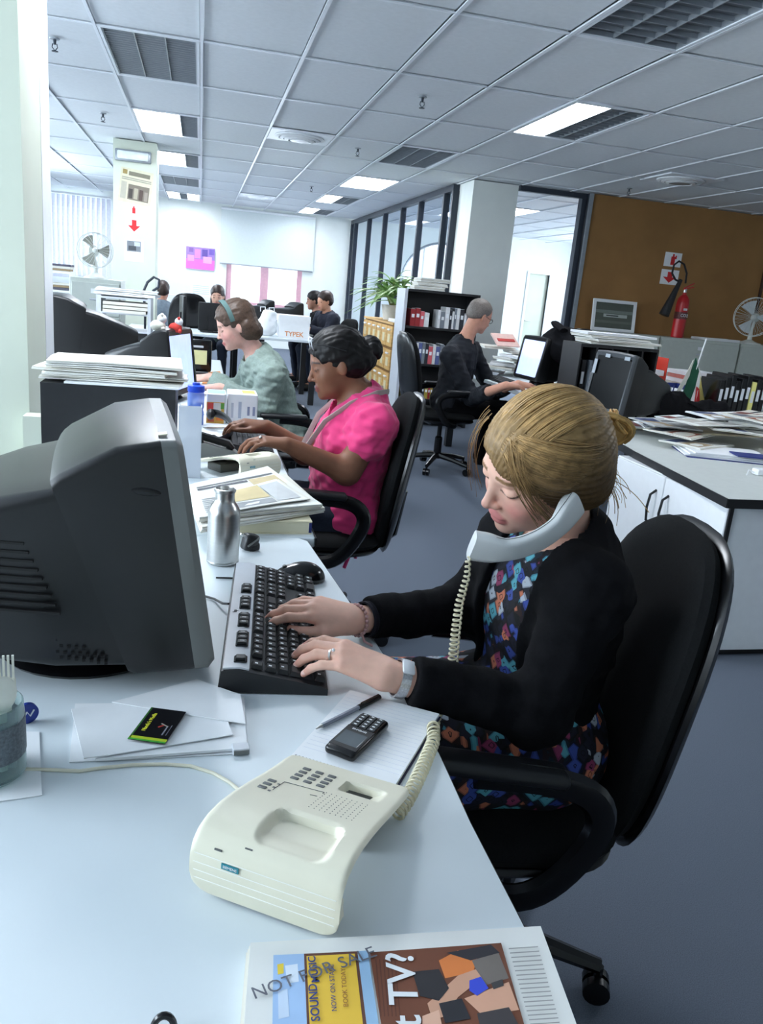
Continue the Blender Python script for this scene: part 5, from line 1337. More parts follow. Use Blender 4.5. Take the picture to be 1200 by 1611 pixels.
for i in range(1300):
    kind = i % 3
    if kind == 0:      # from the forehead parting over the crown
        sd = A(0.95, rs.uniform(-0.55, 0.65), rs.uniform(0.35, 0.65)); md = A(0.0, sd[1]*1.1, 1.0); ed = A(-1, sd[1]*0.25, 0.10+rs.uniform(-0.1, 0.15))
    elif kind == 1:    # near (left) side, swept over the temple and the ear
        w_ = rs.rand(); sd = A(0.80, rs.uniform(-0.25, 0.05), rs.uniform(0.50, 0.75)); md = A(0.95-0.9*w_, 1.0, 0.62*w_-0.34+rs.uniform(-0.15, 0.15)); ed = A(-1, 0.35, rs.uniform(-0.55, 0.05))
    else:              # far side and nape
        sgn = 1 if rs.rand() < 0.5 else -1
        sd = A(0.55, 0.55*sgn, rs.uniform(0.2, 0.8)); md = A(-0.2, 1.0*sgn, rs.uniform(-0.6, 0.2)); ed = A(-1, 0.25*sgn, rs.uniform(-0.6, -0.1))
    sd, md, ed = unit(sd), unit(md), unit(ed); lift = rs.uniform(0.0, 0.06)+(0.02 if kind == 1 else 0); path = []
    wob = rs.uniform(-0.03, 0.03, 3)
    for u in np.linspace(0, 1, 15):
        d = sd*(1-u)**2+2*md*u*(1-u)*1.15+ed*u*u; d = d+wob*math.sin(u*PI)
        p = on_head(d, lift*math.sin(PI*min(1, u*1.1+0.05))-0.012)
        if u > 0.86: p = p*(1-(u-0.86)/0.14*0.6)+BUN*((u-0.86)/0.14*0.6)
        path.append(hw(*p))
    v_, f_ = ribbon(path, rs.uniform(0.0009, 0.0019)); hp.append((v_-base, f_)); hc.append(hair_col(v_, rs.uniform(-0.3, 0.35)))
# loose fringe strands hanging past the face and flyaways at the nape
for i in range(13, 60):
    y0 = -0.040-rs.rand()*0.03 if i < 22 else 0.020+rs.rand()*0.03
    p0 = A((0.058 if i < 22 else 0.072)+rs.uniform(-0.01, 0.01), y0, 0.092+rs.uniform(-0.015, 0.01)); p1 = p0+A(0.040 if i < 22 else 0.024, (-0.022 if i < 22 else 0.036), -0.04); p2 = p0+A((0.030 if i < 22 else -0.022)+rs.uniform(-0.012, 0.012), (-0.016 if i < 22 else 0.050)+rs.uniform(-0.008, 0.008), -0.12-rs.uniform(0, 0.05 if i < 22 else 0.01))
    path = [hw(*(p0*(1-u)**2+2*p1*u*(1-u)+p2*u*u)) for u in np.linspace(0, 1, 11)]
    v_, f_ = ribbon(path, rs.uniform(0.0004, 0.0008)); hp.append((v_-base, f_)); hc.append(hair_col(v_, rs.uniform(-0.1, 0.4)))
for i in range(26):
    p0 = A(-0.085+rs.uniform(-0.02, 0.03), 0.05+rs.uniform(-0.05, 0.03), -0.03+rs.uniform(-0.03, 0.02)); p1 = p0+A(-0.03, 0.02, -0.02); p2 = p0+A(-0.02+rs.uniform(-0.03, 0.03), 0.02+rs.uniform(-0.03, 0.03), -0.06-rs.uniform(0, 0.03))
    path = [hw(*(p0*(1-u)**2+2*p1*u*(1-u)+p2*u*u)) for u in np.linspace(0, 1, 9)]
    v_, f_ = ribbon(path, rs.uniform(0.0004, 0.0008)); hp.append((v_-base, f_)); hc.append(hair_col(v_, rs.uniform(-0.1, 0.3)))
# bun: coiled strands
for i in range(90):
    th0 = rs.uniform(0, 2*PI); R0 = rs.uniform(0.014, 0.031); tl = rs.uniform(-0.5, 0.5); r2 = rs.uniform(0.008, 0.016); path = []
    for u in np.linspace(0, 1, 14):
        a = th0+u*rs.uniform(3.4, 3.8); p = BUN+A(-0.012, 0, 0.006)+A(r2*math.sin(a*1.7+tl), R0*math.cos(a), R0*0.95*math.sin(a)+0.3*tl*R0*math.cos(a)); path.append(hw(*p))
    v_, f_ = ribbon(path, rs.uniform(0.0014, 0.0034)); hp.append((v_-base, f_)); hc.append(hair_col(v_, rs.uniform(-0.35, 0.5)))
ms = SDF(); ms.ell(hw(*(BUN+A(-0.010, 0, 0.006))), (0.020, 0.024, 0.023), HR); ms.ell(hw(-0.112, 0.006, 0.006), (0.03, 0.022, 0.022), HR)
lo, hi = bbox_of([hw(*BUN)], 0.06); v, f = surf(ms, lo, hi, 0.003); hp.append((v-base, f)); hc.append(hair_col(v)*0.9)
obj('hair', np_mesh('hair', hp, hc), M_HAIR, t)
# ---- handset wedged between ear and shoulder
hsL = HR[:, 1]
E_, Mo = HC+HR@A(-0.004, 0.098, -0.022), PY(742, 862, 1.085)
mid = (E_+Mo)/2+unit(A(0.2, -0.5, -0.75))*0.030
t = thing('telephone_handset', 'white telephone handset tucked under the blonde woman\'s ear', 'handset', Mo)
g = G(); path = [(1-u)**2*Mo+2*u*(1-u)*(2*mid-(E_+Mo)/2)+u*u*E_ for u in np.linspace(0, 1, 25)]
T_ = np.gradient(np.array(path), axis=0); rings = []
inw = unit(HC+HR@A(0.05, 0.0, -0.03)-mid)
for i, (p, tt) in enumerate(zip(path, T_)):
    u = i/24; tt = unit(tt); N_ = unit(inw-tt*np.dot(inw, tt)); B_ = np.cross(tt, N_)
    e_ = max(0, 1-min(u, 1-u)/0.26); hw_ = 0.020+0.006*min(1, e_*2.2); th = 0.010+0.003*min(1, e_*1.5); sh = 0.006*min(1, e_*1.6)
    ring = []
    for a in np.linspace(0, 2*PI, 20, endpoint=False):
        cx_, sy_ = math.cos(a), math.sin(a); ring.append(p-Mo+B_*hw_*math.copysign(abs(cx_)**0.5, cx_)+N_*(th*math.copysign(abs(sy_)**0.6, sy_)+sh))
    rings.append(ring)
loft(g, rings); obj('shell', g, mat('white_handset_plastic', (224, 226, 226), 0.35, noise=0.02), t)
g = G(); pl = []
for i, (p, tt) in enumerate(zip(path, T_)):
    tt = unit(tt); N_ = unit(inw-tt*np.dot(inw, tt)); B_ = np.cross(tt, N_); u = i/24; e_ = max(0, 1-min(u, 1-u)/0.26); hw_ = 0.020+0.006*min(1, e_*2.2)
    sg = 1 if np.dot(B_, A(-0.2, -0.6, -0.3)) > 0 else -1
    pl.append(p-Mo+B_*sg*(hw_+0.0002)+N_*0.003)
obj('seam', G().tube(pl, 0.0006, 4), M_CRTGREY, t)
# ---- coiled cord
def coil(pts, turns, r, wire, seg=12):
    pts = np.array(pts); d = np.r_[0, np.cumsum(np.linalg.norm(np.diff(pts, axis=0), axis=1))]; n_ = int(turns*seg); s_ = np.linspace(0, d[-1], n_)
    c_ = np.stack([np.interp(s_, d, pts[:, k]) for k in range(3)], 1)
    for _ in range(seg*3): c_[1:-1] = (c_[:-2]+c_[1:-1]+c_[2:])/3
    T_ = np.gradient(c_, axis=0); out = []; x = frame(T_[0])[:, 0]
    for i in range(n_):
        tt = unit(T_[i]); x = unit(x-tt*np.dot(x, tt)); y = np.cross(tt, x); a = 2*PI*i/seg; rr = r if np.isscalar(r) else np.interp(i/n_, np.linspace(0, 1, len(r)), r)
        out.append(c_[i]+rr*(x*math.cos(a)+y*math.sin(a)))
    return out
Z0 = DZ+0.0105
cp = [Mo+A(-0.004, 0, -0.016), PY(735, 905, 1.09), PY(722, 950, 1.10), PY(716, 1000, 1.105), PY(712, 1045, 1.11), A(0.40, 1.10, 0.70), A(0.37, 1.04, 0.675), A(0.352, 0.985, 0.715), A(0.338, 0.945, Z0+0.004)]
cp += [PZ(x, y, Z0) for x, y in ((682, 1165), (668, 1200), (652, 1235), (638, 1262), (622, 1283))]
co = coil(cp, 74, [0.003, 0.006, 0.0075, 0.008, 0.008, 0.008, 0.0085, 0.0085], 0.0017)
tl = [PZ(622, 1283, Z0), PZ(604, 1290, DZ+0.006), PZ(590, 1284, DZ+0.006), PZ(585, 1272, DZ+0.012)]
t = thing('coiled_cord', 'cream coiled cord from the handset over the desk edge to the telephone', 'cord', A(cp[-1][0], cp[-1][1], DZ))
b0 = A(cp[-1][0], cp[-1][1], DZ)
obj('coil', G().tube(np.array(co)-b0, 0.0019, 5), mat('cream_cord', (214, 206, 176), 0.45), t)
obj('tail', G().tube(np.array([co[-1]]+tl[1:])-b0, 0.0022, 6), mat('cream_cord', (214, 206, 176), 0.45), t)
# ================================================================ second desk and the woman in pink
def simple_desk(label, lo, hi, z=DZ, legm=None, top_m=None, inset=0.05):
    c = ((lo[0]+hi[0])/2, (lo[1]+hi[1])/2, 0); t = thing('office_desk', label, 'desk', c)
    w, d = hi[0]-lo[0], hi[1]-lo[1]
    obj('worktop', G().rbox((0, 0, z-0.014), (w, d, 0.028), 0.004, 1, smooth=False), top_m or M_LAM, t)
    obj('edge_band', G().bb((w/2, -d/2, z-0.027), (w/2+0.003, d/2, z-0.002)), M_EDGE, t)
    for sx in (-1, 1):
        for sy in (-1, 1): obj('leg', G().bb((sx*(w/2-inset)-0.03, sy*(d/2-inset)-0.03, 0), (sx*(w/2-inset)+0.03, sy*(d/2-inset)+0.03, z-0.028)), legm or M_BLACK, t)
    return t
simple_desk('white desk with spread newspapers in front of the woman in pink', (-0.485, 1.85), (0.295, 3.60))
simple_desk('white desk in front of the woman in the green jumper', (-1.2, 3.64), (0.16, 6.1))
COLS_NEWS = [(.06, .80, .94, .83, (120, 122, 126)), (.06, .72, .60, .77, (90, 92, 98)), (.62, .50, .94, .77, (196, 178, 138))]+[(.06+.22*c, .08+.05*r, .25+.22*c, .10+.05*r, (168, 170, 172)) for c in range(4) for r in range(8 if c < 2 else 7)]
def newspaper(label, pix, z, n_=3, th=0.004, group=None, cols=None, seed=0, sag=0.0, m=None):
    """a folded newspaper: several page layers with a printed front; corners as pixels on plane z"""
    q = np.array([PZ(*p, z) for p in pix]); return newspaper_w(label, q, n_, th, group, cols, seed, sag, m)
def newspaper_w(label, q, n_=3, th=0.004, group=None, cols=None, seed=0, sag=0.0, m=None):
    rs_ = np.random.RandomState(seed); c = q.mean(0); z = c[2]
    t = thing('newspaper', label, 'newspaper', (c[0], c[1], z), 0, group)
    def surfp(u, v, q_): return q_[0]*(1-u)*(1-v)+q_[1]*u*(1-v)+q_[2]*u*v+q_[3]*(1-u)*v
    kx_, ky_ = rs_.uniform(2, 5, 2); am = rs_.uniform(0.001, 0.004)
    for i in range(n_):
        q_ = (q-c)*(1-0.012*rs_.rand())+np.r_[rs_.uniform(-0.006, 0.006, 2), 0]; P = []
        for u in np.linspace(0, 1, 9):
            P.append([tuple(surfp(u, v, q_)+A(0, 0, th*(i+1)+am*math.sin(kx_*u+ky_*v)*(i+1)/n_-sag*(u*u))) for v in np.linspace(0, 1, 9)])
        P = np.array(P); nn = np.cross(P[-1, 0]-P[0, 0], P[0, -1]-P[0, 0])
        obj('page', G().grid(P if nn[2] > 0 else P[:, ::-1], th=th*0.9), m or (M_NEWS if (i+seed) % 2 else M_NEWSW), t)
    if cols:
        g = G()
        for k, (a, b, cc, d, col) in enumerate(cols):
            pts = []
            for u, v in ((a, b), (cc, b), (cc, d), (a, d)):
                p = surfp(u, v, q_); pts.append(p+A(0, 0, th*n_+am*math.sin(kx_*u+ky_*v)-sag*u*u+0.0012))
            ar = np.cross(pts[1]-pts[0], pts[2]-pts[0])[2]; g.add(pts, [(0, 1, 2, 3) if ar > 0 else (3, 2, 1, 0)], col)
        obj('print', g, M_INK, t)
    return t
M_NEWSW = mat('pale_newsprint', (228, 228, 222), 0.85, noise=0.03)
NG = 'newspapers spread on the second desk'
# cream book under the papers
t = thing('thick_book', 'thick cream book under the spread newspapers at the desk end', 'book', (0.19, 1.955, DZ), 0.03)
obj('cover', G().bb((-0.095, -0.085, 0), (0.095, 0.085, 0.004)), mat('cream_cover', (214, 206, 176), 0.6), t); obj('pages', G().bb((-0.092, -0.082, 0.004), (0.088, 0.082, 0.030)), mat('page_block', (226, 220, 192), 0.8, noise=0.05, nscale=4, stretch=(1, 1, 300)), t)
obj('top_cover', G().bb((-0.095, -0.085, 0.030), (0.095, 0.085, 0.034)), mat('cream_cover', (214, 206, 176), 0.6), t)
obj('spine', G().bb((0.088, -0.085, 0.004), (0.095, 0.085, 0.030)), mat('blue_spine', (40, 50, 110), 0.6), t)
newspaper('open broadsheet at the bottom of the spread, its fold hanging out', ((318, 838), (512, 806), (450, 752), (300, 790)), DZ+0.036, 3, 0.004, NG, None, 1)
newspaper('open broadsheet with grey columns on top of the spread', ((312, 822), (506, 800), (420, 738), (296, 770)), DZ+0.050, 3, 0.004, NG, COLS_NEWS, 2)
newspaper('torn front page with a colour photo lying askew on the spread', ((365, 806), (486, 786), (436, 756), (352, 776)), DZ+0.066, 2, 0.002, NG, [(.05, .35, .6, .95, (204, 186, 140)), (.3, .4, .55, .7, (120, 104, 84)), (.62, .1, .95, .9, (190, 192, 192)), (.05, .06, .6, .28, (150, 152, 154))], 3)
sheet_thing('red_print_leaflet', 'leaflet with a red title beside the big monitor', 'leaflet', ((302, 800), (328, 796), (318, 768), (300, 770)), DZ+0.001, cols=[(.15, .3, .85, .7, (206, 60, 54)), (.3, .4, .7, .6, (236, 220, 214))])
# second telephone of the same make
ph = [o for o in COL.objects if o.name == 'desk_telephone'][0]
p = PZ(352, 752, DZ)
dup(ph, (0.135, 2.37, DZ), PA+1.2, 'beige telephone half hidden by the newspapers near the woman in pink')
# keyboard of the woman in pink
t = thing('keyboard', 'black keyboard under the hands of the woman in pink', 'keyboard', (0.125, 2.80, DZ), 0.0)
g = G(); g.prism([(0, 0.010), (0.002, 0.034), (0.13, 0.016), (0.15, 0.010), (0.15, 0), (0.02, 0.002)], 0, 0.45, R=np.array([[1, 0, 0], [0, 0, 1.0], [0, 1, 0]])); obj('body', g, M_BLACK, t)
for r in range(5):
    for c in range(20):
        x_ = 0.030+r*0.021; o = obj('key', keycap(0.0185, 0.0178), mat('grey_key_cap', (70, 72, 74), 0.5), t, (x_, 0.022+c*0.0213, 0.0305-0.14*(x_-0.02))); o.rotation_euler = (0, 0.14, 0)
# grey desk phone, headset, frosted stand, bottle, boxes
p = PZ(340, 722, DZ)
t = thing('grey_telephone', 'grey wedge shaped telephone behind the newspapers', 'telephone', (p[0]+0.0, p[1]+0.05, DZ), 0.2)
g = G(); g.prism([(-0.09, 0), (-0.09, 0.05), (-0.05, 0.058), (0.07, 0.022), (0.07, 0)], -0.07, 0.07, R=np.array([[1, 0, 0], [0, 0, 1.0], [0, 1, 0]])); obj('body', g, M_CRTGREY, t)
obj('receiver', G().tube([(-0.06, -0.04, 0.055), (-0.06, -0.04, 0.078), (0.03, -0.04, 0.052), (0.045, -0.04, 0.032)], 0.014, 8), M_CRT, t)
for r in range(4):
    for c in range(3): obj('dial_key', G().box((0.045-0.018*r, 0.0+0.018*c, 0.034+0.0055*r), (0.011, 0.012, 0.006), R=roty(0.3)), M_SILVER, t)
p = PZ(335, 690, DZ)
t = thing('telephone_headset', 'black curved headset band lying on the second desk', 'headset', (p[0], p[1], DZ), 0)
obj('band', G().tube([(0.07*math.cos(a), 0.17*math.sin(a), 0.046+0.025*math.sin(a)) for a in np.linspace(-1.6, 1.7, 18)], 0.011, 8, squash=(0.6, 1.6)), M_BLACK, t)
for a in (-1.6, 1.7): obj('ear_pad', G().ball((0.07*math.cos(a), 0.17*math.sin(a), 0.046+0.02*math.sin(a)), (0.018, 0.03, 0.022), 12, 8), M_BLACK, t)
sheet_thing('desk_note', 'small white note lying inside the headset band', 'paper', ((318, 700), (350, 698), (340, 676), (316, 680)), DZ+0.001)
p = PZ(297, 752, DZ); zt = PY(297, 640, p[1])[2]
M_FROST = frost_mat('frosted_acrylic', (206, 212, 220), 0.55)
t = thing('acrylic_stand', 'frosted clear plastic stand at the corner of the big monitor', 'stand', (p[0], p[1]+0.03, DZ))
hh = zt-DZ
obj('front_sheet', G().bb((-0.034, -0.032, 0), (0.034, -0.029, hh)), M_FROST, t); obj('back_sheet', G().bb((-0.034, 0.029, 0), (0.034, 0.032, hh*0.97)), M_FROST, t)
for x_ in (-0.034, 0.031): obj('side_sheet', G().bb((x_, -0.029, 0), (x_+0.003, 0.029, hh)), M_FROST, t)
obj('base_sheet', G().bb((-0.031, -0.029, 0), (0.031, 0.029, 0.003)), M_FROST, t)
bx_ = PY(308, 632, 3.35)
t = thing('water_bottle', 'blue sports water bottle behind the frosted stand', 'bottle', (bx_[0], 3.35, DZ)); hb = PY(308, 602, 3.35)[2]-DZ
M_BLUEP = frost_mat('blue_translucent_plastic', (110, 150, 240), 0.6); M_BLUE = mat('blue_cap_plastic', (28, 72, 200), 0.35)
obj('body', G().lathe([(0, 0), (0.032, 0.0), (0.034, 0.01), (0.034, hb*0.30), (0.030, hb*0.36), (0.034, hb*0.42), (0.034, hb*0.74), (0.028, hb*0.80), (0, hb*0.8)], 24), M_BLUEP, t)
obj('water', G().lathe([(0, 0.006), (0.031, 0.006), (0.031, hb*0.5), (0, hb*0.5)], 24), mat('blue_water', (110, 150, 226), 0.1), t)
obj('cap', G().lathe([(0.032, hb*0.78), (0.035, hb*0.80), (0.034, hb*0.93), (0.016, hb*0.95), (0.015, hb), (0, hb)], 24), M_BLUE, t)
p0, p1 = PZ(324, 664, DZ), PZ(402, 664, DZ); Yb = p0[1]-0.10; zt = 0.125
def carton(name, label, x0, x1, y0, y1, h_, cols, topcols=None):
    t = thing(name, label, 'box', ((x0+x1)/2, (y0+y1)/2, DZ)); w, d = x1-x0, y1-y0
    obj('carton', G().rbox((0, 0, h_/2), (w, d, h_), 0.003, 1, smooth=False), M_PAPER, t); g = G()
    for i, (a, b, c, d2, col) in enumerate(cols): g.bb((w*(a-.5), -d/2-0.0008-0.0001*i, h_*b), (w*(c-.5), -d/2-0.0002, h_*d2), col)
    for i, (a, b, c, d2, col) in enumerate(topcols or []): g.bb((w*(a-.5), d*(b-.5), h_+0.0002), (w*(c-.5), d*(d2-.5), h_+0.0008+0.0001*i), col)
    obj('print', g, M_INK, t); return t
xm = p0[0]+(p1[0]-p0[0])*0.38
carton('food_carton', 'food carton with a fruit picture beside the blue water bottle', p0[0], xm, Yb+0.08, Yb+0.22, zt, [(.0, .0, .9, .72, (206, 160, 70)), (.05, .35, .35, .7, (210, 70, 60)), (.35, .4, .75, .7, (224, 220, 214)), (.5, .1, .85, .38, (214, 120, 50)), (.08, .05, .4, .3, (180, 90, 60)), (.72, .5, .9, .7, (90, 150, 60)), (.9, .0, 1, 1, (214, 218, 220))], [(.05, .1, .95, .9, (150, 186, 216))])
carton('tea_carton', 'white printed carton standing right of the fruit carton', xm+0.006, p1[0], Yb+0.09, Yb+0.24, zt*1.03, [(.12, .2, .2, .7, (190, 196, 206)), (.36, .2, .46, .75, (176, 184, 200)), (.66, .3, .74, .6, (130, 136, 160)), (.84, .3, .92, .6, (130, 136, 160))], [(.1, .2, .45, .8, (180, 184, 186)), (.5, .2, .92, .8, (196, 184, 96))])
p = PZ(360, 668, DZ)
t = thing('scissors', 'black handled scissors lying by the cartons', 'scissors', (p[0], p[1]-0.1, DZ), 0.3)
for s_ in (-1, 1):
    obj('handle', G().tube([(0.03+0.018*math.cos(a), s_*0.018+0.014*math.sin(a), 0.006) for a in np.linspace(0, 2*PI, 14, endpoint=False)], 0.004, 6, closed=True), M_BLACK, t); obj('blade', G().box((-0.05, s_*0.004, 0.005), (0.12, 0.009, 0.002), R=rotz(-0.1*s_)), M_CHROME, t)
# black box with newspapers on it
bx0, bx1 = PY(63, 605, 2.62), PY(276, 618, 2.62)
t = thing('black_storage_box', 'black box standing behind the big monitor with newspapers on top', 'box', ((bx0[0]+bx1[0])/2, 2.80, DZ)); w_ = bx1[0]-bx0[0]; h_ = bx0[2]-DZ
g = G(); g.bb((-w_/2, -0.18, 0), (w_/2, -0.165, h_)); g.bb((-w_/2, 0.165, 0), (w_/2, 0.18, h_)); g.bb((-w_/2, -0.165, 0), (-w_/2+0.015, 0.165, h_)); g.bb((w_/2-0.015, -0.165, 0), (w_/2, 0.165, h_)); g.bb((-w_/2+0.015, -0.165, 0), (w_/2-0.015, 0.165, 0.015)); obj('box', g, M_BLACK, t)
obj('lid', G().bb((-w_/2, -0.18, h_), (w_/2, 0.18, h_+0.008)), M_BLACK, t)
obj('white_strip', G().bb((-w_/2+0.07, -0.184, h_+0.009), (w_/2+0.01, -0.10, h_+0.014)), M_WHITE, t)
zb_ = bx0[2]+0.0145
rs2 = np.random.RandomState(3)
labs = ['bottom newspaper of the heap on the black box', 'thick newspaper section in the heap on the black box', 'white edged paper in the middle of the heap on the black box', 'wavy newspaper near the top of the heap on the black box', 'open newspaper topping the heap on the black box']
for i in range(5):
    cx_, cy_, wx, wy, an = -0.27+rs2.uniform(-0.02, 0.03), 2.80, 0.40+0.05*rs2.rand(), 0.30, rs2.uniform(-0.12, 0.12)
    q = np.array([(-wx/2, -wy/2), (wx/2, -wy/2), (wx/2, wy/2), (-wx/2, wy/2)])@rotz(an)[:2, :2].T
    newspaper_w(labs[i], np.c_[q+[cx_, cy_], np.full(4, zb_)], 2, 0.0045, 'newspapers heaped on the black box', None, 10+i); zb_ += 0.0125

# ---------------------------------------------------------------- woman in pink
def pose(pel, nek, shL, shR, elL, elR, wrL, wrR, fwd, seat=0.50):
    """adds default legs of a seated person facing fwd"""
    f_ = unit(A(fwd[0], fwd[1], 0)); l_ = A(-f_[1], f_[0], 0); P0 = A(pel[0], pel[1], seat)
    J = dict(pel=pel, nek=nek, shL=shL, shR=shR, elL=elL, elR=elR, wrL=wrL, wrR=wrR)
    for S, sg in (('L', 1), ('R', -1)):
        J['hip'+S] = P0+l_*0.085*sg+A(0, 0, 0.01); J['kn'+S] = P0+l_*0.11*sg+f_*0.42+A(0, 0, 0.02); J['an'+S] = P0+l_*0.11*sg+f_*0.36+A(0, 0, 0.085-seat); J['toe'+S] = P0+l_*0.12*sg+f_*0.52+A(0, 0, 0.045-seat)
    return J
YP = 2.85
office_chair('black office chair of the woman in pink', (0.455, YP, 0), PI-0.06, top=0.985, back_h=0.60, bk=0.02, arm_z=0.65, slope=0.06)
J = pose(A(0.56, YP, 0.53), PY(572, 632, YP), PY(592, 668, YP-0.16), PY(560, 655, YP+0.17), PY(545, 742, YP-0.19), PY(480, 712, YP+0.12), PZ(452, 700, 0.80), PZ(420, 672, 0.80), (-1, 0.05))
J['wide'] = 1.12
hR = head_frame((-0.95, 0.02, -0.26), (0.02, -1, 0.05)); J['head'] = (PY(531, 573, YP), hR, 1.0)
for S in 'LR':
    d = unit(J['wr'+S]-J['el'+S]); J['hand'+S] = (unit(d*A(1, 1, 0)+A(0, 0.02, 0.12)), A(0, -0.1, 1), A(0, 1, 0) if S == 'L' else A(0, -1, 0), dict(curl=(0.42, 0.55, 0.35), spread=0.08))
M_PINK = mat('hot_pink_blouse', (212, 48, 112), 0.8, noise=0.06, nscale=30, bump=0.2, bscale=500, sheen=0.2)
M_JEANS = mat('dark_blue_denim', (28, 36, 52), 0.9, noise=0.2, nscale=200)
t, b0 = person('woman in a hot pink blouse typing at the second desk', J, dict(skin=(122, 82, 62), lip=(120, 66, 62), brow=(30, 22, 20), top=M_PINK, top_name='blouse', legs=M_JEANS, sleeve=-0.36, bulk=0.016, bust=0.045, belly=0.02, wrinkle=0.007, neck_r=0.060, vneck=0.08, hem=0.12, sc=1.06), h=0.0058)
M_BLKHAIR = mat('black_hair', (15, 13, 13), 0.5, noise=0.3, nscale=120, spec=0.3)
C, R = J['head'][0], J['head'][1]
hair_cap(t, b0, C, R, 1.0, [((-0.012, 0, 0.044), (0.106, 0.083, 0.092)), ((-0.045, 0, 0.0), (0.075, 0.084, 0.07)), ((-0.10, 0, 0.01), (0.05, 0.06, 0.055))], [((0.130, 0, -0.030), (0.085, 0.12, 0.095)), ((0.055, 0, -0.075), (0.075, 0.12, 0.075))], M_BLKHAIR, 0.004, 0.0026)
hair_cap(t, b0, C, R, 1.0, [((-0.128, 0, 0.034), (0.034, 0.040, 0.040)), ((-0.145, 0.01, 0.02), (0.022, 0.03, 0.03)), ((-0.135, -0.01, 0.055), (0.02, 0.025, 0.02))], [], M_BLKHAIR, 0.004, 0.004, 'hair_bun', 7)
def hp_(*p): return C+R@A(*p)-b0
for sg in (-1, 1):
    obj('sunglasses_lens', G().tube([hp_(0.078+0.006*math.cos(a), 0.038*sg+0.024*math.cos(a), 0.088+0.020*math.sin(a)) for a in np.linspace(0, 2*PI, 16, endpoint=False)], 0.0022, 6, closed=True), M_SILVER, t)
    obj('sunglasses_arm', G().tube([hp_(0.075, 0.060*sg, 0.090), hp_(0.03, 0.084*sg, 0.075), hp_(-0.03, 0.086*sg, 0.045)], 0.0018, 5), M_BLACK, t)
# lanyard around the neck
TRp = torso_frame(J); nb = J['nek']
def tp(f_, l_, u_): return nb+TRp@A(f_, l_, u_)-b0
for sg in (-1, 1):
    g = G(); g.tube([tp(-0.075, 0.045*sg, 0.055), tp(-0.02, 0.098*sg, 0.050), tp(0.07, 0.105*sg, 0.000), tp(0.145, 0.075*sg, -0.08), tp(0.190, 0.035*sg, -0.19)], 0.011, 6, squash=(0.3, 1.0)); obj('lanyard', g, mat('grey_lanyard', (176, 166, 160), 0.8), t)
obj('finger_ring', G().ball(J['wrL']+J['handL'][0]*0.094+A(0, -0.010, 0.012)-b0, 0.006, 8, 6), M_CHROME, t)
g = G(); g.tube([tp(0.02, 0.14, -0.42), tp(0.0, 0.175, -0.45), tp(0.0, 0.20, -0.52), tp(0.015, 0.205, -0.58)], 0.007, 6); g.tube([tp(0.0, 0.175, -0.45), tp(-0.02, 0.2, -0.5), tp(-0.02, 0.205, -0.54)], 0.006, 6); obj('blouse_tie', g, M_PINK, t)

# ---------------------------------------------------------------- woman in the green jumper
YT = 4.40
office_chair('black office chair of the woman in the green jumper', (0.50, YT, 0), PI, top=0.90, back_h=0.45)
J = pose(A(0.47, YT, 0.53), PY(407, 563, YT), PY(426, 592, YT-0.165), PY(402, 580, YT+0.17), PY(412, 640, YT-0.20), PY(372, 622, YT+0.12), PZ(345, 610, 0.775), PZ(330, 594, 0.775), (-1, 0))
hR = head_frame((-0.90, -0.06, -0.36), (0.06, -1, 0.0)); J['head'] = (PY(371, 512, YT-0.02), hR, 1.0); J['wide'] = 1.05
for S in 'LR': J['hand'+S] = (unit(A(-1, 0.05, -0.05)), A(0, 0, 1), A(0, 1, 0) if S == 'L' else A(0, -1, 0), dict(curl=(0.25, 0.3, 0.2)))
M_TEAL = mat('grey_green_jumper', (136, 152, 144), 0.95, noise=0.12, nscale=90, bump=0.5, bscale=700)
t, b0 = person('brown haired woman in a grey green jumper reading at her desk', J, dict(skin=(222, 176, 160), cheek=(222, 150, 142), lip=(190, 110, 108), brow=(90, 66, 50), top=M_TEAL, top_name='jumper', legs=M_JEANS, sleeve=0.96, bulk=0.024, wrinkle=0.009, neck_r=0.056, hem=0.14), h=0.0075)
C, R = J['head'][0], J['head'][1]; M_BRHAIR = mat('brown_hair', (78, 60, 48), 0.5, noise=0.35, nscale=140)
hair_cap(t, b0, C, R, 1.0, [((-0.014, 0, 0.046), (0.108, 0.086, 0.094)), ((-0.050, 0, -0.02), (0.070, 0.092, 0.080)), ((-0.080, 0, -0.055), (0.05, 0.075, 0.05))], [((0.130, 0, -0.030), (0.088, 0.12, 0.098)), ((0.060, 0, -0.085), (0.070, 0.12, 0.060))], M_BRHAIR, 0.005, 0.003)
obj('hair_band', G().tube([C+R@A(0.035-0.02*abs(math.cos(a)), 0.088*math.cos(a), 0.046+0.099*math.sin(a))-b0 for a in np.linspace(-0.15, PI+0.15, 24)], 0.009, 6, squash=(0.35, 1.6)), mat('green_hair_band', (84, 112, 110), 0.8), t)
sheet_thing('orange_folder', 'orange paper under the elbow of the woman in the green jumper', 'paper', ((318, 604), (352, 604), (346, 584), (320, 586)), DZ+0.001, mat('orange_paper', (206, 140, 84), 0.8))
# ================================================================ things on the third desk (left middle distance)
p = PY(288, 580, 4.0)
crt('computer_monitor', 'small tube monitor with a lit screen facing the woman in the green jumper', (-0.075, 4.02, DZ), -0.30, W=0.36, H=0.31, zb=0.03, front=(0.02, -0.015), junc=(-0.10, -0.15), rear=-0.36, rh=0.14, screen_m=M_SCREENON)
crt('computer_monitor', 'big dark tube monitor turned away beside the cream pillar', (-0.80, 4.75, DZ), PI+0.12, W=0.42, H=0.40, zb=0.03, front=(0.02, -0.01), junc=(-0.14, -0.19), rear=-0.46, rh=0.20)
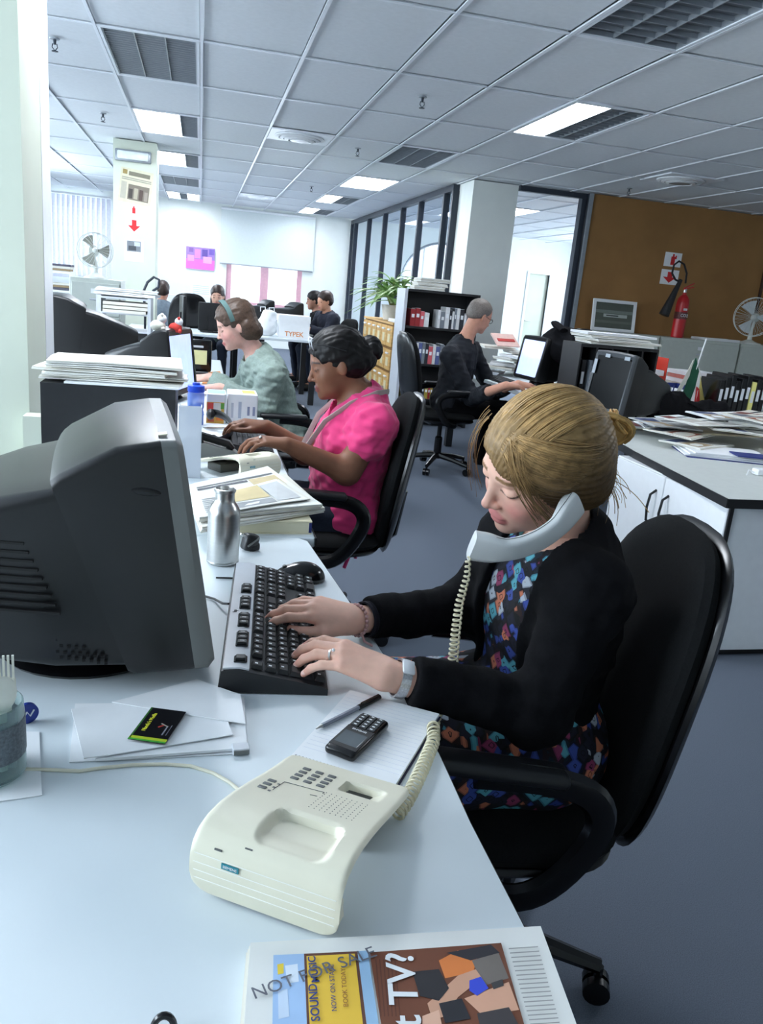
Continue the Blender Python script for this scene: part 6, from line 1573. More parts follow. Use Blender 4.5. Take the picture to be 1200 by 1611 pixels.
# toys on the small monitor
zt = DZ+0.03+0.30+0.006
for nm, lab, dx, r_, col in (('soft_toy', 'white fluffy toy on the small lit monitor', -0.13, 0.030, (226, 226, 214)), ('red_toy', 'red and white toy on the small lit monitor', -0.05, 0.026, (196, 60, 54))):
    t = thing(nm, lab, 'toy', (-0.06+dx, 3.97, zt-0.012)); m_ = mat(nm+'_plush', col, 0.9, noise=0.15)
    obj('body', G().ball((0, 0, r_*0.9), (r_*1.2, r_, r_*0.9), 14, 10), m_, t); obj('head', G().ball((r_*0.6, 0, r_*2.0), r_*0.75, 14, 10), M_PAPER, t)
    for s_ in (-1, 1): obj('ear', G().ball((r_*0.6, s_*r_*0.5, r_*2.6), r_*0.28, 8, 6), m_, t); obj('foot', G().ball((r_*0.8, s_*r_*0.6, r_*0.4), r_*0.42, 8, 6), m_, t)
# black holder with a yellow note
a, b = PY(290, 532, 5.1), PY(332, 585, 5.1)
t = thing('sign_holder', 'black upright holder with a pale yellow note behind the lit monitor', 'holder', ((a[0]+b[0])/2, 5.1, DZ)); w_, h_ = b[0]-a[0], a[2]-DZ
obj('panel', G().rbox((0, 0, h_/2+0.01), (w_, 0.03, h_-0.02), 0.012, 2), M_BLACKGLOSS, t); obj('foot', G().rbox((0, 0, 0.008), (w_*0.8, 0.12, 0.016), 0.005, 2), M_BLACK, t)
obj('note', G().box((0, -0.0165, h_*0.5), (w_*0.66, 0.001, h_*0.4)), mat('yellow_note', (214, 214, 160), 0.8), t); obj('clip', G().rbox((0, -0.017, h_*0.80), (w_*0.4, 0.006, h_*0.06), 0.002, 1), M_SILVER, t)
# grey tray tower with paper on top
a, b = PY(154, 462, 5.7), PY(238, 520, 5.7); w_ = b[0]-a[0]; h_ = a[2]-DZ
t = thing('tray_tower', 'grey and black tray tower stacked with papers left of the poster column', 'tray tower', ((a[0]+b[0])/2, 5.75, DZ))
obj('side_panel', G().bb((-w_/2, -0.15, 0), (-w_/2+0.03, 0.15, h_)), M_SILVER, t); obj('side_panel', G().bb((w_/2-0.02, -0.15, 0), (w_/2, 0.15, h_)), M_SILVER, t)
for z_ in (0.0, h_*0.45, h_*0.72, h_-0.02): obj('shelf', G().bb((-w_/2+0.03, -0.15, z_), (w_/2-0.02, 0.15, z_+0.012)), M_SILVER if z_ > 0.1 else M_BLACK, t)
obj('black_drawer', G().bb((-w_/2+0.032, -0.152, 0.02), (w_/2-0.022, 0.14, h_*0.44)), M_BLACK, t)
for i in range(3): obj('paper_layer', G().bb((-w_/2+0.04, -0.16+0.01*i, h_*0.74+0.025*i), (w_/2-0.03+0.01*i, 0.13, h_*0.74+0.020+0.025*i)), M_NEWS, t)
for i, lab in enumerate(('lower loose bundle of papers on the tray tower', 'upper loose bundle of papers on the tray tower')):
    q = np.array([(-0.20, -0.14), (0.19, -0.16), (0.21, 0.14), (-0.18, 0.15)])@rotz(0.1*i).T[:2, :2]; newspaper_w(lab, np.c_[q+[(a[0]+b[0])/2+0.01, 5.75], np.full(4, DZ+h_+0.002+0.024*i)], 2, 0.009, 'papers on the tray tower', None, 40+i, m=M_PAPER)
# desk lamp loop behind
p = PY(222, 470, 5.9); q2 = PY(245, 440, 5.9)
t = thing('desk_lamp', 'dark curved lamp arm rising beside the poster column', 'lamp', (p[0]+0.02, 6.02, DZ))
obj('base', G().lathe([(0, 0), (0.08, 0), (0.075, 0.018), (0.02, 0.025), (0, 0.025)], 20), M_BLACK, t)
arm = [A(0, 0, 0.02), A(0, 0, 0.35)]+[PY(x, y, 6.0)-A(p[0]+0.02, 6.02, DZ) for x, y in ((224, 462), (232, 444), (242, 436), (250, 440), (249, 452), (240, 458))]
obj('arm', G().tube(arm, 0.009, 8), M_DARKAL, t)
# grey cabinet with a fan
xg = PY(110, 437, 7.5)[0]; xg1 = PY(180, 437, 7.5)[0]; zg = PY(130, 437, 7.5)[2]
def filing_cabinet(label, lo, hi, z, rows, m, facing='-y', split=1, group=None):
    t = thing('filing_cabinet', label, 'cabinet', ((lo[0]+hi[0])/2, (lo[1]+hi[1])/2, 0), 0, group); w, d = hi[0]-lo[0], hi[1]-lo[1]
    obj('carcass', G().bb((-w/2, -d/2+0.02, 0), (w/2, d/2, z)), m, t)
    for r in range(rows):
        z0, z1 = 0.04+(z-0.06)*r/rows, 0.04+(z-0.06)*(r+1)/rows-0.012
        dw = obj('drawer', G().rbox((0, -d/2+0.008, (z0+z1)/2), (w-0.02, 0.024, z1-z0), 0.004, 1, smooth=False), m, t)
        obj('label_holder', G().box((0, -d/2-0.006, z1-0.07), (0.075, 0.004, 0.04)), M_PAPER, dw); obj('handle', G().rbox((0, -d/2-0.010, z1-0.14), (0.10, 0.012, 0.016), 0.004, 1), M_SILVER, dw)
    return t
M_CAB = mat('grey_cabinet_steel', (192, 198, 190), 0.45, noise=0.03)
filing_cabinet('tall grey filing cabinet carrying the left desk fan', (xg, 7.5), (xg1+0.05, 8.0), zg, 4, M_CAB)
def desk_fan(label, c, r, zbase, face, blade_m, cage_m, cage_n=28):
    """c = hub position, face = direction the fan looks"""
    t = thing('desk_fan', label, 'fan', (c[0], c[1], zbase)); H = c[2]-zbase; F = unit(face); M_ = frame(F)
    hub = A(0, 0, H)
    obj('base', G().lathe([(0, 0), (r*0.62, 0), (r*0.60, 0.012), (r*0.30, 0.03), (0.03, 0.05), (0, 0.05)], 28), cage_m, t)
    obj('stem', G().tube([(0, 0, 0.03), (0, 0, H*0.55), tuple(hub-F*0.06-A(0, 0, 0.03))], [0.030, 0.022, 0.018], 10), cage_m, t)
    obj('motor', G().lathe([(0, -0.13), (0.045, -0.12), (0.055, -0.06), (0.045, -0.03), (0, -0.03)], 18, R=M_, t=hub), cage_m, t)
    for k in range(3):
        P = []
        for u in np.linspace(0, 1, 7):
            P.append([M_@A(r*0.86*(0.18+0.82*u)*math.cos(2.1*k+w_), r*0.86*(0.18+0.82*u)*math.sin(2.1*k+w_), 0.03*(w_/0.55)*(0.5+u*0.5))+hub for w_ in np.linspace(-0.28-0.30*u*(1-0.4*u), 0.28+0.30*u*(1-0.4*u), 6)])
        obj('blade', G().grid(P, th=0.003), blade_m, t)
    obj('hub_cap', G().ball(hub+F*0.012, r*0.16, 14, 8), cage_m, t)
    for z_, rr in ((0.045, 0.985), (-0.02, 1.0)):
        obj('cage_rim', G().tube([M_@A(r*rr*math.cos(a), r*rr*math.sin(a), z_)+hub for a in np.linspace(0, 2*PI, 40, endpoint=False)], 0.0045, 6, closed=True), cage_m, t)
    me = {}
    for s_, z0, z1 in ((1, 0.075, 0.045), (-1, -0.06, -0.02)):
        for k in range(cage_n):
            a = 2*PI*k/cage_n; d = A(math.cos(a), math.sin(a), 0)
            obj('cage_wire', G().tube([M_@(d*r*0.14+A(0, 0, z0))+hub, M_@(d*r*0.7+A(0, 0, z0*0.96))+hub, M_@(d*r+A(0, 0, z1))+hub], 0.0013, 4), cage_m, t)
    return t
fc = PY(149, 394, 7.7)
desk_fan('white desk fan on the tall grey cabinet by the far left window', fc, 0.15, zg, (0.35, -0.9, 0.05), mat('grey_fan_blade', (150, 150, 140), 0.4), mat('white_fan_plastic', (222, 226, 220), 0.4), 24)
# white shelf unit at the far left with files
x0, x1 = PY(84, 440, 8.6)[0], PY(112, 440, 8.6)[0]
t = thing('low_shelf', 'white shelf of papers beside the cream pillar', 'shelf', ((x0+x1)/2-0.2, 8.75, 0)); w_ = x1-x0+0.4
for x_ in (-w_/2, w_/2-0.02): obj('side', G().bb((x_, -0.15, 0), (x_+0.02, 0.15, 1.24)), M_WHITE, t)
for z_ in (0.05, 0.45, 0.85, 1.04, 1.22): obj('shelf', G().bb((-w_/2+0.02, -0.15, z_), (w_/2-0.02, 0.15, z_+0.02)), M_WHITE, t)
for i, (z_, lab) in enumerate(((0.872, 'stack of brown paper on the lower white shelf'), (1.062, 'stack of dark folders on the upper white shelf'), (1.242, 'dark files on top of the white shelf'))):
    tt = thing('paper_stack', lab, 'papers', ((x0+x1)/2-0.02, 8.72, z_)); 
    for k in range(3): obj('folder', G().box((0.005*k, 0, 0.012+0.022*k), (0.18, 0.22, 0.020)), (M_NEWS, mat('dark_folder', (86, 84, 96), 0.7), mat('tan_folder', (150, 130, 100), 0.8))[(k+i) % 3], tt)

# ================================================================ far desks and people
simple_desk('far white desk with a dark edge under the poster picture', (-0.75, 8.75), (0.62, 9.55))
simple_desk('far white table with black legs carrying the white boxes', (0.63, 9.0), (1.32, 10.0))
simple_desk('farthest white desk below the far window', (0.40, 10.25), (1.42, 11.1))
def lcd(label, c, w, h_, rz, zb, on=False, back=False):
    t = thing('computer_monitor', label, 'monitor', (c[0], c[1], zb), rz)
    obj('panel', G().rbox((0, 0, c[2]-zb), (0.035, w, h_), 0.006, 2), M_BLACK, t)
    obj('screen', G().box((0.0185, 0, c[2]-zb), (0.002, w-0.03, h_-0.03)), M_SCREENON if on else M_SCREENOFF, t)
    obj('stem', G().bb((-0.03, -0.03, 0.01), (-0.005, 0.03, max(0.03, c[2]-zb))), M_BLACK, t); obj('foot', G().rbox((-0.01, 0, 0.006), (0.16, 0.20, 0.012), 0.004, 1), M_BLACK, t)
    return t
c = PY(331, 497, 9.1); lcd('black flat monitor hiding the woman by the far wall', (c[0], 9.1, c[2]-0.01), 0.26, 0.30, PI/2+0.2, DZ)
c = PY(287, 505, 8.95); lcd('narrow black monitor seen edge-on on the far desk', (c[0], 8.95, max(c[2]+0.01, DZ+0.20)), 0.32, 0.34, 0.15, DZ)
crt('computer_monitor', 'dark tube monitor standing behind the white box', (1.23, 10.45, DZ), 0.25, W=0.38, H=0.34, zb=0.03, front=(0.02, 0.0), junc=(-0.10, -0.12), rear=-0.40, rh=0.2)
crt('computer_monitor', 'farthest tube monitor in front of the far window', (0.90, 10.80, DZ), 0.25, W=0.36, H=0.33, zb=0.03, front=(0.02, 0.0), junc=(-0.10, -0.12), rear=-0.38, rh=0.2)
a, b = PY(440, 495, 9.25), PY(486, 531, 9.25)
t = thing('archive_box', 'white archive box with orange lettering on the far table', 'box', ((a[0]+b[0])/2, 9.40, DZ)); w_, h_ = b[0]-a[0], a[2]-DZ
obj('carton', G().bb((-w_/2, -0.15, 0), (w_/2, 0.15, h_*0.78)), M_PAPER, t); obj('lid', G().bb((-w_/2-0.006, -0.156, h_*0.70), (w_/2+0.006, 0.156, h_)), M_PAPER, t)
text_part('lettering', 'TYPEK', 0.075, mat('orange_ink', (214, 140, 90), 0.7), t, (0.0, -0.1515, h_*0.16), R=np.array([[1, 0, 0], [0, 0, -1.0], [0, 1, 0]]), bold=True)
a, b = PY(405, 492, 9.25), PY(437, 531, 9.25)
t = thing('plastic_bag', 'crumpled white plastic bag beside the archive box', 'bag', ((a[0]+b[0])/2, 9.35, DZ))
s = SDF(); s.ell((0, 0, 0.10), (0.12, 0.09, 0.12)); s.ell((0.02, 0, 0.22), (0.09, 0.06, 0.07), k=0.04)
v, f = surf(lambda P: np.maximum(s(P)+0.010*snoise(P, 38, 5), 0.002-P[:, 2]), (-0.17, -0.14, -0.02), (0.17, 0.14, 0.33), 0.008); obj('bag', np_mesh('bag', [(v, f)]), M_PAPER, t)
for s_ in (-1, 1): obj('handle', G().tube([(0.05*s_-0.03, 0, 0.26), (0.05*s_-0.035, 0, 0.31), (0.05*s_+0.02, 0, 0.315), (0.05*s_+0.025, 0, 0.26)], 0.006, 6), M_PAPER, t)
def far_person(label, C, face, top_m, hair_m, skin, chairlab=None, long_hair=False, arms=True, bulk=0.02):
    f_ = unit(A(face[0], face[1], 0)); l_ = A(-f_[1], f_[0], 0); nk_ = C-f_*0.05+A(0, 0, -0.17); pl = A(nk_[0], nk_[1], 0)-f_*0.12; pl[2] = 0.56
    shL, shR = nk_+l_*0.17+A(0, 0, -0.045), nk_-l_*0.17+A(0, 0, -0.045)
    zel = 0.74
    elL, elR = shL+f_*0.10+l_*0.03, shR+f_*0.10-l_*0.03; elL[2] = elR[2] = zel
    wrL, wrR = elL+f_*0.23-l_*0.08+A(0, 0, 0.055), elR+f_*0.23+l_*0.08+A(0, 0, 0.055)
    J = pose(pl, nk_, shL, shR, elL, elR, wrL, wrR, f_); hR = head_frame(A(f_[0], f_[1], -0.15), l_); J['head'] = (C, hR, 1.0)
    for S in 'LR': J['hand'+S] = (f_+A(0, 0, -0.05), A(0, 0, 1), -l_ if S == 'L' else l_, {})
    t, b0 = person(label, J, dict(skin=skin, top=top_m, legs=M_JEANS, sleeve=0.95, bulk=bulk, top_name='jacket'), h=0.010)
    pr_ = [((-0.014, 0, 0.046), (0.108, 0.085, 0.092)), ((-0.048, 0, 0.0), (0.070, 0.084, 0.070))]
    if long_hair: pr_ += [((-0.05, 0.06, -0.07), (0.04, 0.035, 0.09)), ((-0.05, -0.06, -0.07), (0.04, 0.035, 0.09)), ((-0.07, 0, -0.07), (0.035, 0.07, 0.09))]
    hair_cap(t, b0, C, hR, 1.0, pr_, [((0.130, 0, -0.030), (0.088, 0.12, 0.095))], hair_m, 0.007, 0.002)
    if chairlab: office_chair(chairlab, (pl[0]+f_[0]*0.08, pl[1]+f_[1]*0.08, 0), math.atan2(f_[1], f_[0]), top=0.95, back_h=0.45)
    return t
M_DKHAIR = mat('dark_brown_hair', (46, 32, 28), 0.45, noise=0.3, nscale=120); M_NAVY = mat('navy_wool', (30, 34, 48), 0.9, noise=0.1); M_STRIPE = mat('slate_cloth', (92, 104, 116), 0.9, noise=0.25, nscale=20, stretch=(1, 1, 0.1)); M_GREYTOP = mat('grey_green_top', (90, 110, 112), 0.9)
far_person('dark haired person seen from behind beside the poster column', PY(256, 458, 10.9), (0.1, 1), M_STRIPE, M_DKHAIR, (170, 120, 100), None)
office_chair('empty black chair with a tall back near the far wall', (-0.16, 9.92, 0), 1.7, top=1.12, back_h=0.55, arms=False)
far_person('long haired woman behind a flat monitor by the far wall', PY(342, 466, 10.2), (-0.15, -1), M_GREYTOP, M_DKHAIR, (214, 170, 150), None, True)
far_person('smiling person in a dark jacket turned sideways at the far table', PY(511, 474, 10.45), (-0.9, -0.35), M_NAVY, M_DKHAIR, (196, 144, 118), 'office chair of the person in the dark jacket', bulk=0.028)
far_person('person in black looking left beyond the one in the dark jacket', PY(494, 473, 11.2), (-1, 0.1), M_CARD, M_BLKHAIR, (150, 108, 90), None)

# ---------------------------------------------------------------- card index drawers, plant
M_WOOD = mat('light_wood', (198, 156, 92), 0.55, noise=0.18, nscale=6, stretch=(1, 0.2, 6)); M_WOODD = mat('shadow_gap_wood', (120, 86, 44), 0.7)
cx0, cy0, cy1, ch = 2.0, 8.37, 9.95, 1.0
t = thing('card_index_cabinet', 'light wooden cabinet of many small labelled drawers', 'cabinet', (cx0+0.22, (cy0+cy1)/2, 0))
L_ = cy1-cy0
obj('carcass', G().bb((-0.20, -L_/2, 0), (0.22, L_/2, ch)), M_WOODD, t); obj('top', G().bb((-0.22, -L_/2, ch), (0.22, L_/2, ch+0.02)), M_WOOD, t)
nr, nc = 4, 6
dme = G().rbox((0, 0, 0), (0.03, L_/nc-0.025, ch/nr-0.03), 0.005, 1, smooth=False).mesh('drawer'); lme_ = G().box((-0.017, 0, -0.02), (0.003, 0.10, 0.09)).mesh('label_card'); pme = G().rbox((-0.022, 0, 0.07), (0.02, 0.11, 0.018), 0.004, 1).mesh('pull')
for r in range(nr):
    for c in range(nc):
        dw = obj('drawer', dme, M_WOOD, t, (-0.205, -L_/2+(c+0.5)*L_/nc, (r+0.5)*ch/nr)); obj('label_card', lme_, mat('drawer_label', (206, 196, 160), 0.8), dw); obj('pull', pme, M_WHITE, dw)
sheet = newspaper_w('white papers lying on the wooden card cabinet', np.array([(2.06, 8.42, 1.021), (2.40, 8.42, 1.021), (2.40, 8.85, 1.021), (2.06, 8.85, 1.021)]), 3, 0.012, None, None, 77, m=M_PAPER)
t = thing('potted_plant', 'leafy green dracaena plant on the card cabinet', 'plant', (2.20, 9.35, ch+0.02))
obj('pot', G().lathe([(0, 0), (0.09, 0), (0.12, 0.16), (0.125, 0.17), (0.11, 0.17), (0.10, 0.14), (0, 0.14)], 24), mat('pale_pot', (206, 204, 196), 0.6), t)
rp = np.random.RandomState(9); M_LEAF = mat('green_leaf', (132, 172, 96), 0.5, noise=0.2, nscale=30); M_LEAF2 = mat('pale_leaf', (176, 204, 140), 0.5, noise=0.2, nscale=30)
for k, (sx_, sy_, hh_) in enumerate(((0, 0, 0.30), (-0.05, 0.04, 0.20), (0.06, -0.05, 0.24), (-0.02, -0.08, 0.14))):
    obj('stem', G().tube([(0, 0, 0.13), (sx_, sy_, 0.14+hh_*0.6), (sx_*1.5, sy_*1.5, 0.13+hh_)], 0.012, 7), mat('plant_stem', (120, 120, 70), 0.7), t)
    for i in range(26):
        a = rp.uniform(0, 2*PI); ln = rp.uniform(0.26, 0.46); el = rp.uniform(0.1, 1.2); b0_ = A(sx_*1.5, sy_*1.5, 0.13+hh_-rp.uniform(0, 0.08)); d = A(math.cos(a), math.sin(a), 0); s_ = A(-math.sin(a), math.cos(a), 0); P = []
        for u in np.linspace(0, 1, 7):
            w_ = 0.022*math.sin(PI*min(1, u*0.93+0.07))**0.7; cc = b0_+d*ln*u*math.cos(el)*(1+0.2*u)+A(0, 0, ln*(u*math.sin(el)-0.55*u*u))
            P.append([cc-s_*w_, cc+A(0, 0, -0.004), cc+s_*w_])
        obj('leaf', G().grid(P, th=0.0015), M_LEAF if i % 3 else M_LEAF2, t)
# ---------------------------------------------------------------- bookcase
bx, by = PY(641, 470, 8.0)[0], 8.0
bw, bh = 0.74, 1.385
t = thing('bookcase', 'black bookcase with a silver end panel behind the man in black', 'bookcase', (bx+bw/2, by+0.17, 0))
obj('end_panel', G().bb((-bw/2-0.03, -0.17, 0), (-bw/2, 0.17, bh)), M_SILVER, t); obj('end_panel', G().bb((bw/2, -0.17, 0), (bw/2+0.03, 0.17, bh)), M_BLACK, t)
obj('back_panel', G().bb((-bw/2, 0.15, 0), (bw/2, 0.17, bh)), M_BLACK, t)
shz = [0.06, 0.42, 0.74, 1.045, bh-0.025]
shz = [0.05, PY(680, 632, 8.0)[2], PY(680, 577, 8.0)[2], PY(680, 519, 8.0)[2], bh-0.022]
for z_ in shz: obj('shelf', G().bb((-bw/2, -0.165, z_), (bw/2, 0.15, z_+0.022)), M_BLACK, t)
rb = np.random.RandomState(4)
def books(z, hmax, x0, x1, cols, grp, where):
    x = x0; i = 0
    while x < x1:
        w_ = rb.uniform(0.02, 0.05); h_ = hmax*rb.uniform(0.7, 0.97); col = cols[i % len(cols)]
        cn_ = {(150, 40, 44): 'dark red', (206, 96, 104): 'pink', (222, 222, 222): 'white', (120, 126, 134): 'grey', (40, 42, 50): 'black', (170, 150, 60): 'yellow', (90, 100, 150): 'blue'}[col]
        t_ = thing('book', '%s book, %s from the silver end panel %s' % (cn_, ORD[len([1 for o in COL.objects if o.get('group') == grp])], where), 'book', (bx+bw/2+x+w_/2, by+0.13, z+0.022), 0, grp)
        obj('cover', G().bb((-w_/2, -0.09, 0), (w_/2, 0.10, h_)), mat('book_%s' % cn_.replace(' ', '_'), col, 0.6), t_); obj('pages', G().bb((-w_/2+0.003, -0.088, h_), (w_/2-0.003, 0.098, h_+0.002)), M_PAPER, t_); obj('spine_label', G().box((0, -0.091, h_*0.6), (w_*0.6, 0.002, h_*0.2)), M_PAPER, t_)
        x += w_+0.003; i += 1
books(shz[3]-0+0.0, 0.20, -bw/2+0.06, -0.12, [(150, 40, 44), (150, 40, 44), (206, 96, 104), (222, 222, 222)], 'books on the upper bookcase shelf', 'on the upper bookcase shelf')
books(shz[3], 0.22, -0.02, bw/2-0.06, [(222, 222, 222), (120, 126, 134), (222, 222, 222), (40, 42, 50)], 'books on the upper bookcase shelf', 'on the upper bookcase shelf')
books(shz[2], 0.24, -bw/2+0.03, bw/2-0.1, [(120, 126, 134), (40, 42, 50), (206, 96, 104), (222, 222, 222), (90, 100, 150)], 'books on the middle bookcase shelf', 'on the middle bookcase shelf')
books(shz[1], 0.16, -bw/2+0.03, 0.1, [(170, 150, 60), (40, 42, 50), (170, 150, 60), (150, 40, 44)], 'books on the lower bookcase shelf', 'on the lower bookcase shelf')
for i in range(3):
    q = np.array([(-0.16, -0.12), (0.16, -0.12), (0.16, 0.12), (-0.16, 0.12)])@rotz(0.06*(i-1)).T[:2, :2]; newspaper_w(('bottom', 'middle', 'top')[i]+' bundle of newspapers on the bookcase', np.c_[q+[bx+0.24+0.02*i, by+0.16], np.full(4, bh+0.001+0.040*i)], 3, 0.012, 'newspapers on the bookcase', None, 60+i)
# ---------------------------------------------------------------- man in black at his desk
simple_desk('desk of the man in black, heaped with papers', (2.24, 5.25), (3.30, 7.0))
YM = 5.95
J = pose(A(1.93, YM, 0.55), PY(729, 540, YM), PY(742, 552, YM+0.17), PY(708, 560, YM-0.17), PY(775, 618, YM+0.16), PY(742, 626, YM-0.19), PZ(815, 604, 0.79), PZ(796, 606, 0.79), (1, 0.05))
hR = head_frame((0.90, 0.25, -0.34), (-0.25, 0.95, 0.05)); J['head'] = (PY(754, 497, YM), hR, 1.0)
for S in 'LR': J['hand'+S] = (A(1, 0, -0.02), A(0, 0, 1), A(0, -1, 0) if S == 'L' else A(0, 1, 0), {})
M_BLKSHIRT = mat('black_cotton_shirt', (24, 27, 34), 0.9, noise=0.12, nscale=40)
t, b0 = person('grey haired man in a black shirt typing at the right-hand desk', J, dict(skin=(206, 150, 126), brow=(90, 80, 74), top=M_BLKSHIRT, legs=M_CARD, sleeve=0.55, bulk=0.018, wrinkle=0.007, neck_r=0.060, sc=1.08), h=0.009)
C, R = J['head'][0], J['head'][1]
hair_cap(t, b0, C, R, 1.0, [((-0.014, 0, 0.042), (0.102, 0.080, 0.086)), ((-0.048, 0, 0.0), (0.062, 0.078, 0.062))], [((0.130, 0, 0.000), (0.100, 0.12, 0.105)), ((0.02, 0, -0.08), (0.1, 0.12, 0.075))], mat('grey_hair', (112, 104, 98), 0.6, noise=0.25, nscale=120), 0.006, 0.001)
for sg in (-1, 1):
    obj('spectacle_rim', G().tube([C+R@A(0.098, 0.032*sg+0.022*math.cos(a), 0.0+0.017*math.sin(a))-b0 for a in np.linspace(0, 2*PI, 14, endpoint=False)], 0.0018, 5, closed=True), M_BLACK, t)
    obj('spectacle_arm', G().tube([C+R@A(0.096, 0.055*sg, 0.004)-b0, C+R@A(0.0, 0.080*sg, 0.006)-b0], 0.0018, 5), M_BLACK, t)
office_chair('black office chair of the man in black', (1.88, YM, 0), 0.05, top=1.06, back_h=0.56, bk=-0.02)
t = thing('keyboard', 'black keyboard under the hands of the man in black', 'keyboard', (PZ(822, 612, DZ)[0], YM, DZ), 0.0)
obj('body', G().rbox((0, 0, 0.012), (0.15, 0.44, 0.022), 0.005, 1), M_BLACK, t)
for r in range(5):
    for c in range(14): obj('key', keycap(0.026, 0.022), M_KEY, t, (-0.05+0.025*r, -0.20+0.029*c+0.01, 0.022))
cs2 = PY(826, 560, 5.55)
t, _ = crt('computer_monitor', 'tube monitor with a glowing blue white screen facing the man in black', (2.43, 5.66, DZ), -3.0, W=0.34, H=0.32, zb=0.06, front=(0.02, -0.03), junc=(-0.07, -0.10), rear=-0.34, rh=0.14, screen_m=M_SCREENON)
t = thing('black_jacket', 'black jacket draped over the back of the glowing monitor', 'jacket', (2.70, 5.56, DZ)); t.scale = (1.15, 1.0, 1.12)
s = SDF(); s.ell((-0.02, 0.02, 0.30), (0.16, 0.20, 0.12)); s.ell((0.10, 0.0, 0.20), (0.13, 0.19, 0.20), k=0.06); s.ell((0.02, -0.16, 0.20), (0.13, 0.07, 0.22), k=0.05); s.cap((0.1, -0.2, 0.32), (0.2, -0.26, 0.02), 0.055, 0.05, 0.04)
v, f = surf(lambda P: np.maximum(s(P)+0.012*snoise(P, 26, 5)+0.005*snoise(P, 60, 6), 0.003-P[:, 2]), (-0.28, -0.42, -0.03), (0.38, 0.32, 0.52), 0.010); obj('cloth', np_mesh('cloth', [(v, f)]), M_CARD, t)
obj('collar', G().tube([(-0.10, -0.1, 0.40), (-0.12, 0.02, 0.44), (-0.06, 0.14, 0.42)], 0.03, 8, squash=(1, 0.5)), M_CARD, t)
HEAP = 'papers heaped on the desk of the man in black'
rh_ = np.random.RandomState(12)
for i in range(9):
    cx_, cy_ = 2.60+rh_.uniform(-0.22, 0.25), 6.55+rh_.uniform(-0.25, 0.2); wx, wy = rh_.uniform(0.26, 0.38), rh_.uniform(0.22, 0.32); an = rh_.uniform(-0.6, 0.6)
    q = np.array([(-wx/2, -wy/2), (wx/2, -wy/2), (wx/2, wy/2), (-wx/2, wy/2)])@rotz(an)[:2, :2].T
    newspaper_w('newspaper in the heap beside the glowing monitor', np.c_[q+[cx_, cy_], np.full(4, DZ+0.001+0.026*i)], 2, 0.011, HEAP, None, 100+i, m=M_PAPER if i % 3 == 0 else None)
t = thing('leaflet_fan', 'upright magazine with a pink cover on the heap', 'magazine', (2.55, 6.5, DZ+0.236), 0.3); obj('cover', G().box((0, 0.0, 0.06), (0.24, 0.012, 0.15), R=rotx(-0.9)), mat('pink_cover', (226, 190, 180), 0.6), t); obj('title', G().box((0.0, -0.012, 0.062), (0.18, 0.006, 0.03), R=rotx(-0.9)), mat('red_title', (190, 70, 66), 0.6), t)

# ================================================================ right-hand cupboard and desk
RZ = 0.685
wt = [(1.985, 2.55), (4.4, 2.55), (4.4, 5.2), (2.20, 5.2), (2.13, 3.60), (2.10, 3.45)]
t = thing('cupboard', 'white two-door cupboard with black handles behind the tall chair', 'cupboard', (2.25, 3.05, 0))
obj('carcass', G().bb((-0.20, -0.45, 0.03), (0.85, 0.45, RZ-0.03)), M_WHITE, t); obj('plinth', G().bb((-0.18, -0.43, 0.0), (0.84, 0.43, 0.03)), M_EDGE, t)
for s_, y0_, y1_ in ((1, -0.448, -0.003), (-1, 0.003, 0.448)):
    d_ = obj('door', G().rbox((-0.209, (y0_+y1_)/2, (RZ-0.03)/2+0.015), (0.018, y1_-y0_, RZ-0.07), 0.003, 1, smooth=False), M_WHITE, t)
    yh = (-0.05 if s_ == 1 else 0.05); obj('handle', G().tube([(-0.218, yh, 0.42), (-0.245, yh, 0.44), (-0.252, yh, 0.50), (-0.245, yh, 0.56), (-0.218, yh, 0.58)], 0.006, 7), M_BLACK, d_)
obj('corner_strip', G().bb((-0.212, -0.457, 0.03), (-0.195, -0.449, RZ-0.03)), M_EDGE, t)
t = thing('cupboard_worktop', 'pale grey worktop with a thick black edge on the cupboard', 'worktop', (3.2, 3.9, RZ-0.03))
obj('top', G().prism([(x-3.2, y-3.9) for x, y in wt], 0.0, 0.032), mat('pale_grey_laminate', (204, 208, 204), 0.5, noise=0.03), t)
ed = [(x-3.2, y-3.9) for x, y in [(4.4, 2.55), (1.985, 2.55), (2.10, 3.45), (2.13, 3.60), (2.20, 5.2)]]
for a, b in zip(ed[:-1], ed[1:]):
    d = unit(A(b[0]-a[0], b[1]-a[1], 0)); n_ = A(d[1], -d[0], 0)
    if n_@A(-1, -1, 0) < 0: n_ = -n_
    q = [A(a[0], a[1], 0)-d*0.004, A(b[0], b[1], 0)+d*0.004]; pts = [q[0], q[1], q[1]+n_*0.006, q[0]+n_*0.006]
    obj('edge_band', G().prism([(p_[0], p_[1]) for p_ in pts], -0.002, 0.034), M_EDGE, t)
for x, y in ((2.35, 5.05), (4.25, 5.05), (4.25, 2.75)): obj('leg', G().bb((x-3.23, y-3.93, -RZ+0.03), (x-3.17, y-3.87, 0.0)), M_BLACK, t)
T0 = RZ+0.002
c = PY(957, 600, 4.55)
crt('computer_monitor', 'black switched-off tube monitor with stickers on the right-hand desk', (c[0], 4.55, T0), -2.98, W=0.38, H=0.37, zb=0.04, front=(0.025, -0.02), junc=(-0.10, -0.14), rear=-0.42, rh=0.17, bez=mat('slate_bezel', (66, 70, 74), 0.45))
mon = [o for o in COL.objects if o.get('label', '').startswith('black switched-off')][0]
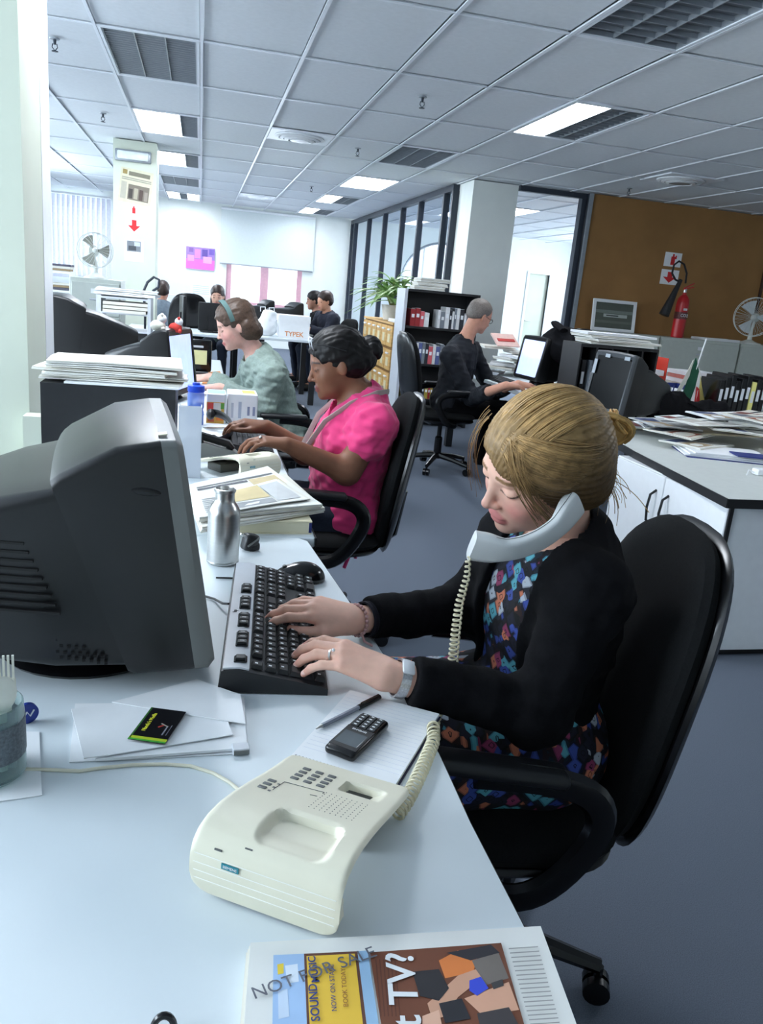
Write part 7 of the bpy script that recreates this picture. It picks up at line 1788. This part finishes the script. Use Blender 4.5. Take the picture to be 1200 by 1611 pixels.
for y_, z_, w_, h_ in ((0.13, 0.385, 0.05, 0.022), (-0.06, 0.385, 0.045, 0.022), (-0.165, 0.31, 0.03, 0.09)): obj('sticker', G().box((0.03-0.045*(z_-0.04)/0.37+0.0, y_, z_), (0.003, w_, h_), R=roty(-0.12)), mat('pale_sticker', (168, 176, 184), 0.6), mon)
# black organiser with newspapers on it
a, b = PY(886, 535, 5.15), PY(1004, 540, 5.15); w_ = b[0]-a[0]; h_ = a[2]-T0
t = thing('desk_organiser', 'black file organiser with newspapers piled on it', 'organiser', ((a[0]+b[0])/2, 5.0, T0)); 
obj('top_board', G().bb((-w_/2, -0.13, h_-0.02), (w_/2, 0.15, h_)), M_BLACK, t); obj('base_board', G().bb((-w_/2, -0.13, 0), (w_/2, 0.15, 0.015)), M_BLACK, t); obj('back_board', G().bb((-w_/2, 0.135, 0.015), (w_/2, 0.15, h_-0.02)), M_BLACK, t)
for i in range(6): x_ = -w_/2+i*(w_-0.012)/5; obj('divider', G().bb((x_, -0.13, 0.015), (x_+0.012, 0.135, h_-0.02)), M_BLACK, t)
for i in range(7):
    x_ = -w_/2+0.03+i*0.062; tt = thing('box_file', '%s file from the left in the black organiser' % ORD[i], 'file', ((a[0]+b[0])/2+x_+0.02, 5.0, T0+0.016), 0, 'files in the black organiser'); obj('cover', G().bb((-0.014, -0.11, 0), (0.014, 0.12, h_*0.72)), mat('file_grey', (120, 128, 138), 0.6) if i in (1, 2) else M_BLACK, tt); obj('spine_label', G().box((0, -0.111, h_*0.45), (0.018, 0.002, 0.08)), M_SILVER, tt)
for i in range(4):
    wx, wy = 0.44+0.05*(i % 2), 0.30; q = np.array([(-wx/2, -wy/2), (wx/2, -wy/2), (wx/2, wy/2), (-wx/2, wy/2)])@rotz((-0.1, 0.08, 0.02, -0.06)[i])[:2, :2].T
    newspaper_w(('lowest', 'second lowest', 'second highest', 'topmost')[i]+' newspaper of the pile on the black organiser', np.c_[q+[(a[0]+b[0])/2+(0.02, 0.04, -0.02, 0)[i], 5.0], np.full(4, T0+h_+0.001+0.020*i)], 2, 0.008, 'newspapers on the black organiser', None, 130+i, m=M_PAPER if i == 3 else None)
p = PY(906, 622, 4.25)
t = thing('orange_card', 'bright orange card standing beside the switched-off monitor', 'card', (p[0], 4.25, T0), 0.2); obj('card', G().box((0, 0, 0.075), (0.085, 0.004, 0.11), R=rotx(-0.12)), mat('orange_card_stock', (226, 140, 40), 0.6), t); obj('foot', G().box((0, 0.02, 0.012), (0.085, 0.06, 0.02)), mat('orange_card_stock', (226, 140, 40), 0.6), t)
obj('print', G().box((0.01, -0.004, 0.09), (0.03, 0.003, 0.03), R=rotx(-0.12)), mat('dark_orange_print', (130, 70, 30), 0.7), t)
# heap of newspapers on the right-hand desk
HP2 = 'newspapers heaped on the right-hand desk'
rh_ = np.random.RandomState(21)
spots = [(3.4, 4.1), (3.6, 3.9), (3.3, 3.55), (2.55, 3.5), (2.45, 4.05), (2.62, 3.95), (2.55, 3.75), (2.80, 3.80), (2.95, 3.95), (2.50, 3.85), (2.72, 4.0), (2.85, 3.65), (3.05, 4.1), (2.66, 3.72), (3.1, 3.85), (2.9, 3.9), (3.2, 4.0), (3.3, 3.8), (3.0, 3.7)]
for i, (cx_, cy_) in enumerate(spots):
    if cy_ < 3.62: cy_ += 0.12
    wx, wy = rh_.uniform(0.24, 0.42), rh_.uniform(0.20, 0.32); an = rh_.uniform(-0.7, 0.7); q = np.array([(-wx/2, -wy/2), (wx/2, -wy/2), (wx/2, wy/2), (-wx/2, wy/2)])@rotz(an)[:2, :2].T
    pc = [(150, 90, 70), (196, 190, 180), (96, 100, 112), (170, 150, 120), (120, 60, 56), (60, 72, 110)]
    cols = [(.06, .08, .48, .55, pc[i % 6]), (.06, .62, .48, .92, pc[(i*5+2) % 6]), (.54, .66, .94, .76, (70, 72, 78))]+[(.54, .08+.07*k, .94, .11+.07*k, (160, 160, 158)) for k in range(7)]
    newspaper_w('newspaper in the untidy heap on the right-hand desk', np.c_[q+[cx_, cy_], T0+0.0005+0.0085*i+np.abs(rh_.uniform(-0.010, 0.016, 4))*(i > 3)], 2, 0.0042, HP2, cols, 160+i, m=(M_PAPER, None, mat('tan_newsprint', (196, 184, 156), 0.9, noise=0.1), None, mat('grey_newsprint', (178, 180, 180), 0.9, noise=0.1))[i % 5])
rk = np.random.RandomState(33)
ccs = [((206, 196, 170), 'cream'), ((176, 120, 96), 'brick red'), ((150, 160, 172), 'blue grey'), ((222, 222, 220), 'white'), ((196, 170, 110), 'tan'), ((120, 124, 128), 'grey'), ((214, 206, 190), 'ivory')]
for i in range(7):
    col, cn_ = ccs[i % 7]; x_, y_ = ((2.50+0.10*i, 4.22+rk.uniform(-0.03, 0.05)) if i < 7 else (2.52+0.12*(i-7), 3.75+rk.uniform(-0.1, 0.2)))
    zz = T0+(0.002+0.006*(i % 3) if i < 7 else 0.20+0.006*(i-7))
    t = thing('brochure', cn_+(' brochure in front of the switched-off monitor' if i < 7 else ' brochure lying on top of the newspaper heap'), 'brochure', (x_, y_, zz), rk.uniform(-0.8, 0.8)); t.rotation_euler[0] = rk.uniform(-0.06, 0.06)
    w_, d_ = rk.uniform(0.13, 0.20), rk.uniform(0.10, 0.16)
    obj('cover', G().box((0, 0, 0.003), (w_, d_, 0.006)), mat('brochure_'+cn_.replace(' ', '_'), col, 0.6, noise=0.1), t); obj('panel', G().box((-w_*0.18, 0, 0.0064), (w_*0.45, d_*0.7, 0.0006)), M_NEWSW if i % 2 else mat('brochure_photo', (110, 84, 70), 0.6, noise=0.4, nscale=60), t)
# blue folders with papers near the edge
for i, (pxx, lab) in enumerate((((1135, 712), 'dark blue folder with white sheets near the worktop edge'), ((1200, 722), 'dark blue folder cut off by the right edge of the picture'))):
    p = PZ(*pxx, RZ+0.02); t = thing('paper_folder', lab, 'folder', (p[0]+0.20*i, p[1]+0.0-0.03*i, T0), (-0.30, 0.1)[i], 'blue folders on the worktop')
    t.scale = (1.3, 1.3, 1.3); obj('back_cover', G().bb((-0.16, -0.11, 0), (0.16, 0.11, 0.003)), mat('navy_folder', (34, 48, 116), 0.5), t)
    for k in range(3): obj('sheet', G().box((-0.01+0.012*k, 0.004*k, 0.006+0.006*k), (0.30, 0.20, 0.005), R=rotz(0.05*(k-1))), M_PAPER, t)
    obj('front_flap', G().bb((0.02, -0.115, 0.022), (0.16, -0.02, 0.026)), mat('navy_folder', (34, 48, 116), 0.5), t)
p = PZ(1190, 748, RZ)
t = thing('white_socket', 'small white plug with lead at the right edge of the worktop', 'plug', (p[0], p[1], T0)); obj('body', G().rbox((0.02, 0, 0.016), (0.07, 0.05, 0.03), 0.008, 2), M_WHITE, t); obj('lead', G().tube([(-0.012, 0, 0.01), (-0.04, 0.01, 0.02), (-0.05, 0.0, 0.004), (-0.07, -0.02, 0.004)], 0.003, 6), M_WHITE, t)
# black cloth, flag, mug, binders
p = PZ(1080, 662, RZ)
t = thing('black_cloth_bag', 'crumpled black cloth bag in front of the little flag', 'bag', (p[0]-0.04, p[1]-0.10, T0))
s = SDF(); s.ell((-0.18, 0, 0.09), (0.15, 0.11, 0.115)); s.ell((0.10, 0, 0.07), (0.19, 0.11, 0.085), k=0.05); s.ell((-0.02, 0, 0.03), (0.26, 0.11, 0.05), k=0.05)
v, f = surf(lambda P: np.maximum(s(P)+0.014*snoise(P, 24, 2)+0.006*snoise(P, 55, 3), 0.002-P[:, 2]), (-0.40, -0.20, -0.02), (0.36, 0.20, 0.28), 0.009); obj('cloth', np_mesh('cloth', [(v, f)]), M_CARD, t); obj('strap', G().tube([(-0.1, -0.08, 0.14), (0.0, -0.12, 0.10), (0.12, -0.11, 0.11), (0.22, -0.06, 0.08)], 0.010, 6, squash=(1, 0.4)), M_CARD, t)
YFl = 4.98
p0, p1 = PY(1070, 662, YFl), PY(1111, 533, YFl)
b0_ = A(p0[0], YFl, T0)
t = thing('table_flag', 'small South African flag on a leaning white stick', 'flag', b0_)
obj('stick', G().tube([A(0, 0, 0.03), p1-b0_], 0.0055, 8), M_WHITE, t); obj('stand', G().lathe([(0, 0), (0.05, 0), (0.048, 0.012), (0.012, 0.03), (0, 0.03)], 20), M_BLACK, t)
def fl(pix, col, k=0):
    q = [PY(x, y, YFl)-b0_ for x, y in pix]; g = G(); V = []; n_ = len(q)
    for d_ in (-0.004-0.004*k, 0.004+0.004*k):
        for u in q: V.append(u+A(0, d_+0.012*math.sin(u[0]*60), 0))
    f_ = [tuple(range(n_)), tuple(range(2*n_-1, n_-1, -1))]+[(i, n_+i, n_+(i+1) % n_, (i+1) % n_) for i in range(n_)]
    g.add(V, f_); return obj('flag_panel', g, mat('flag_%d_%d_%d' % col, col, 0.85), t)
fl([(1096, 563), (1065, 640), (1082, 642), (1092, 610), (1098, 584)], (20, 74, 54)); fl([(1098, 578), (1092, 604), (1084, 642), (1090, 642), (1098, 606), (1102, 590)], (222, 222, 222)); fl([(1094, 608), (1089, 640), (1101, 641), (1098, 612)], (190, 40, 44), 1); fl([(1100, 592), (1098, 610), (1102, 640), (1108, 636), (1104, 606)], (206, 190, 110)); fl([(1092, 566), (1076, 592), (1062, 622), (1066, 624), (1084, 592)], (206, 206, 196))
p = PZ(1120, 648, RZ)
t = thing('white_mug', 'white mug beside the little flag', 'mug', (PY(1122, 652, 4.74)[0], 4.74, T0)); obj('cup', G().lathe([(0, 0), (0.038, 0), (0.042, 0.01), (0.042, 0.095), (0.038, 0.095), (0.037, 0.012), (0, 0.012)], 24), M_WHITE, t); obj('ear', G().tube([(0.040, 0, 0.075), (0.068, 0, 0.07), (0.070, 0, 0.04), (0.040, 0, 0.022)], 0.006, 6), M_WHITE, t)
p = PZ(1068, 656, RZ)
t = thing('pen_pot', 'pot of pens and an orange marker left of the little flag', 'pot', (p[0]-0.02, p[1]+0.12, T0)); obj('pot', G().lathe([(0, 0), (0.035, 0), (0.038, 0.09), (0.034, 0.09), (0.032, 0.008), (0, 0.008)], 18), M_PAPER, t)
for k, col in enumerate(((226, 130, 60), (200, 206, 214), (60, 70, 130))):
    obj('pen', G().cyl((0.012*(k-1), 0.006*k, 0.012), (0.03*(k-1), 0.01*k, 0.17+0.015*k), 0.005, n=8), mat('pen_%d' % k, col, 0.5), t)
for i in range(9):
    x_ = PY(1126, 640, 4.85)[0]+0.042*i; h_ = 0.27+0.02*((i*7) % 3)
    col = (206, 200, 120) if i == 6 else None
    t = thing('ring_binder', 'yellow file standing among the black ring binders' if col else '%s black ring binder right of the little flag' % ORD[i], 'binder', (x_, 4.95, T0), 0, 'ring binders at the right edge'); t.rotation_euler = (0, 0.02, 0)
    obj('cover', G().rbox((0, 0, h_/2), (0.038, 0.24, h_), 0.004, 1, smooth=False), mat('yellow_file', (206, 200, 120), 0.6) if col else M_BLACKGLOSS, t); obj('spine_label', G().box((0, -0.1205, h_*0.62), (0.022, 0.002, 0.08)), M_SILVER, t); obj('spine_ring', G().cyl((0, -0.1205, 0.05), (0, -0.1225, 0.05), 0.009, n=14), M_CHROME, t)
# further table with trays and folders
simple_desk('low table with red and blue trays in front of the grey cabinets', (3.35, 5.6), (5.1, 6.5), z=0.70)
def tray(label, x, y, z, w, d, h_, m, rz=0.0, grp=None):
    t = thing('letter_tray', label, 'tray', (x, y, z), rz, grp); g = G(); g.bb((-w/2, -d/2, 0), (w/2, d/2, 0.004)); obj('tray_floor', g, m, t)
    for s_ in (-1, 1): obj('tray_side', G().bb((s_*w/2-0.002, -d/2, 0.004), (s_*w/2+0.002, d/2, h_)), m, t)
    obj('tray_back', G().bb((-w/2, d/2-0.004, 0.004), (w/2, d/2, h_)), m, t); obj('tray_lip', G().bb((-w/2, -d/2, 0.004), (w/2, -d/2+0.004, h_*0.5)), m, t); obj('paper', G().box((0, 0, h_*0.4), (w*0.9, d*0.9, h_*0.5), R=rotz(0.04)), M_PAPER, t)
M_BLUET = mat('blue_tray_plastic', (30, 44, 104), 0.4); M_REDT = mat('red_tray_plastic', (190, 56, 40), 0.45)
for i, (pxx, yy, lab, m_) in enumerate((((1060, 618), 5.75, 'lower blue letter tray behind the switched-off monitor', M_BLUET), ((1118, 625), 5.72, 'blue letter tray behind the little flag', M_BLUET))):
    p = PY(*pxx, yy); tray(lab, p[0]+0.14*i, yy+0.12, 0.702, 0.36, 0.28, 0.11, m_, 0.05*i)
p = PY(1042, 575, 5.95); tray('red and orange tray behind the switched-off monitor', p[0]+0.0, 6.24, 0.702+0.0, 0.30, 0.26, p[2]-0.70+0.05, M_REDT)
p = PY(1080, 590, 6.0)
t = thing('paper_ream_stack', 'stack of white and red printed magazines on the low table', 'magazines', (p[0]+0.22, 6.24, 0.702)); 
for i in range(6): obj('magazine', G().box((0.004*((i*5) % 3), 0.005*((i*3) % 4), 0.018+0.034*i), (0.34, 0.27, 0.032), R=rotz(0.05*((i % 3)-1))), (M_PAPER, mat('red_printed_cover', (200, 120, 110), 0.6), M_NEWS)[i % 3 if i < 5 else 0], t)
# ---------------------------------------------------------------- grey cabinets along the brown wall and what stands on them
ZC = 1.115
for i, (xa, xb) in enumerate(((4.50, 5.32), (5.345, 6.415), (6.44, 7.52))):
    filing_cabinet(('grey low cabinet below the white framed picture', 'grey low cabinet below the fire extinguisher', 'grey low cabinet below the right desk fan')[i], (xa, 8.62), (xb, 9.16), ZC, 3, M_CAB, group='grey cabinets along the brown wall')
ex = PY(1066, 520, 8.85)
t = thing('fire_extinguisher', 'red fire extinguisher with a black horn on the grey cabinets', 'fire extinguisher', (ex[0], 8.85, ZC+0.001))
M_RED = mat('red_enamel', (188, 34, 40), 0.3, noise=0.04)
obj('cylinder', G().lathe([(0, 0), (0.068, 0), (0.075, 0.01), (0.075, 0.40), (0.068, 0.45), (0.045, 0.49), (0.025, 0.505), (0.022, 0.53), (0, 0.53)], 28), M_RED, t)
obj('valve', G().lathe([(0, 0.53), (0.02, 0.53), (0.022, 0.57), (0.012, 0.585), (0, 0.585)], 14), M_CHROME, t)
g = G(); g.box((0.035, -0.01, 0.585), (0.13, 0.018, 0.012), R=roty(-0.25)); g.box((0.035, -0.01, 0.612), (0.14, 0.018, 0.010), R=roty(-0.5)); obj('trigger', g, M_RED, t)
obj('label', G().lathe([(0.0756, 0.22), (0.0762, 0.222), (0.0762, 0.30), (0.0756, 0.302)], 28), mat('extinguisher_label', (110, 60, 60), 0.5, noise=0.4, nscale=80), t)
def xt(x, y): return PY(x, y, 8.78)-A(ex[0], 8.85, ZC)
obj('label_star', G().box((0.0, -0.077, 0.335), (0.05, 0.002, 0.025)), M_WHITEINK, t)
text_part('label_lettering', 'CO2', 0.05, M_WHITEINK, t, (0, -0.0772, 0.262), R=np.array([[1, 0, 0], [0, 0, -1.0], [0, 1, 0]]), bold=True)
obj('hose', G().tube([xt(1078, 446), xt(1080, 430), xt(1076, 416), xt(1068, 411), xt(1060, 417), xt(1057, 430), xt(1062, 440), xt(1068, 443)], 0.012, 8), M_BLACK, t)
obj('horn', G().tube([xt(1071, 440), xt(1062, 458), xt(1044, 496)], [0.022, 0.032, 0.062], 12), M_BLACK, t)
YB = 9.2
paper_on_wall('extinguisher_sign', 'white sign with a red extinguisher symbol on the brown wall', 'sign', PY(1047, 396, YB), PY(1069, 421, YB), YB, [(.38, .12, .62, .72, RED), (.45, .70, .55, .9, RED), (.62, .55, .70, .8, RED)], th=0.006)
paper_on_wall('arrow_sign', 'white sign with a red down arrow on the brown wall', 'sign', PY(1041, 423, YB), PY(1064, 449, YB), YB, arrow(), th=0.006)
a, b = PY(938, 469, 9.0), PY(999, 516, 9.0)
t = thing('framed_photograph', 'white framed aerial photograph leaning on the brown wall', 'picture', ((a[0]+b[0])/2, 9.02, ZC+0.001)); w_, h_ = b[0]-a[0], a[2]-ZC; t.rotation_euler = (-0.12, 0, 0)
obj('backing', G().box((0, 0.012, h_/2), (w_-0.02, 0.008, h_-0.02)), M_BLACK, t); g = G()
for s_ in (-1, 1): g.box((s_*(w_/2-0.018), 0, h_/2), (0.036, 0.025, h_)); g.box((0, 0, h_/2+s_*(h_/2-0.018)), (w_-0.072, 0.025, 0.036))
obj('frame', g, M_WHITE, t); g = G(); g.box((0, 0.005, h_/2), (w_-0.07, 0.004, h_-0.07), col=(86, 92, 84)); g.box((0, 0.0028, h_*0.62), (w_-0.07, 0.001, h_*0.10), col=(120, 128, 122)); g.box((0.02, 0.0022, h_*0.50), (w_*0.55, 0.001, h_*0.10), col=(176, 182, 178)); g.box((-0.02, 0.0016, h_*0.5), (w_*0.28, 0.001, h_*0.04), col=(70, 76, 72)); g.box((0, 0.0022, h_*0.3), (w_-0.08, 0.001, h_*0.08), col=(104, 108, 100)); obj('photo', g, M_INK, t)
p = PY(1122, 526, 8.9); newspaper_w('flat stack of papers between the extinguisher and the fan', np.array([(p[0]-0.24, 8.72, ZC+0.001), (p[0]+0.26, 8.72, ZC+0.001), (p[0]+0.26, 9.0, ZC+0.001), (p[0]-0.24, 9.0, ZC+0.001)]), 3, 0.010, None, None, 201, m=M_PAPER)
fc = PY(1186, 499, 8.85)
desk_fan('white desk fan on the grey cabinets at the right edge', fc, 0.235, ZC+0.001, (-0.75, -0.62, 0.08), mat('pale_fan_blade', (196, 204, 206), 0.4), mat('white_fan_plastic', (222, 226, 220), 0.4), 32)
a = PY(1197, 440, 9.2); t = thing('wall_board', 'edge of a wooden board on the brown wall at the right edge', 'board', (a[0]+0.28, 9.19, 1.5)); obj('frame', G().bb((-0.28, -0.02, 0), (-0.25, 0.008, 0.62)), mat('dark_wood_frame', (60, 36, 24), 0.5), t); obj('board', G().bb((-0.25, -0.01, 0), (0.3, 0.008, 0.62)), mat('cork_board', (166, 116, 66), 0.9, noise=0.3, nscale=150), t)
